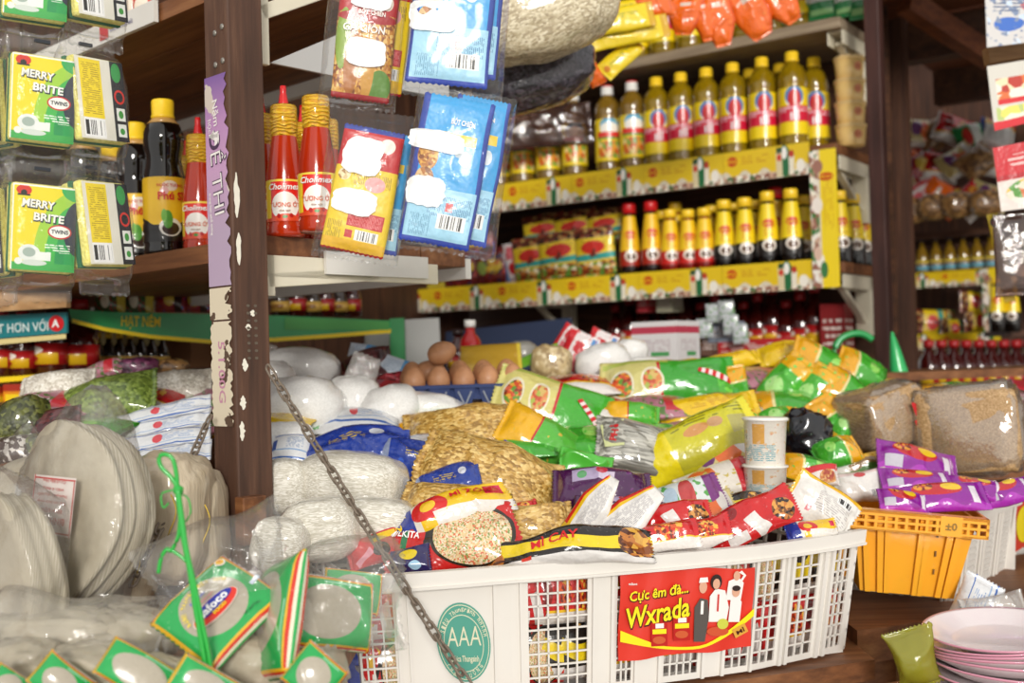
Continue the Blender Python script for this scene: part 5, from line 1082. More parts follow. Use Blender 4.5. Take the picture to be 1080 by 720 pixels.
N_BYR = nood('blue_yellow_red_noodle_print', '#f2c416', ('r', .12, .5, .2, .5, '#243a9a'), ('r', .34, .5, .025, .5, '#e8e2d8'), ('e', .45, .6, .14, .32, '#d81c1c'), ('e', .45, .62, .06, .14, '#f0c020'), ('r', .75, .2, .28, .22, '#e9e4dc'), ('blot', 6, .7, '#f0da3c'), ('r', .9, .75, .06, .14, '#d8284c'))
N_PINK = nood('red_pink_noodle_print', '#d21c24', ('r', .3, .3, .4, .12, '#efa0b0', .5), ('r', .7, .75, .2, .1, '#f0c81c'), ('e', .6, .4, .12, .2, '#2a1c18'))
N_WR = nood('white_back_noodle_print', '#ece9e4', ('r', .5, .92, .5, .09, '#d8201c'), ('r', .5, .80, .5, .05, '#f2c41a'), ('lines', .55, .4, .34, .24, '#a8a4a8', 20), ('r', .05, .5, .06, .5, '#2846a0'), ('r', .14, .88, .04, .12, '#f0c020'))
N_RW = nood('red_white_split_print', '#cf1b1f', ('r', .55, .3, .16, .3, '#e9e5e0', .35), ('food', .85, .4, .12, .34, ['#2a1a14', '#c87a34', '#7a4a24', '#e0a04c'], 12), ('e', .3, .75, .1, .15, '#8c1418'), ('r', .3, .15, .12, .12, '#e9e5e0'))
N_WY = nood('white_yellow_edge_print', '#e9e6e0', ('r', .5, .95, .5, .06, '#f0b81c'), ('r', .02, .5, .035, .5, '#f0b81c'), ('lines', .6, .5, .26, .2, '#b8b2b0', 18), ('r', .3, .3, .03, .08, '#d87a80'), ('bars', .7, .7, .12, .1), asp=1.3)
gK = 'noodle packets heaped in the white crate'; kk = [200]
def nk(lb, a, b_, w_, mat, lift, t_=.028, nrm=(-.05, -.85, .52), wr=.0105, txt=(), d=None, **kw):
    kk[0] += 1; o, p = sack('noodle_packet', lb, 'noodle packet', a, b_, w_, t_, mat, lift, nrm=nrm, seed=kk[0], group=gK, wr=wr, wk=25, d=d, **kw)
    for tx, u, v, sz, ww, m, ro in txt: lettering(o, p.S, tx, (u - .5) * p.l, (v - .5) * p.w, sz, m, rot=ro, bold=.02, off=.0028, width=ww)
    return o
nk('red and pink noodle packet end poking out at the left by the chain', (366, 590), (428, 568), 34, N_PINK, .05, d=1.50)
nk('blue, yellow and red noodle packet curving over the others', (402, 580), (536, 524), 34, N_BYR, .05, d=1.53, bend=.03, txt=[('MÌ TÔM', .75, .72, .010, .05, RED, 0), ('VIFON', .13, .5, .010, .035, YEL, 0)])
nk('red noodle packet with a large bowl of noodles pictured, by the chain', (404, 590), (544, 554), 62, N_FOOD, .05, d=1.49, t_=.035, nrm=(-.12, -.8, .55), txt=[('MILKITA', .2, .7, .012, .045, WHITE, -.4 + PI / 2 * 0)])
nk('small dark blue packet corner beside the chain', (412, 592), (452, 588), 26, nood('dark_blue_print', '#241f5c', ('e', .5, .7, .2, .2, '#efd21c'), ('e', .6, .25, .14, .2, '#a8d0ec')), .05, d=1.46, t_=.015)
nk('black and yellow noodle packet arched along the crate rim', (508, 598), (690, 578), 34, N_BLK, .045, d=1.48, bend=.036, txt=[('MÌ CAY', .45, .64, .013, .06, RED, 0)])
nk('red packet corner above the bowl-printed packet', (526, 548), (566, 536), 26, N_RED, .06, d=1.66)
nk('white-backed packet with red and yellow edge, left of the pair of wedges', (600, 572), (648, 504), 34, N_WR, .06, d=1.54, nrm=(-.5, -.8, .3), t_=.02, wr=.004, point=.6)
nk('white-backed packet with red and yellow edge, right of the pair of wedges', (622, 576), (694, 518), 40, N_WR, .06, d=1.525, nrm=(-.4, -.8, .4), t_=.02, wr=.004, point=.6)
nk('red noodle packet with white base lying along the rim in the middle', (640, 576), (738, 560), 34, N_RED, .05, d=1.51)
nk('red noodle packet with white base next along the rim', (690, 574), (772, 554), 32, N_RED, .05, d=1.545)
nk('red noodle packet lying behind the rim row', (655, 556), (752, 540), 30, N_RW, .06, d=1.58)
nk('red and white noodle packet slanting up beside the white one', (744, 570), (838, 526), 44, N_RW, .06, d=1.60, nrm=(.05, -.8, .6))
nk('dark brown noodle packet behind the red rows', (720, 545), (806, 532), 26, N_BLK, .05, d=1.70)
nk('white noodle packet with yellow edges standing at the crate end', (836, 512), (898, 556), 52, N_WY, .06, d=1.64, nrm=(.0, -.95, .3), t_=.02)
nk('blue and red packet corner at the right end of the crate', (826, 562), (880, 554), 22, N_BYR, .03, d=1.60, t_=.02)
nk('white noodle packet above the orange crate', (880, 514), (934, 512), 36, nood('white_red_logo_print', '#eae7e2', ('r', .5, .93, .5, .07, '#e0c8c4'), ('e', .5, .85, .12, .1, '#c83a3c'), ('bars', .75, .25, .14, .14)), .06, d=1.86, nrm=(0, -.95, .3), t_=.03)
nk('red and white packet behind the yellow-edged one', (842, 506), (884, 502), 24, nood('red_top_print', '#e6ded8', ('r', .5, .8, .5, .22, '#d0242c'), ('food', .7, .35, .2, .25, ['#c87a3c', '#e0b070', '#a8402c'], 14)), .06, d=1.84, nrm=(0, -.9, .4))
nk('brown and green packet behind the white one at the crate end', (878, 500), (930, 486), 26, nood('brown_green_print', '#8a6a3c', ('wave', .4, .1, 5, '#4a7a34'), ('r', .5, .9, .5, .1, '#e8b41c'), ('r', .2, .5, .14, .2, '#e6e2da')), .06, d=1.95, nrm=(0, -.9, .4))
# packets one sees through the slots
mats = [N_RED, N_BLK, N_FOOD, N_BYR, N_RED, N_RW]
for k, px in enumerate((386, 404, 566, 592, 612, 660, 722, 784, 815, 855, 892)):
    for r, h in enumerate((.28, .72)):
        c = wallpt(px, h, -.034); q = rimp(min(px + 6, 905)) - rimp(max(px - 6, 372)); q.z = 0; q.normalize(); dx = .036 if px < 700 else .046
        A, B = c - q * dx, c + q * dx; M, L = frame(A, B, Vector((q.y, -q.x, .05)))
        pch = Pouch(L * 1.15, .075, .022, 300 + k * 2 + r, wr=.004); o = pch.build('noodle_packet', mats[(k * 5 + r * 3 + (k // 2)) % 6], M=M, nu=16, nv=10)
        tag(o, '%s noodle packet behind the %s slot group from the crate left end' % (['upper', 'lower'][r], ORD[k]), 'noodle packet', 'noodle packets behind the crate slots')
# filling under the heap
for k in range(14):
    px = 400 + k * 36; c = wallpt(px, .1, -.115 - .06 * (k % 3)); M = Matrix.Translation(c - SZ * .03) @ Matrix.Rotation(.4 * (k % 5) + .2, 4, 'Z')
    o = Pouch(.13, .09, .03, 400 + k, wr=.005).build('noodle_packet', mats[k % 6], M=M, nu=16, nv=10); tag(o, 'noodle packet buried in the crate under the %s packet of the heap' % ORD[k], 'noodle packet', gK)
# ================================================================== rice paper, chains and bags on the left
RICE = NT('rice_paper'); v = RICE.obj(); n_ = RICE.noise(v, 40, 5); RICE.bsdf(RICE.mix(n_, H('#978c76'), H('#c6bda8')), .55, .6, bump=RICE.noise(v, 34, 5), bs=.5, bd=.006, coatbump=RICE.noise(v, 18, 5))
wv = RICE.n  # keep the helper alive
EDGE = NT('rice_paper_edges'); sp = EDGE.n('ShaderNodeSeparateXYZ'); EDGE.l(EDGE.obj(), sp.inputs[0]); k_ = EDGE.math('FRACT', EDGE.math('MULTIPLY', sp.outputs[2], 420.0)); EDGE.bsdf(EDGE.mix(k_, H('#8e846e'), H('#c4bba7')), .6, .4)
BAGF = film('rice_paper_bag_film', haze=.05, gloss=.03, wr=19); BAGF2 = film('crinkled_bag_film', haze=.05, gloss=.04, wr=26)
def disc_bag(label, px, py, d, r, th, nrm, up, seed, tip=None, note=False, film_=True, sq=1.0, group='bags of round rice paper'):
    """round sheets of rice paper stacked in a clear bag; nrm faces out of the top sheet"""
    q = P(px, py, d); z = Vector(nrm).normalized(); x = Vector(up); x = (x - z * x.dot(z)).normalized(); y = z.cross(x); M = Matrix((x, y, z)).transposed().to_4x4(); M.translation = q
    rg = random.Random(seed); n = 14; prof = [(.001, -th / 2)]
    for i in range(n + 1): prof.append((r * (1 - .05 * rg.random()), -th / 2 + th * i / n))
    prof.append((r * .8, th / 2 + .002)); prof.append((.001, th / 2 + .004))
    b = MB(); b.lathe(prof, 48); vs = []
    for i, p in enumerate(b.v):
        a = math.atan2(p.y, p.x); w_ = 1 + .02 * math.sin(3 * a + seed) + .012 * math.sin(7 * a); p = Vector((p.x * w_, p.y * w_ * sq, p.z + .012 * math.sin(2 * a + seed) * (p.length / r) ** 2)); vs.append(p)
    mi = [0 if (max(f) // 48) >= len(prof) - 2 or (max(f) // 48) < 2 else 1 for f in b.f]
    o = mesh('rice_paper_bag', vs, b.f, [RICE.m, EDGE.m], mi=mi, M=M); tag(o, label, 'rice paper', group)
    if film_:
        L = 2 * r * 1.12; p = Pouch(L * (1.17 if tip else 1.05), 2 * r * 1.1 * sq, th * 1.6 + .012, seed, fin=.02, wr=.008, wk=16, ea=.32, eb=.35, point=(.85 if tip else None))
        p.build('clear_bag', BAGF, o, Matrix.Translation((L * .06 if tip else 0, 0, 0)), 40, 26)
    if note:
        S = lambda X, Y: (Vector((X, Y, th / 2 + .0125 + .002 * math.sin(X * 40))), Vector((0, 0, 1)))
        c = (.006, -.008)
        nt_ = shape(o, S, quad(c[0] + .006, c[1] + .0005, .066, .092, .05), flat('#e9dfd8', .6), .001, 'paper_note'); RDI = flat('#c8433c', .6)
        for dx, dy, w_, h_ in ((0, .0435, .062, .0018), (0, -.0435, .062, .0018), (.030, 0, .0018, .087), (-.030, 0, .0018, .087)): shape(nt_, S, quad(c[0] + .006 + dx, c[1] + dy, w_, h_, .05), RDI, .0016)
        for tx, x, sz, w_ in (('BÌNH DÂN', -.019, .011, .064), ('BÌNH ĐỊNH', -.006, .006, .05), ('Đặc sản: bánh tráng', .004, .0045, .06), ('Thành phần: gạo, nước', .012, .0042, .066), ('HSD: 6 tháng', .02, .0042, .045), ('Cơ sở Bảy Hoa', .029, .0048, .05)):
            lettering(nt_, S, tx, c[0] + .006 + x * .95, c[1], sz, RDI, rot=PI / 2 + .05, bold=.01, off=.002, width=w_)
    return o
disc_bag('tall clear bag of round rice paper with a red-lettered white note', 80, 545, 1.33, .108, .045, (-.62, -.76, .18), (.12, .05, 1), 1, tip=True, note=True)
disc_bag('bag of round rice paper at the left picture edge below the noted bag', 10, 610, 1.25, .092, .04, (-.7, -.7, .15), (.2, 0, 1), 2, tip=False)
disc_bag('bag of round rice paper leaning far left behind the noted bag', 18, 548, 1.50, .09, .035, (-.5, -.8, .35), (.5, 0, .8), 3)
disc_bag('bag of round rice paper behind, between the noted bag and the brown sheets', 128, 562, 1.50, .085, .035, (-.75, -.6, .1), (.1, 0, 1), 4)
# soft brown bundle of folded sheets
SHEETS = NT('folded_rice_sheets'); v = SHEETS.obj(); mp = SHEETS.n('ShaderNodeMapping'); mp.inputs['Scale'].default_value = (1, 1, .12); SHEETS.l(v, mp.inputs[0]); n_ = SHEETS.noise(mp.outputs[0], 70, 4)
SHEETS.bsdf(SHEETS.mix(n_, H('#a59378'), H('#d8cab0')), .6, .6, bump=n_, bs=.8, bd=.006, coatbump=SHEETS.noise(v, 14, 4))
for k, (px, py, rx, ry, d, rot, lb) in enumerate([(176, 545, 46, 68, 1.47, .06, 'tall brown bundle of folded rice sheets left of the post'), (214, 552, 24, 58, 1.52, -.05, 'narrow brown bundle of folded rice sheets touching the post'), (140, 590, 26, 50, 1.42, .1, 'low brown bundle of folded rice sheets behind the chain end')]):
    o = lumpat('rice_sheet_bundle', lb, 'rice sheets', px, py, rx, ry, SHEETS.m, 0, rot, 1.0, 510 + k, p=.62, amp=.07, k=3.2, d=d, group='brown rice sheet bundles', fine=.012)
    b = MB(); A = P(px + rx * .1, py - ry * .35, d - .075); b.tube([A + Vector((.006 * math.sin(i * .5), -.002, -.05 * i / 8)) for i in range(9)], .0008, 5); tb = b.out('rubber_band', flat('#d8b83c', .5), None, smooth=True); tb.parent = o; tb.matrix_parent_inverse = o.matrix_basis.inverted()
# branded rice-paper packs: green window pouches
GRN_ = flat('#12a24c', .3, .7); DGR = flat('#0d7f3c', .3, .7); ORG = flat('#f0a018', .35, .5); RD = flat('#d8301c', .35, .5); BLU = flat('#24309a', .4, .4); WIN_ = flat('#cfcabb', .45, .8); YL = flat('#f2d81c', .4)
GPACK = printed('green_rice_paper_print', '#16a850', [('e', .46, .5, .34, .36, '#b3aa98'), ('r', .5, .985, .5, .008, '#e9e2c8'), ('r', .5, .965, .5, .012, '#d8341c'), ('r', .5, .945, .5, .012, '#f0b81c'), ('r', .5, .015, .5, .008, '#e9e2c8'), ('r', .5, .035, .5, .012, '#d8341c'), ('r', .5, .055, .5, .012, '#f0b81c'), ('r', .985, .5, .008, .5, '#e9e2c8'), ('r', .965, .5, .012, .5, '#d8341c'), ('r', .945, .5, .012, .5, '#f0b81c'), ('r', .015, .5, .012, .5, '#f0b81c'), ('r', .6, .9, .2, .015, '#8ad0a0')], asp=1.2, rough=.25, coat=.8, bs=.3, wr=16)
def green_pack(label, a, b_, wpx, d, nrm, seed, full=False, t_=.03, **kw):
    A, B = P(*a, d[0]), P(*b_, d[1]); M, L = frame(A, B, Vector(nrm)); W = wid(M, (d[0] + d[1]) / 2, wpx, ray((a[0] + b_[0]) / 2, (a[1] + b_[1]) / 2))
    p = Pouch(L, W, t_, seed, fin=.02, wr=.003, wk=12, ea=.3, eb=.35, zig=.0008, **kw); o = p.build('rice_paper_pack', GPACK, None, M, 36, 26); tag(o, label, 'rice paper pack', 'green rice paper packs')
    S = lambda x, y: p.S(x * L, y * W)      # fractions
    if full:
        def T(tx, u, v, sz, w_, m, rot=0, bold=.02, off=.003, shear=0): return lettering(o, p.S, tx, u * L, v * W, sz * W, m, rot=rot, bold=bold, off=off, width=w_ * L, shear=shear)
        so = lambda cx, cy, rx, ry, m, off, rot=0: shape(o, p.S, [(x, y) for x, y in oval(cx * L, cy * W, rx * L, ry * W, 36, rot)], m, off, 'logo')
        so(-.05, -.05, .27, .125, flat('#efe6da'), .002); so(-.05, -.05, .262, .115, RD, .0026); so(-.05, -.015, .23, .072, BLU, .0032)
        T('Safoco', -.05, -.015, .13, .34, WHITE, bold=.03, off=.004); T('FOOD', -.03, -.105, .065, .15, YL, off=.004)
        for i, ch in enumerate('BÁNH TRÁNG VIỆT NAM'):
            if ch == ' ': continue
            an = PI * .96 - PI * .80 * i / 18; T(ch, -.04 + .30 * math.cos(an), -.01 + .30 * math.sin(an), .06, .026, YL, rot=an - PI / 2, off=.003)
        T('Rice paper', -.08, .17, .05, .2, flat('#5a68b8'), off=.003, shear=.2); T('bánh tráng ngon', -.05, .105, .035, .22, flat('#d87a80'), off=.003)
        so(.36, .36, .055, .06, WHITE, .002); so(.36, .36, .04, .045, flat('#f0c020'), .0026); T('V', .36, .36, .07, .03, RD, off=.0036)
        T('NET WEIGHT 200 g', .15, -.36, .03, .18, flat('#0a3a20'), off=.003)
        shape(o, p.S, quad(.38 * L, -.12 * W, .13 * L, .05 * W, .3), flat('#c8d4e4', .5), .004, 'price_sticker')
    return o
o = green_pack('green rice paper pack with oval window and red and blue logo, facing us', (192, 684), (270, 606), 84, (1.10, 1.16), (-.28, -.9, .3), 531, True)
green_pack('green rice paper pack right of the logo pack, turned sideways', (292, 640), (392, 652), 74, (1.16, 1.24), (.35, -.85, .3), 532)
green_pack('green rice paper pack edge standing between the two open ones', (300, 590), (282, 720), 46, (1.17, 1.12), (-.85, -.5, .15), 533)
green_pack('green rice paper pack behind with its corner by the crate', (340, 620), (402, 628), 44, (1.28, 1.30), (.1, -.9, .4), 534)
green_pack('green rice paper pack low in front with a pale sticker', (312, 694), (352, 728), 50, (1.08, 1.08), (.2, -.95, .2), 535)
green_pack('green rice paper pack lying flat at the bottom left of the string', (110, 690), (190, 735), 44, (1.05, 1.06), (-.2, -.75, .6), 536)
green_pack('green rice paper pack corner at the bottom picture edge', (40, 700), (90, 738), 40, (1.05, 1.06), (-.3, -.7, .6), 537)
green_pack('green rice paper pack edge at the bottom left picture corner', (-10, 712), (30, 736), 34, (1.05, 1.06), (-.3, -.7, .6), 538)
green_pack('green rice paper pack hanging below the logo pack', (186, 706), (252, 742), 40, (1.04, 1.06), (-.1, -.9, .4), 539)
# big crinkled clear sacks over them
def sack_film(label, a, b_, w_, d, nrm, seed, t_=.07, **kw):
    A, B = P(*a, d), P(*b_, d); M, L = frame(A, B, Vector(nrm)); W = wid(M, d, w_, ray((a[0] + b_[0]) / 2, (a[1] + b_[1]) / 2))
    o = Pouch(L, W, t_, seed, wr=.022, wk=15, sag=.012, fin=.03, ea=.35, eb=.4, **kw).build('clear_sack', BAGF2, None, M, 40, 28); return tag(o, label, 'plastic bag', 'clear outer bags')
sack_film('clear crinkled bag around the green logo pack by the post', (158, 640), (300, 590), 128, 1.16, (-.2, -.95, .2), 541)
sack_film('clear crinkled bag around the sideways green packs, its corner on the crate', (282, 655), (424, 620), 118, 1.20, (.2, -.95, .2), 542)
sack_film('clear crinkled bag spread along the bottom left', (-20, 672), (178, 678), 84, 1.13, (-.1, -.8, .6), 543, .10)
for k, (px, py, rx, ry, d, rot, lb) in enumerate([(56, 668, 84, 24, 1.2, .05, 'long pale rice-paper roll lying under the clear bag, bottom left'), (150, 664, 44, 24, 1.2, .3, 'pale rice-paper fold beside the long roll'), (20, 702, 46, 26, 1.12, 0, 'pale rice-paper fold in the bottom left corner'), (98, 706, 50, 26, 1.11, .1, 'pale rice-paper fold at the bottom edge, left of the string'), (172, 716, 40, 24, 1.10, .2, 'pale rice-paper fold at the bottom edge beside the string'), (262, 700, 40, 30, 1.14, .2, 'pale rice paper inside the bag under the logo pack'), (330, 702, 34, 40, 1.2, -.3, 'pale rice paper inside the bag right of the string')]):
    lumpat('rice_paper_stack', lb, 'rice paper', px, py, rx, ry, RICE.m, 0, rot, .8, 560 + k, p=.7, amp=.16, k=3.4, d=d, group='loose rice paper stacks', fine=.04)
# green plastic string with a loose bow
STR = flat('#1fa83c', .3, .5)
b = MB()
def sp_(pts, d): return [P(x, y, d + (q[0] if q else 0)) for x, y, *q in pts]
def smooth(pts, n=6):
    o = []
    for i in range(len(pts) - 1):
        p0, p1, p2, p3 = pts[max(i - 1, 0)], pts[i], pts[i + 1], pts[min(i + 2, len(pts) - 1)]
        for k in range(n):
            t_ = k / n; o.append(.5 * ((2 * p1) + (p2 - p0) * t_ + (2 * p0 - 5 * p1 + 4 * p2 - p3) * t_ ** 2 + (3 * p1 - p0 - 3 * p2 + p3) * t_ ** 3))
    return o + [pts[-1]]
for pts, r in (([(188, 516), (182, 505), (170, 492), (168, 482), (174, 479), (182, 484), (186, 500), (187, 516)], .0022), ([(187, 516), (190, 540), (194, 570), (200, 600), (206, 640), (213, 680), (220, 725)], .0026), ([(188, 516), (192, 545), (197, 580), (206, 620), (214, 660), (220, 690), (224, 725)], .0022),
               ([(190, 545), (188, 565), (181, 580), (176, 579), (170, 588), (167, 604)], .0020), ([(181, 580), (190, 586), (197, 592)], .0018), ([(187, 516), (176, 518), (170, 522), (172, 535), (178, 530)], .0009), ([(188, 520), (198, 525), (201, 540), (196, 550)], .0009)):
    b.tube(smooth(sp_(pts, 1.06 if pts[-1][1] > 700 else 1.08)), r, 7)
b.lathe([(.0, -.006), (.005, -.002), (.005, .003), (.0, .006)], 8, a0=0, a1=2 * PI); K0 = P(188, 517, 1.08); 
for i in range(len(b.v) - 32, len(b.v)): b.v[i] = b.v[i] + K0
gs = b.out('green_string', STR, None, smooth=True); tag(gs, 'green plastic string tied in a loose bow over the rice paper bags', 'string')
# rusty chains from the post to the flap
t = NT('rusty_steel'); n_ = t.noise(t.obj(), 60, 4); t.bsdf(t.mix(n_, H('#54463a'), H('#9a8c7c')), .5, metal=.3, bump=n_, bs=.4); RUST = t.m
def chain(label, A, B, sag, seed, pitch=.0165):
    L = (B - A).length; n = int(L / pitch); up = Vector((0, 0, 1)); c = empty('chain', label, 'chain', Matrix.Translation(A)); proto = None
    lk = MB(); pts = []
    for i in range(16):
        a = 2 * PI * i / 16; x = .0062 * (1 if math.cos(a) > 0 else -1) + .0042 * math.cos(a) if abs(math.cos(a)) > .02 else 0; pts.append((x, .0046 * math.sin(a), 0))
    lk.tube(pts, .0017, 7, closed=True)
    for i in range(n):
        t0, t1 = i / n, (i + 1) / n; p0 = A.lerp(B, t0) - up * sag * 4 * t0 * (1 - t0); p1 = A.lerp(B, t1) - up * sag * 4 * t1 * (1 - t1)
        M, l_ = frame(p0, p1, Vector((0, -1, .3))); M = M @ Matrix.Rotation((PI / 2 if i % 2 else 0) + .5 + .25 * math.sin(i * 1.7 + seed), 4, 'X') @ Matrix.Diagonal((1.22 * l_ / .0172, 1.0, 1.0, 1)); M.translation -= A
        if proto is None: proto = mesh('link', lk.v, lk.f, RUST, c, M=M)
        else: q = proto.copy(); COL.objects.link(q); q.parent = c; q.matrix_local = M
    return c
chain('long rusty chain running from the post down across the white crate', P(283, 388, 1.49), P(494, 722, 1.29), .004, 1)
chain('short rusty chain slanting down left from the post to the rice paper', P(221, 440, 1.55), P(140, 616, 1.33), .004, 2)
# ---- bags behind the noted rice paper
gL = 'bean and rice bags on the left'
sack('rice_bag', 'clear bag of white rice below the teal sign', 'bag', (22, 414), (98, 402), 30, .05, RICEB, .09, seed=601, wr=.006, group=gL)
sack('bean_bag', 'clear bag of green mung beans, the largest of the bean bags', 'bag', (54, 438), (166, 408), 44, .07, MUNG, .10, seed=602, wr=.006, group=gL)
sack('rice_bag', 'cream rice bag just left of the near post', 'bag', (150, 412), (224, 404), 34, .05, RICEB, .09, seed=603, wr=.006, group=gL)
sack('bean_bag', 'dark red bean bag in front of the mung beans', 'bag', (28, 462), (84, 444), 36, .05, REDB, .07, seed=604, wr=.006, group=gL)
lumpat('bean_bag', 'shiny dark green bean bag at the left edge', 'bag', 22, 448, 34, 28, MUNGD, .06, -.5, seed=605, group=gL)
lumpat('bean_bag', 'dark green bean bag below the red beans, behind the rice paper', 'bag', 52, 472, 34, 16, MUNGD, .06, 0, seed=606, group=gL)
lumpat('bean_bag', 'purple bean bag behind the mung beans', 'bag', 138, 389, 30, 12, PURB, .07, -.1, seed=607, group=gL)
lumpat('nut_bag', 'small bag of brown nuts above the cream rice bag', 'bag', 180, 388, 20, 10, NUT, .08, 0, seed=608, group=gL)
S_BS = printed('blue_stripe_packet_print', '#e2e4e6', [('r', .5, .2, .5, .025, '#3a68b4'), ('r', .5, .32, .5, .015, '#9ab4d8'), ('r', .5, .74, .5, .02, '#3a68b4'), ('e', .5, .5, .05, .16, '#d8404a'), ('lines', .7, .5, .16, .12, '#8aa4cc', 14), ('r', .06, .5, .05, .4, '#4aa84c'), ('blot', 5, .72, '#c8d8ea')], asp=2.6, coat=.7, rough=.25, bs=.6)
for k, (a, b_, w_, lf, lb) in enumerate([((112, 452), (222, 424), 20, .11, 'white blue-striped packet on top of its pile left of the post'), ((116, 464), (222, 440), 20, .09, 'white blue-striped packet second in the pile'), ((114, 478), (222, 456), 22, .075, 'white blue-striped packet third in the pile'), ((118, 490), (222, 474), 22, .06, 'white blue-striped packet lowest, above the brown rice sheets')]):
    sack('striped_packet', lb, 'packet', a, b_, w_, .022, S_BS, lf, seed=610 + k, wr=.006, wk=24, group='blue-striped packets')
sack('clear_packet', 'clear pointed bag tip standing over the striped packets', 'plastic bag', (84, 452), (112, 428), 26, .02, BAGF2, .12, seed=616, wr=.006, point=.8)
sack('dark_packet', 'brown and white packet corner at the far left above the rice paper', 'packet', (-12, 476), (34, 470), 26, .03, printed('brown_white_print', '#4a3a34', [('blot', 4, .52, '#d8d2ca'), ('e', .2, .5, .1, .3, '#c8404a')], asp=1.6), .07, seed=617, wr=.006)
S_PK = printed('pink_wrapper_print', '#b87a8a', [('blot', 6, .55, '#5a7a3a'), ('blot', 8, .66, '#e8d8d8'), ('r', .7, .5, .1, .4, '#c8303c')], asp=1.6)
sack('snack_packet', 'pink and green packet under the end of the green banner', 'packet', (88, 398), (128, 384), 18, .03, S_PK, .08, seed=618, wr=.006)
# filler packets laid under the visible heap
FILLM = [S_PK, YP, N_RED, S_BS, GY1]
rr = random.Random(11); nf = 0
WHERE = ['bottom of the heap, %s from the left end of the front layer', 'bottom of the heap, %s from the left end of the middle layer', 'bottom of the heap, %s from the left end of the rear layer']
for row_, (q0, x0, x1, n) in enumerate(((.44, -.30, 1.0, 11), (.60, -.75, 1.15, 14), (.76, -.85, .72, 12))):
    for i in range(n):
        x = x0 + (x1 - x0) * (i + .5) / n; y = rimy(x) + q0; z = slope_z(x, y) + .0; M = Matrix.Translation((x, y, z)) @ Matrix.Rotation(rr.uniform(-.5, .5), 4, 'Z') @ Matrix.Rotation(.26, 4, 'X')
        m_ = FILLM[rr.randrange(5)]; o = Pouch(.15, .12, .04, 700 + nf, wr=.006).build('loose_packet', m_, None, M, 14, 10); nf += 1
        tag(o, 'packet at the ' + WHERE[row_] % ORD[i], 'packet', 'packets at the bottom of the heap')
# ================================================================== signs, background shelves and hanging goods
def plate(name, label, cat, pts, th, mat, pl, nrm, group=None):
    """flat board cut to an outline, standing in the plane through pl"""
    V = [plane_hit(x, y, pl, nrm) for x, y in pts]; n = len(V); W = [v - nrm * th for v in V]; c = sum(V, Vector()) / n
    vs = [v - c for v in V + W]; o = mesh(name, vs, [list(range(n)), list(range(n, 2 * n))[::-1]] + [(i, i + n, (i + 1) % n + n, (i + 1) % n) for i in range(n)], mat, smooth=False, M=Matrix.Translation(c)); tag(o, label, cat, group)
    def S(px, py): return plane_hit(px, py, pl, nrm) - c, nrm
    return o, S
def ink2(parent, S, tx, px, py, hpx, wpx, mat, rot=0, bold=.02, off=.003):
    vs, fs = text2d(tx, bold, 0); e = max(q.x for q in vs) - min(q.x for q in vs); cs, sn = math.cos(rot), math.sin(rot); V = []
    for q in vs:
        x, y = q.x * wpx / e, -q.y * hpx; p, n = S(px + x * cs - y * sn, py + x * sn + y * cs); V.append(p + n * off)
    return mesh('lettering', V, fs, mat, parent, smooth=False)
NB = Vector((.6, -.8, 0)).normalized(); PB = P(72, 330, 2.35)
top = [(73, 326), (120, 329), (220, 331), (300, 333), (412, 338)]; bot = [(412, 351), (350, 356), (290, 360), (220, 362), (160, 357), (110, 349), (76, 340)]
bn, SB = plate('green_banner', 'long green banner board with yellow curved edge running behind the near post', 'sign', top + bot, .006, flat('#12924a', .4, .3), PB, NB)
yb = flat('#efd01c', .45)
for i in range(len(bot) - 1): shape(bn, SB, [bot[i], bot[i + 1], (bot[i + 1][0], bot[i + 1][1] - 4), (bot[i][0], bot[i][1] - 4)], yb, .001, 'edge_stripe')
ink2(bn, SB, 'HẠT NÊM', 148, 339, 15, 41, yb, .03, .01); shape(bn, SB, [(300, 334), (410, 339), (410, 348), (300, 348)], flat('#4c9a4c', .5), .0012, 'faded_field')
NT_ = Vector((-.35, -.94, 0)).normalized(); PT = P(35, 340, 2.32)
tn, ST = plate('teal_sign', 'teal sign board with pale letters and a red round emblem at the left edge', 'sign', [(-30, 334), (70, 329), (70, 351), (-30, 359)], .006, flat('#1c7a80', .4, .3), PT, NT_)
ink2(tn, ST, 'TỐT HƠN VỚI', 18, 343, 13, 68, flat('#cfe0dc', .5), -.05, .015); shape(tn, ST, oval(60, 341, 8, 8.5), RED, .002, 'emblem'); ink2(tn, ST, 'A', 60, 341, 11, 8, WHITE, 0, .03, .004)
MBt = [(-30, 360), (70, 352), (70, 357), (-30, 366)]; shape(tn, ST, MBt, flat('#d8c88a', .6), .001, 'lower_lip')
cb, _ = plate('cream_board', 'cream shelf edge board above the teal sign', 'board', [(-30, 307), (70, 309), (70, 324), (-30, 330)], .012, W_PALE, P(35, 318, 2.25), NT_)
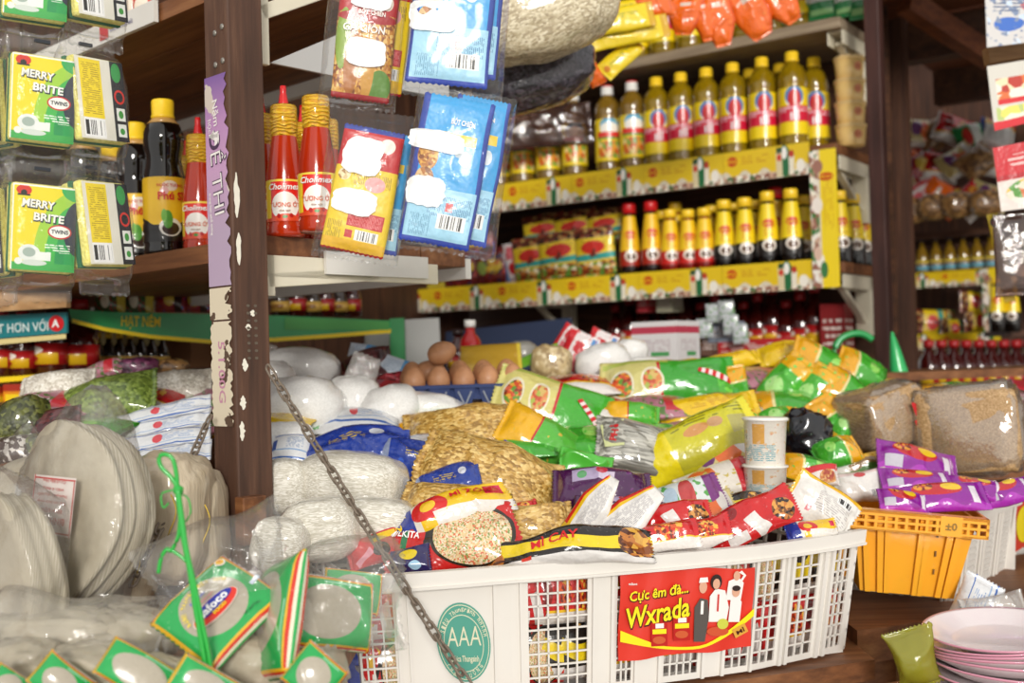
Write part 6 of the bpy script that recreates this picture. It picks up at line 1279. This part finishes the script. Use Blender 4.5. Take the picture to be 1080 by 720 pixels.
# sauce bottles and boxes under the teal sign
SB_ = [(.001, 0), (.027, 0), (.03, .004), (.03, .075), (.026, .1), (.012, .125), (.011, .15)]
LBR = printed('dark_sauce_label', '#a0181a', [('r', .5, .3, .3, .26, '#d8ac1c'), ('e', .5, .7, .16, .2, '#f0e6d8'), ('e', .5, .3, .1, .14, '#a8301c')], asp=2, rough=.35, bs=0)
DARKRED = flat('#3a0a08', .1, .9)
def small_bottle(M, label, group, body, capm, lab, s0=None):
    o = lathe_at(SB_, 'sauce_bottle', body, M=M, seg=18); tag(o, label, 'bottle', group)
    lathe_at([(.0125, .142), (.0145, .143), (.0145, .165), (.0, .166)], 'cap', capm, o, seg=14); lathe_at(sub_prof(SB_, .022, .066, .0008), 'label', lab, o, seg=18); return o
pb = None
for k, (px, py, d, s, lb) in enumerate([(3, 398, 2.42, 1.0, 'dark sauce bottle at the left edge under the teal sign'), (26, 398, 2.42, .95, 'dark sauce bottle with pale label, second under the teal sign'), (56, 396, 2.42, 1.15, 'amber sauce jar with big red and yellow label under the teal sign'), (85, 396, 2.46, 1.35, 'tall dark bottle under the corner of the two signs')]):
    M = face_cam(P(px, py, d)) @ Matrix.Diagonal((s, s, .9 * s if k != 3 else 1.0, 1)); pb = small_bottle(M, lb, 'dark sauce bottles under the teal sign', DARKRED, flat('#a01418', .4, .3), LBR) if pb is None else clone(pb, M, lb)
plate('yellow_shelf_edge', 'yellow shelf edge under the dark sauce bottles', 'shelf', [(-30, 400), (48, 394), (48, 399), (-30, 406)], .12, yb, P(10, 398, 2.38), NT_)
S_JAR = printed('red_yellow_box_print', '#e08a1c', [('r', .5, .3, .4, .26, '#f2cf1c'), ('r', .5, .85, .5, .16, '#a8301c')], asp=1, bs=0)
carton('seasoning_box', 'orange and yellow seasoning box under the yellow shelf edge', 14, 417, 26, 24, 2.36, .05, S_JAR, -.3, 'box'); carton('seasoning_box', 'orange seasoning box at the left edge under the shelf edge', -14, 420, 24, 24, 2.36, .05, S_JAR, -.3, 'box')
yc = None; LBY = printed('plain_amber_label', '#caa24a', [('r', .5, .5, .3, .2, '#8a5a1c')], asp=2, bs=0)
for k in range(7):
    px = 104 + k * 11.4; M = face_cam(P(px, 392, 2.62 + k * .012)) @ Matrix.Diagonal((.55, .55, .55, 1)); lb = 'small yellow-capped bottle, %s from the left beneath the green banner' % ORD[k]
    yc = small_bottle(M, lb, 'small yellow-capped bottles', flat('#2a1a10', .15, .8), CAP_Y, LBY) if yc is None else clone(yc, M, lb)
carton('brown_carton', 'plain cardboard carton behind the yellow-capped bottles', 185, 368, 44, 40, 2.75, .12, flat('#6a4426', .8), -.5); carton('cream_carton', 'cream carton just under the green banner', 118, 358, 50, 14, 2.7, .1, flat('#a89a68', .8), -.5)
# goods standing above the green banner
S_PKT = printed('dark_mixed_packet_print', '#a31a1c', [('blot', 4, .6, '#2a4a9a'), ('e', .5, .5, .2, .3, '#e0c04a'), ('r', .8, .5, .12, .5, '#3a1a14')], asp=1.4)
S_PKG = printed('green_red_packet_print', '#3a5a2a', [('blot', 4, .55, '#a83028'), ('e', .4, .5, .16, .3, '#e8e0c8'), ('r', .9, .5, .1, .5, '#d8c040')], asp=1.4)
for k, (px, py, m_, lb) in enumerate([(116, 318, S_PKG, 'dark green packet lying above the banner near its left end'), (146, 318, S_PKG, 'green and red packet above the middle of the banner'), (180, 317, S_PKT, 'red and blue packet above the banner left of the post'), (206, 317, S_PKT, 'red packet above the banner touching the post')]):
    d = plane_hit(px, py, PB, NB).y + .08; sack('banner_shelf_packet', lb, 'packet', (px - 16, py), (px + 16, py), 24, .03, m_, d=d, nrm=Vector((.3, -1, .1)), seed=800 + k, group='packets above the banner', wr=.004)
for k, px in enumerate((296, 314, 330, 344, 358, 372)):
    p = P(px, 334, plane_hit(px, 334, PB, NB).y + .08); clone(pb if k % 2 else yc, face_cam(p) @ Matrix.Diagonal((.75, .75, .55 + .1 * (k % 2), 1)), 'small sauce bottle, %s to the right of the near post above the banner' % ORD[k], 'sauce bottles above the banner')
# upright boards below the long shelf
plate('green_board', 'narrow green board at the end of the banner', 'board', [(411, 336), (426, 335), (428, 396), (412, 396)], .02, flat('#2f8f4f', .5), P(420, 360, 3.0), Vector((0, -1, 0)))
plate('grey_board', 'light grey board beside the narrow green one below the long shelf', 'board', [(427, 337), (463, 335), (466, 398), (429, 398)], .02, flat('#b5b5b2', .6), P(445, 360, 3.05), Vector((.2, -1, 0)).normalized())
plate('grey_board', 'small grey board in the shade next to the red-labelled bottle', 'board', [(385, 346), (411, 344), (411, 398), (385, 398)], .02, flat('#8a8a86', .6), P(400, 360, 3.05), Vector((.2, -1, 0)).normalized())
plate('blue_board', 'dark blue board behind the cream middle bracket', 'board', [(470, 350), (600, 335), (600, 388), (470, 398)], .02, flat('#2a3550', .6), P(540, 360, 3.5), Vector((-.5, -.8, 0)).normalized())
RB = printed('red_white_label', '#e8e2de', [('r', .5, .2, .5, .22, '#c8202c'), ('r', .5, .62, .4, .06, '#b8404a')], asp=2, bs=0)
small_bottle(face_cam(P(497, 392, 2.9)) @ Matrix.Diagonal((1, 1, .8, 1)), 'red bottle with white shoulder under the long shelf', None, flat('#a81418', .2, .6), CAP_W, RB)
small_bottle(face_cam(P(484, 394, 2.95)) @ Matrix.Diagonal((1, 1, .7, 1)), 'dark red bottle standing left of the white-shouldered one', None, DARKRED, flat('#2a1a1a', .4), LBR)
lumpat('grey_bag', 'grey rounded bag under the cream middle bracket', 'bag', 550, 372, 18, 12, flat('#8a8880', .5, .4), 0, d=2.9, seed=820)
# goods in the shade under the lowest shelf board on the right
tb_ = None
for k in range(15):
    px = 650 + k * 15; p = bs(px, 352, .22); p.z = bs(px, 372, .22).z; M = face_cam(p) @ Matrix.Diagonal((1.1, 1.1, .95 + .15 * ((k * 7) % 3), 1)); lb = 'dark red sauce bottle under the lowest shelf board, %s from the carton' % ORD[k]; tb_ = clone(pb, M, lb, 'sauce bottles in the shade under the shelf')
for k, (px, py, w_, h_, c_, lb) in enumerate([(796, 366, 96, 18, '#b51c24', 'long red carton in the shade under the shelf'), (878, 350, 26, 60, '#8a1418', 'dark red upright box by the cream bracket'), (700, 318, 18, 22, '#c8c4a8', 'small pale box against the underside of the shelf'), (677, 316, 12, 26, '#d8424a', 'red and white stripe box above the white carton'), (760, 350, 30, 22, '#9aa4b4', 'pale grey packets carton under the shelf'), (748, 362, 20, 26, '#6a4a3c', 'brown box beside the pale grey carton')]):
    q = bs(px, py, .1 if h_ < 40 else .16); carton('shelf_carton', lb, px, py, w_, h_, q.y, .08, printed('carton_print_%d' % k, c_, [('lines', .5, .5, .4, .3, '#e0d0c8', 5)], asp=2, bs=0, coat=0, rough=.6))
S_WG = printed('white_green_sachets_print', '#c8ccd0', [('blot', 5, .55, '#6a9a5a'), ('blot', 7, .64, '#8a96b4')], asp=1)
for k, (px, py) in enumerate([(752, 330), (770, 342), (742, 346), (765, 326), (780, 352)]): sack('hanging_sachet', 'pale sachet, %s of the small bunch under the shelf' % ORD[k], 'sachet', (px, py - 10), (px + 2, py + 10), 16, .012, S_WG, d=bs(px, py, .05).y, nrm=Vector((-.3, -1, .1)), seed=830 + k, group='pale sachets under the shelf', wr=.003)
# soup packets on the middle tier
SOUP = printed('soup_packet_print', '#f0cf24', [('e', .42, .5, .14, .3, '#d0281c'), ('r', .62, .5, .06, .5, '#3aa8a0'), ('speck', .86, .5, .14, .5, ['#efe4c0', '#c8782c', '#6a9a3a', '#8a3a1c', '#e0b060'], 10), ('speck', .1, .5, .12, .5, ['#5a2a1c', '#8a3a24', '#c8a060', '#3a2014'], 10), ('blot', 3, .62, '#6a2a1c')], asp=1.3)
SOUPD = printed('dark_packet_print', '#6a1a16', [('e', .5, .6, .2, .26, '#c8a82c'), ('blot', 4, .55, '#2a2444'), ('e', .5, .25, .2, .16, '#8aa04a'), ('blot', 6, .62, '#b8402c')], asp=1.3)
k = 0
for (px, y0, y1, w_, m_, bk, lb) in [(562, 250, 296, 40, SOUP, .04, 'soup packet at the front left of its group'), (592, 244, 292, 46, SOUP, .03, 'soup packet leaning in the middle of its group'), (628, 240, 290, 42, SOUP, .03, 'soup packet beside the tall seasoning bottles'), (545, 256, 298, 26, S_MILK, .06, 'white and red packet left of the soup packets'), (575, 226, 262, 44, SOUP, .12, 'soup packet in the back row on the left'), (608, 222, 260, 46, SOUP, .12, 'soup packet in the back row, middle'), (640, 220, 258, 40, SOUP, .12, 'soup packet in the back row behind the tall bottles'),
        (520, 262, 300, 34, SOUPD, .05, 'dark red packet left of the white and red one'), (488, 262, 304, 40, SOUPD, .06, 'dark packet with yellow emblem on the middle tier'), (455, 268, 308, 38, S_PKG, .06, 'green and red packet on the middle tier'), (424, 272, 312, 36, SOUPD, .06, 'dark packet behind the hanging blue sachets'), (470, 240, 276, 46, SOUPD, .16, 'dark packet in the back row of the middle tier'), (396, 278, 316, 30, SOUPD, .06, 'dark packet at the far left of the middle tier'), (505, 240, 272, 36, S_PKT, .16, 'red and blue packet in the back row of the middle tier')]:
    d = bs(px, (y0 + y1) / 2, bk).y; sack('soup_packet', lb, 'packet', (px - 3, y0), (px + 2, y1), w_, .04, m_, d=d, nrm=Vector((-.5, -.85, .2)), seed=840 + k, group='packets on the middle tier', wr=.004); k += 1
p = bs(536, 232, .12); o = lathe_at([(.001, 0), (.05, 0), (.062, .09), (.064, .092), (.06, .095), (.001, .096)], 'plastic_tub', film('clear_tub', haze=.3, gloss=.1), M=Matrix.Translation((p.x, p.y, Z_LO))); tag(o, 'clear tub with yellow rim on the middle tier left of the soup packets', 'tub'); lathe_at([(.0625, .085), (.066, .087), (.066, .096), (.0, .098)], 'lid', yb, o)
# top tier: lying and standing oil bottles, green packs
ot = None
for k, px in enumerate((672, 700, 728, 757, 786, 815, 843)):
    p = bs(px, 50, .07); p.z = Z_TOP; clone(pr[0], face_cam(p, .1) @ Matrix.Diagonal((1.1, 1.1, 1.05, 1)), 'golden oil bottle on the top tier behind the orange bags, %s from the left' % ORD[k], 'cooking oil bottles on the top tier')
GT = printed('top_green_pack_print', '#1f8f4a', [('r', .5, .5, .12, .5, '#e8ece4'), ('e', .25, .5, .12, .3, '#d83a34'), ('r', .85, .5, .06, .4, '#9ad08a')], asp=1.5)
for k, (px, y0, y1) in enumerate(((838, -22, 24), (866, -26, 20), (894, -24, 18), (910, -30, 20))):
    sack('green_carton_pack', 'green and white pack on the top tier, %s from the orange bags' % ORD[k], 'pack', (px, y0), (px + 2, y1), 30, .04, GT, d=bs(px, 0, .05).y, nrm=Vector((-.5, -.85, .1)), seed=860 + k, group='green packs on the top tier', wr=.004)
# bags hung at the front of the long shelf
CORN = fill('pale_puffed_grain', '#a8987a', '#cbbd9c', '#e6dcc0', 160, .5, .7, .6, (1, 2, 2), 10)
lumpat('grain_bag', 'large pale bag of grain hanging at the top centre', 'bag', 566, -4, 92, 66, CORN, 0, -.32, .6, 871, p=.8, amp=.1, d=2.1, k=1.8)
lumpat('bean_bag', 'dark bag of black beans hanging under the pale grain bag', 'bag', 563, 80, 66, 36, BLKB, 0, -.25, .8, 872, p=.75, amp=.1, d=2.25)
WR_ = film('smoky_wrap', '#b8a49a', haze=.25, gloss=.1, wr=20, body='#6a5048')
sack('smoky_wrap', 'smoky clear wrap hanging over the four cone-labelled oil bottles', 'plastic wrap', (514, 138), (626, 128), 44, .05, WR_, d=bs(570, 134, -.05).y, nrm=Vector((-.3, -1, .1)), seed=873, wr=.012)
YH = printed('hanging_yellow_print', '#f0d31c', [('lines', .5, .5, .3, .14, '#8a9a3a', 8), ('e', .12, .5, .06, .2, '#d88a2c'), ('r', .96, .5, .04, .5, '#d8a81c')], asp=2.6)
for k, (a, b_, w_, lb) in enumerate([((606, 28), (690, 14), 26, 'yellow sachet uppermost in the fan beside the pale grain bag'), ((610, 46), (704, 26), 24, 'yellow sachet in the middle of the fan'), ((636, 78), (672, 44), 22, 'yellow sachet pointing down at the bottom of the fan'), ((640, 14), (700, 2), 20, 'yellow and orange sachet at the top of the fan')]):
    sack('yellow_sachet', lb, 'sachet', a, b_, w_, .02, YH, d=2.5 + .02 * k, nrm=Vector((-.2, -1, .1)), seed=880 + k, group='fan of yellow sachets', wr=.005)
ORB = printed('orange_bag_print', '#f26a14', [('blot', 4, .64, '#f4822c'), ('r', .3, .5, .05, .16, '#e8d8c8'), ('r', .5, .95, .5, .05, '#e0560c')], asp=1.4, coat=.9, rough=.2, bs=.8)
for k, (a, b_, w_, lb) in enumerate([((724, -8), (722, 38), 34, 'orange bag at the left of the orange bunch'), ((752, -12), (764, 50), 36, 'orange bag hanging lowest in the bunch'), ((780, -14), (806, 38), 36, 'orange bag in the middle right of the bunch'), ((806, -20), (838, 22), 34, 'orange bag at the right end of the bunch'), ((738, -6), (748, 44), 24, 'orange bag tucked between its neighbours'), ((672, 12), (708, 4), 22, 'orange wrapper beside the yellow fan'), ((616, 62), (632, 90), 18, 'small orange wrapper below the yellow fan'), ((676, 30), (700, 34), 14, 'small orange wrapper right of the yellow fan')]):
    sack('orange_bag', lb, 'bag', a, b_, w_, .035, ORB, d=2.62 if k < 5 else 2.55, nrm=Vector((-.2, -1, .1)), seed=890 + k, group='orange bags', wr=.010, wk=26, point=.55 if k < 5 else None)
# crisps on the short upper shelf
CR = printed('crisps_print', '#d8301c', [('e', .5, .5, .2, .3, '#f0e4d0'), ('r', .85, .5, .15, .5, '#f0b81c'), ('r', .1, .5, .1, .5, '#f0b81c')], asp=1.4)
for k, px in enumerate((122, 138, 152, 108)):
    p = on(ls, px, 30, .06, ZL2 + .035); d = p.y; sack('crisps_packet', 'small red and yellow crisps packet, %s from the right on the upper short shelf' % ['third', 'second', 'first', 'fourth'][k], 'packet', (px + 1, -14), (px, 30), 22, .03, CR, d=d, nrm=Vector((-.2, -1, .1)), seed=900 + k, group='crisps packets', wr=.004)
# green chair back and green cone tucked by the right post
GRP = flat('#1f9a50', .35, .4)
b = MB(); b.tube(smooth(sp_([(872, 392), (878, 372), (886, 358), (898, 352), (910, 352), (920, 358)], 2.92)), .009, 10); tag(b.out('plastic_arch', GRP, smooth=True), 'curved green plastic arch rising by the right post', 'plastic item')
q = P(953, 420, 2.85); h = 72 * 2.85 / FPX; tag(lathe_at([(.001, 0), (.027, 0), (.022, h * .4), (.014, h * .7), (.004, h * .97), (.0, h)], 'plastic_cone', flat('#2fb464', .35, .4), M=Matrix.Translation(q) @ Matrix.Rotation(-.14, 4, 'Y')), 'pale green pointed plastic object right of the dark post', 'plastic item')
# ---- far shelf beyond the right post
Z1 = fs_(1000, 240).z - .012; Z2 = fs_(1000, 286).z; Z3 = fs_(1000, 362).z
fsx0, fsx1 = (MFI @ fs_(930, 280)).x, (MFI @ fs_(1110, 280)).x
fsh = empty('goods_shelf', 'far shelf of small bottles beyond the right post', 'shelf', MF)
for z in (Z1, Z2 - .012, Z3 - .02): MB().box(fsx0, fsx1 + .4, 0, .3, z - .025, z).out('shelf_board', W_DARKX, fsh)
bb = shelf; _sv = shelf; shelf = fsh; xm = (MFI @ fs_(1054, 300)).x
hz = fs_(1000, 288).z - fs_(1000, 304).z; strip(fsx0, xm, Z2 - hz, hz); strip(fsx0, xm, Z3 - .02, hz)
mesh('side_panel', [(xm - .06, -.008, Z3 - .02), (xm, -.008, Z3 - .02), (xm, -.008, Z2), (xm - .06, -.008, Z2)], [(0, 1, 2, 3)], PANEL, fsh, [(0, 0), (0, 1), (1, 1), (1, 0)], smooth=False); shelf = _sv
LBU = printed('blue_band_label', '#d8c04a', [('r', .5, .25, .5, .2, '#6ab0c8'), ('r', .5, .6, .5, .1, '#4a3a6a')], asp=2, bs=0); fb = None
for k in range(9):
    px = 944 + k * 14.5; p = fs_(px, 285, .05); p.z = Z2 - .012; M = face_cam(p) @ Matrix.Diagonal((.82, .82, .95, 1)); lb = 'small amber bottle with blue-banded label, %s from the right post on the far shelf' % ORD[k]
    fb = small_bottle(M, lb, 'amber bottles on the far shelf', flat('#8a6a1c', .15, .8), flat('#1c1c34', .4), LBU) if fb is None else clone(fb, M, lb)
for k, (px, py, r_) in enumerate([(950, 338, 20), (985, 340, 22), (1030, 318, 18), (1035, 338, 18), (965, 350, 14), (1008, 346, 16)]):
    sack('soup_packet', 'yellow soup packet inside the yellow-edged far display, %s one' % ORD[k], 'packet', (px - r_, py), (px + r_, py + 1), r_ * 1.3, .05, SOUP, d=fs_(px, py, .08).y, nrm=Vector((-.3, -1, .1)), seed=910 + k, group='packets in the far yellow display', wr=.004)
for k in range(9):
    px = 1060 + (k - 6) * 13.2; py = 402
    if px < 958: continue
    clone(pb, face_cam(P(px, 412, 3.7)) @ Matrix.Diagonal((1.2, 1.2, 1.0, 1)), 'sauce bottle in the dark row above the large brown block, %s from the right post' % ORD[k], 'sauce bottles behind the brown blocks')
for k, (px, c_) in enumerate(((1052, '#c8b01c'), (1068, '#d8c02c'))): clone(mg[0], face_cam(P(px, 350, 4.0)) @ Matrix.Scale(1.1, 4), 'yellow seasoning bottle at the right edge of the far shelf, %s one' % ORD[k], 'yellow bottles at the far right')
tag(MB().bar(P(1052, 352, 4.05), P(1100, 350, 4.1), .15, .02).out('far_ledge', W_DARKX), 'short dark ledge under the yellow bottles at the right edge', 'shelf')
rr = random.Random(23); FM = [N_RED, S_MILK, GT, S_MIX, ORB, N_WR, NUT, S_PKT, PLAIN, N_RED]
nmw = ['snack bag of the far heap, %s in its upper row', 'snack bag of the far heap, %s in its middle row', 'snack bag of the far heap, %s in its lower row']
for r in range(3):
    for k in range(6):
        px = 952 + k * 19 + rr.uniform(-5, 5); py = 142 + r * 32 + rr.uniform(-6, 6); a = rr.uniform(-.9, .9)
        sack('snack_bag', nmw[r] % ORD[k], 'bag', (px - 20 * math.cos(a), py - 20 * math.sin(a)), (px + 20 * math.cos(a), py + 20 * math.sin(a)), 30, .07, FM[(r * 4 + k * 3) % 10], d=fs_(px, py, .05 + .06 * rr.random()).y - (.1 * r), nrm=Vector((-.2, -1, .25)), seed=930 + r * 6 + k, group='snack bags on the far shelf', wr=.010, wk=16)
for k, (px, py) in enumerate(((985, 218), (1010, 216), (1040, 214), (960, 222))): lumpat('nut_bag', 'bag of brown nuts under the snack bags, %s from the left' % ['second', 'third', 'fourth', 'first'][k], 'bag', px, py, 18, 14, NUT, 0, 0, .8, 950 + k, d=fs_(px, py, .02).y - .2, group='nut bags on the far shelf')
# printed sheets and sachets hanging at the right edge
PS1 = printed('comic_sheet_print', '#cfccca', [('blot', 4, .6, '#c8d8ea'), ('e', .3, .3, .2, .1, '#3a6ac0'), ('e', .7, .75, .2, .12, '#4a8ad0'), ('e', .75, .35, .14, .1, '#e0b0a0'), ('e', .3, .8, .12, .1, '#d8c8c0'), ('e', .55, .55, .1, .06, '#c86a6a'), ('blot', 9, .58, '#7a8aa8'), ('lines', .3, .55, .2, .1, '#5a6a8a', 14)], asp=1, bs=0, coat=0, rough=.6)
PS2 = printed('menu_sheet_print', '#d0ccc2', [('speck', .3, .62, .22, .16, ['#d8703c', '#e8d8b0', '#b83a2c', '#eee6d6'], 9), ('r', .38, .42, .3, .04, '#d02a30'), ('speck', .35, .24, .3, .1, ['#e8d86a', '#b8c87a', '#f0e8d0'], 8), ('r', .85, .3, .1, .12, '#9ac0dc'), ('r', .5, .06, .5, .07, '#cf2630'), ('lines', .75, .75, .2, .14, '#b8b0a8', 16)], asp=1, bs=0, coat=0, rough=.6)
PS3 = printed('red_sachet_print', '#e9ded6', [('r', .5, .78, .5, .24, '#cf2430'), ('lines', .5, .75, .35, .1, '#f0c8c4', 8), ('food', .5, .25, .42, .22, ['#e8e0c8', '#5a9a3c', '#d8703c', '#e8c04a', '#f0e8dc'], 10), ('r', .5, .5, .5, .04, '#b81c28')], asp=1)
def sheet(name, label, cat, pts, d, mat):
    V = [P(x, y, d) for x, y in pts]; c = sum(V, Vector()) / 4; n = (V[1] - V[0]).cross(V[3] - V[0]).normalized()
    vs = [v - c for v in V] + [v - c - n * .002 for v in V]; return tag(mesh(name, vs, [(0, 1, 2, 3), (7, 6, 5, 4), (0, 4, 5, 1), (1, 5, 6, 2), (2, 6, 7, 3), (3, 7, 4, 0)], mat, None, [(0, 0), (1, 0), (1, 1), (0, 1)] * 2, smooth=False, M=Matrix.Translation(c)), label, cat)
sheet('printed_sheet', 'blue and white drawn sheet at the top right corner', 'paper', [(1041, 50), (1120, 40), (1120, -30), (1038, -30)], 2.4, PS1); sheet('printed_sheet', 'white printed sheet with small food pictures and a red foot, at the right edge', 'paper', [(1049, 138), (1130, 118), (1130, 55), (1041, 70)], 2.38, PS2)
sheet('red_sachet', 'red and white food sachet hanging at the right edge under the menu sheet', 'sachet', [(1056, 223), (1140, 212), (1140, 138), (1047, 156)], 2.36, PS3)
sack('yellow_sachet', 'yellow sachet with dark edge hanging above the clear bag at the right edge', 'sachet', (1046, 226), (1066, 318), 12, .012, printed('yellow_black_print', '#efd01c', [('e', .1, .5, .06, .4, '#1a1a1a'), ('e', .1, .5, .03, .2, '#d8281c'), ('blot', 6, .66, '#c8a01c')], asp=3), d=2.42, nrm=Vector((-.2, -1, 0)), seed=961)
sack('clear_packet', 'clear packet with a red-edged tag at the right edge', 'packet', (1070, 225), (1074, 312), 44, .02, WR_, d=2.38, nrm=Vector((-.1, -1, 0)), seed=962)
tag(MB().bar(P(1040, 60, 2.5), P(1130, 45, 2.5), .03, .035).out('timber_rail', W_PALE), 'pale timber rail at the upper right between the hanging sheets', 'rail')
# ---- lower right: stacked plates, plastic bags
PLT = worn('pink_white_enamel', '#f4efee', '#ead8dc', .3, .6, 18); PPK = flat('#d492a6', .35, .5)
D = 1.52
for k in range(9):
    q = P(1056, 734 - k * 7.2, D) ; r = .098
    o = lathe_at([(.001, 0), (r * .62, .0), (r * .66, .002), (r * .97, .015), (r, .017), (r * .985, .0185), (r * .95, .017), (r * .64, .0055), (r * .6, .004), (.001, .004)], 'plate', PLT, M=Matrix.Translation(q + Vector((.002 * math.sin(k * 2.3), .002 * math.cos(k * 1.7), 0))) @ Matrix.Rotation(k * .8, 4, 'Z') @ Matrix.Rotation(.05, 4, 'X') @ Matrix.Rotation(-.06, 4, 'Y'), seg=48); tag(o, 'pink-rimmed white plate, %s' % ('on top of the stack at the bottom right' if k == 8 else '%s from the bottom of the stack at the bottom right' % ORD[k]), 'plate', 'stacked plates')
    lathe_at([(r * .97, .0150), (r * 1.004, .0168), (r * 1.0, .0188), (r * .975, .0182)], 'rim', PPK, o, seg=48, cap=False)
OLV = film('olive_bag_film', '#c8c84a', haze=.45, gloss=.08, wr=26, body='#b8b43a')
sack('plastic_bag', 'olive yellow plastic bag hanging left of the stacked plates', 'plastic bag', (952, 662), (972, 722), 44, .06, OLV, d=1.5, nrm=Vector((-.2, -1, .2)), seed=971, wr=.014, wk=26, pinch=-.2)
sack('plastic_bag', 'clear crumpled bag lying behind the stacked plates', 'plastic bag', (1014, 648), (1082, 636), 30, .05, film('grey_bag_film', haze=.3, gloss=.12, wr=30), d=1.68, nrm=Vector((-.1, -.8, .6)), seed=972, wr=.012, wk=26)
sack('white_sack', 'white and blue sack leaning below the white crate', 'sack', (1006, 684), (1040, 612), 40, .05, S_BS, d=1.72, nrm=Vector((-.2, -1, .2)), seed=973, wr=.008)
MB_ = MB(); q = P(1056, 735, 1.52); MB_.box(-.16, .5, -.1, .12, -.03, 0); lw = MB_.out('low_shelf', W_SHELF, M=Matrix.Translation((q.x, q.y, q.z)) @ Matrix.Rotation(.37, 4, 'Z')); tag(lw, 'low plank under the stacked plates', 'shelf')
# ================================================================== light, world, camera
w = bpy.data.worlds.new('World'); SC.world = w; w.use_nodes = True; nt = w.node_tree; nt.nodes.clear()
bg = nt.nodes.new('ShaderNodeBackground'); sk = nt.nodes.new('ShaderNodeTexSky'); ow = nt.nodes.new('ShaderNodeOutputWorld')
sk.sky_type = 'HOSEK_WILKIE'; sk.turbidity = 8; sk.ground_albedo = .5; sk.sun_direction = (.35, -.75, .56)
mx = nt.nodes.new('ShaderNodeMix'); mx.data_type = 'RGBA'; mx.inputs[0].default_value = .75; mx.inputs[7].default_value = (1, .98, .95, 1)
nt.links.new(sk.outputs[0], mx.inputs[6]); nt.links.new(mx.outputs[2], bg.inputs[0]); bg.inputs[1].default_value = WORLD_STR; nt.links.new(bg.outputs[0], ow.inputs[0])
sl = bpy.data.lights.new('sun', 'SUN'); sl.energy = SUN_STR; sl.angle = math.radians(12); sl.color = (1, .96, .9)
so = bpy.data.objects.new('sun', sl); COL.objects.link(so); so.rotation_euler = Vector((-.07, .96, -.24)).to_track_quat('-Z', 'Y').to_euler()
cd = bpy.data.cameras.new('camera'); cam = bpy.data.objects.new('camera', cd); COL.objects.link(cam)
cd.sensor_width = 36; cd.lens = 36 * FPX / 1080; cd.clip_start = .02
Mc = Matrix((RR, UU, -F)).transposed().to_4x4(); Mc.translation = CAM; cam.matrix_world = Mc
cd.dof.use_dof = True; cd.dof.focus_distance = 1.5; cd.dof.aperture_fstop = 4.2
SC.camera = cam
SC.view_settings.view_transform = 'Standard'; SC.view_settings.look = 'None'; SC.view_settings.exposure = EXPO; SC.view_settings.gamma = 1
SC.view_settings.use_curve_mapping = False
SC.cycles.transparent_max_bounces = 24; SC.cycles.max_bounces = 8
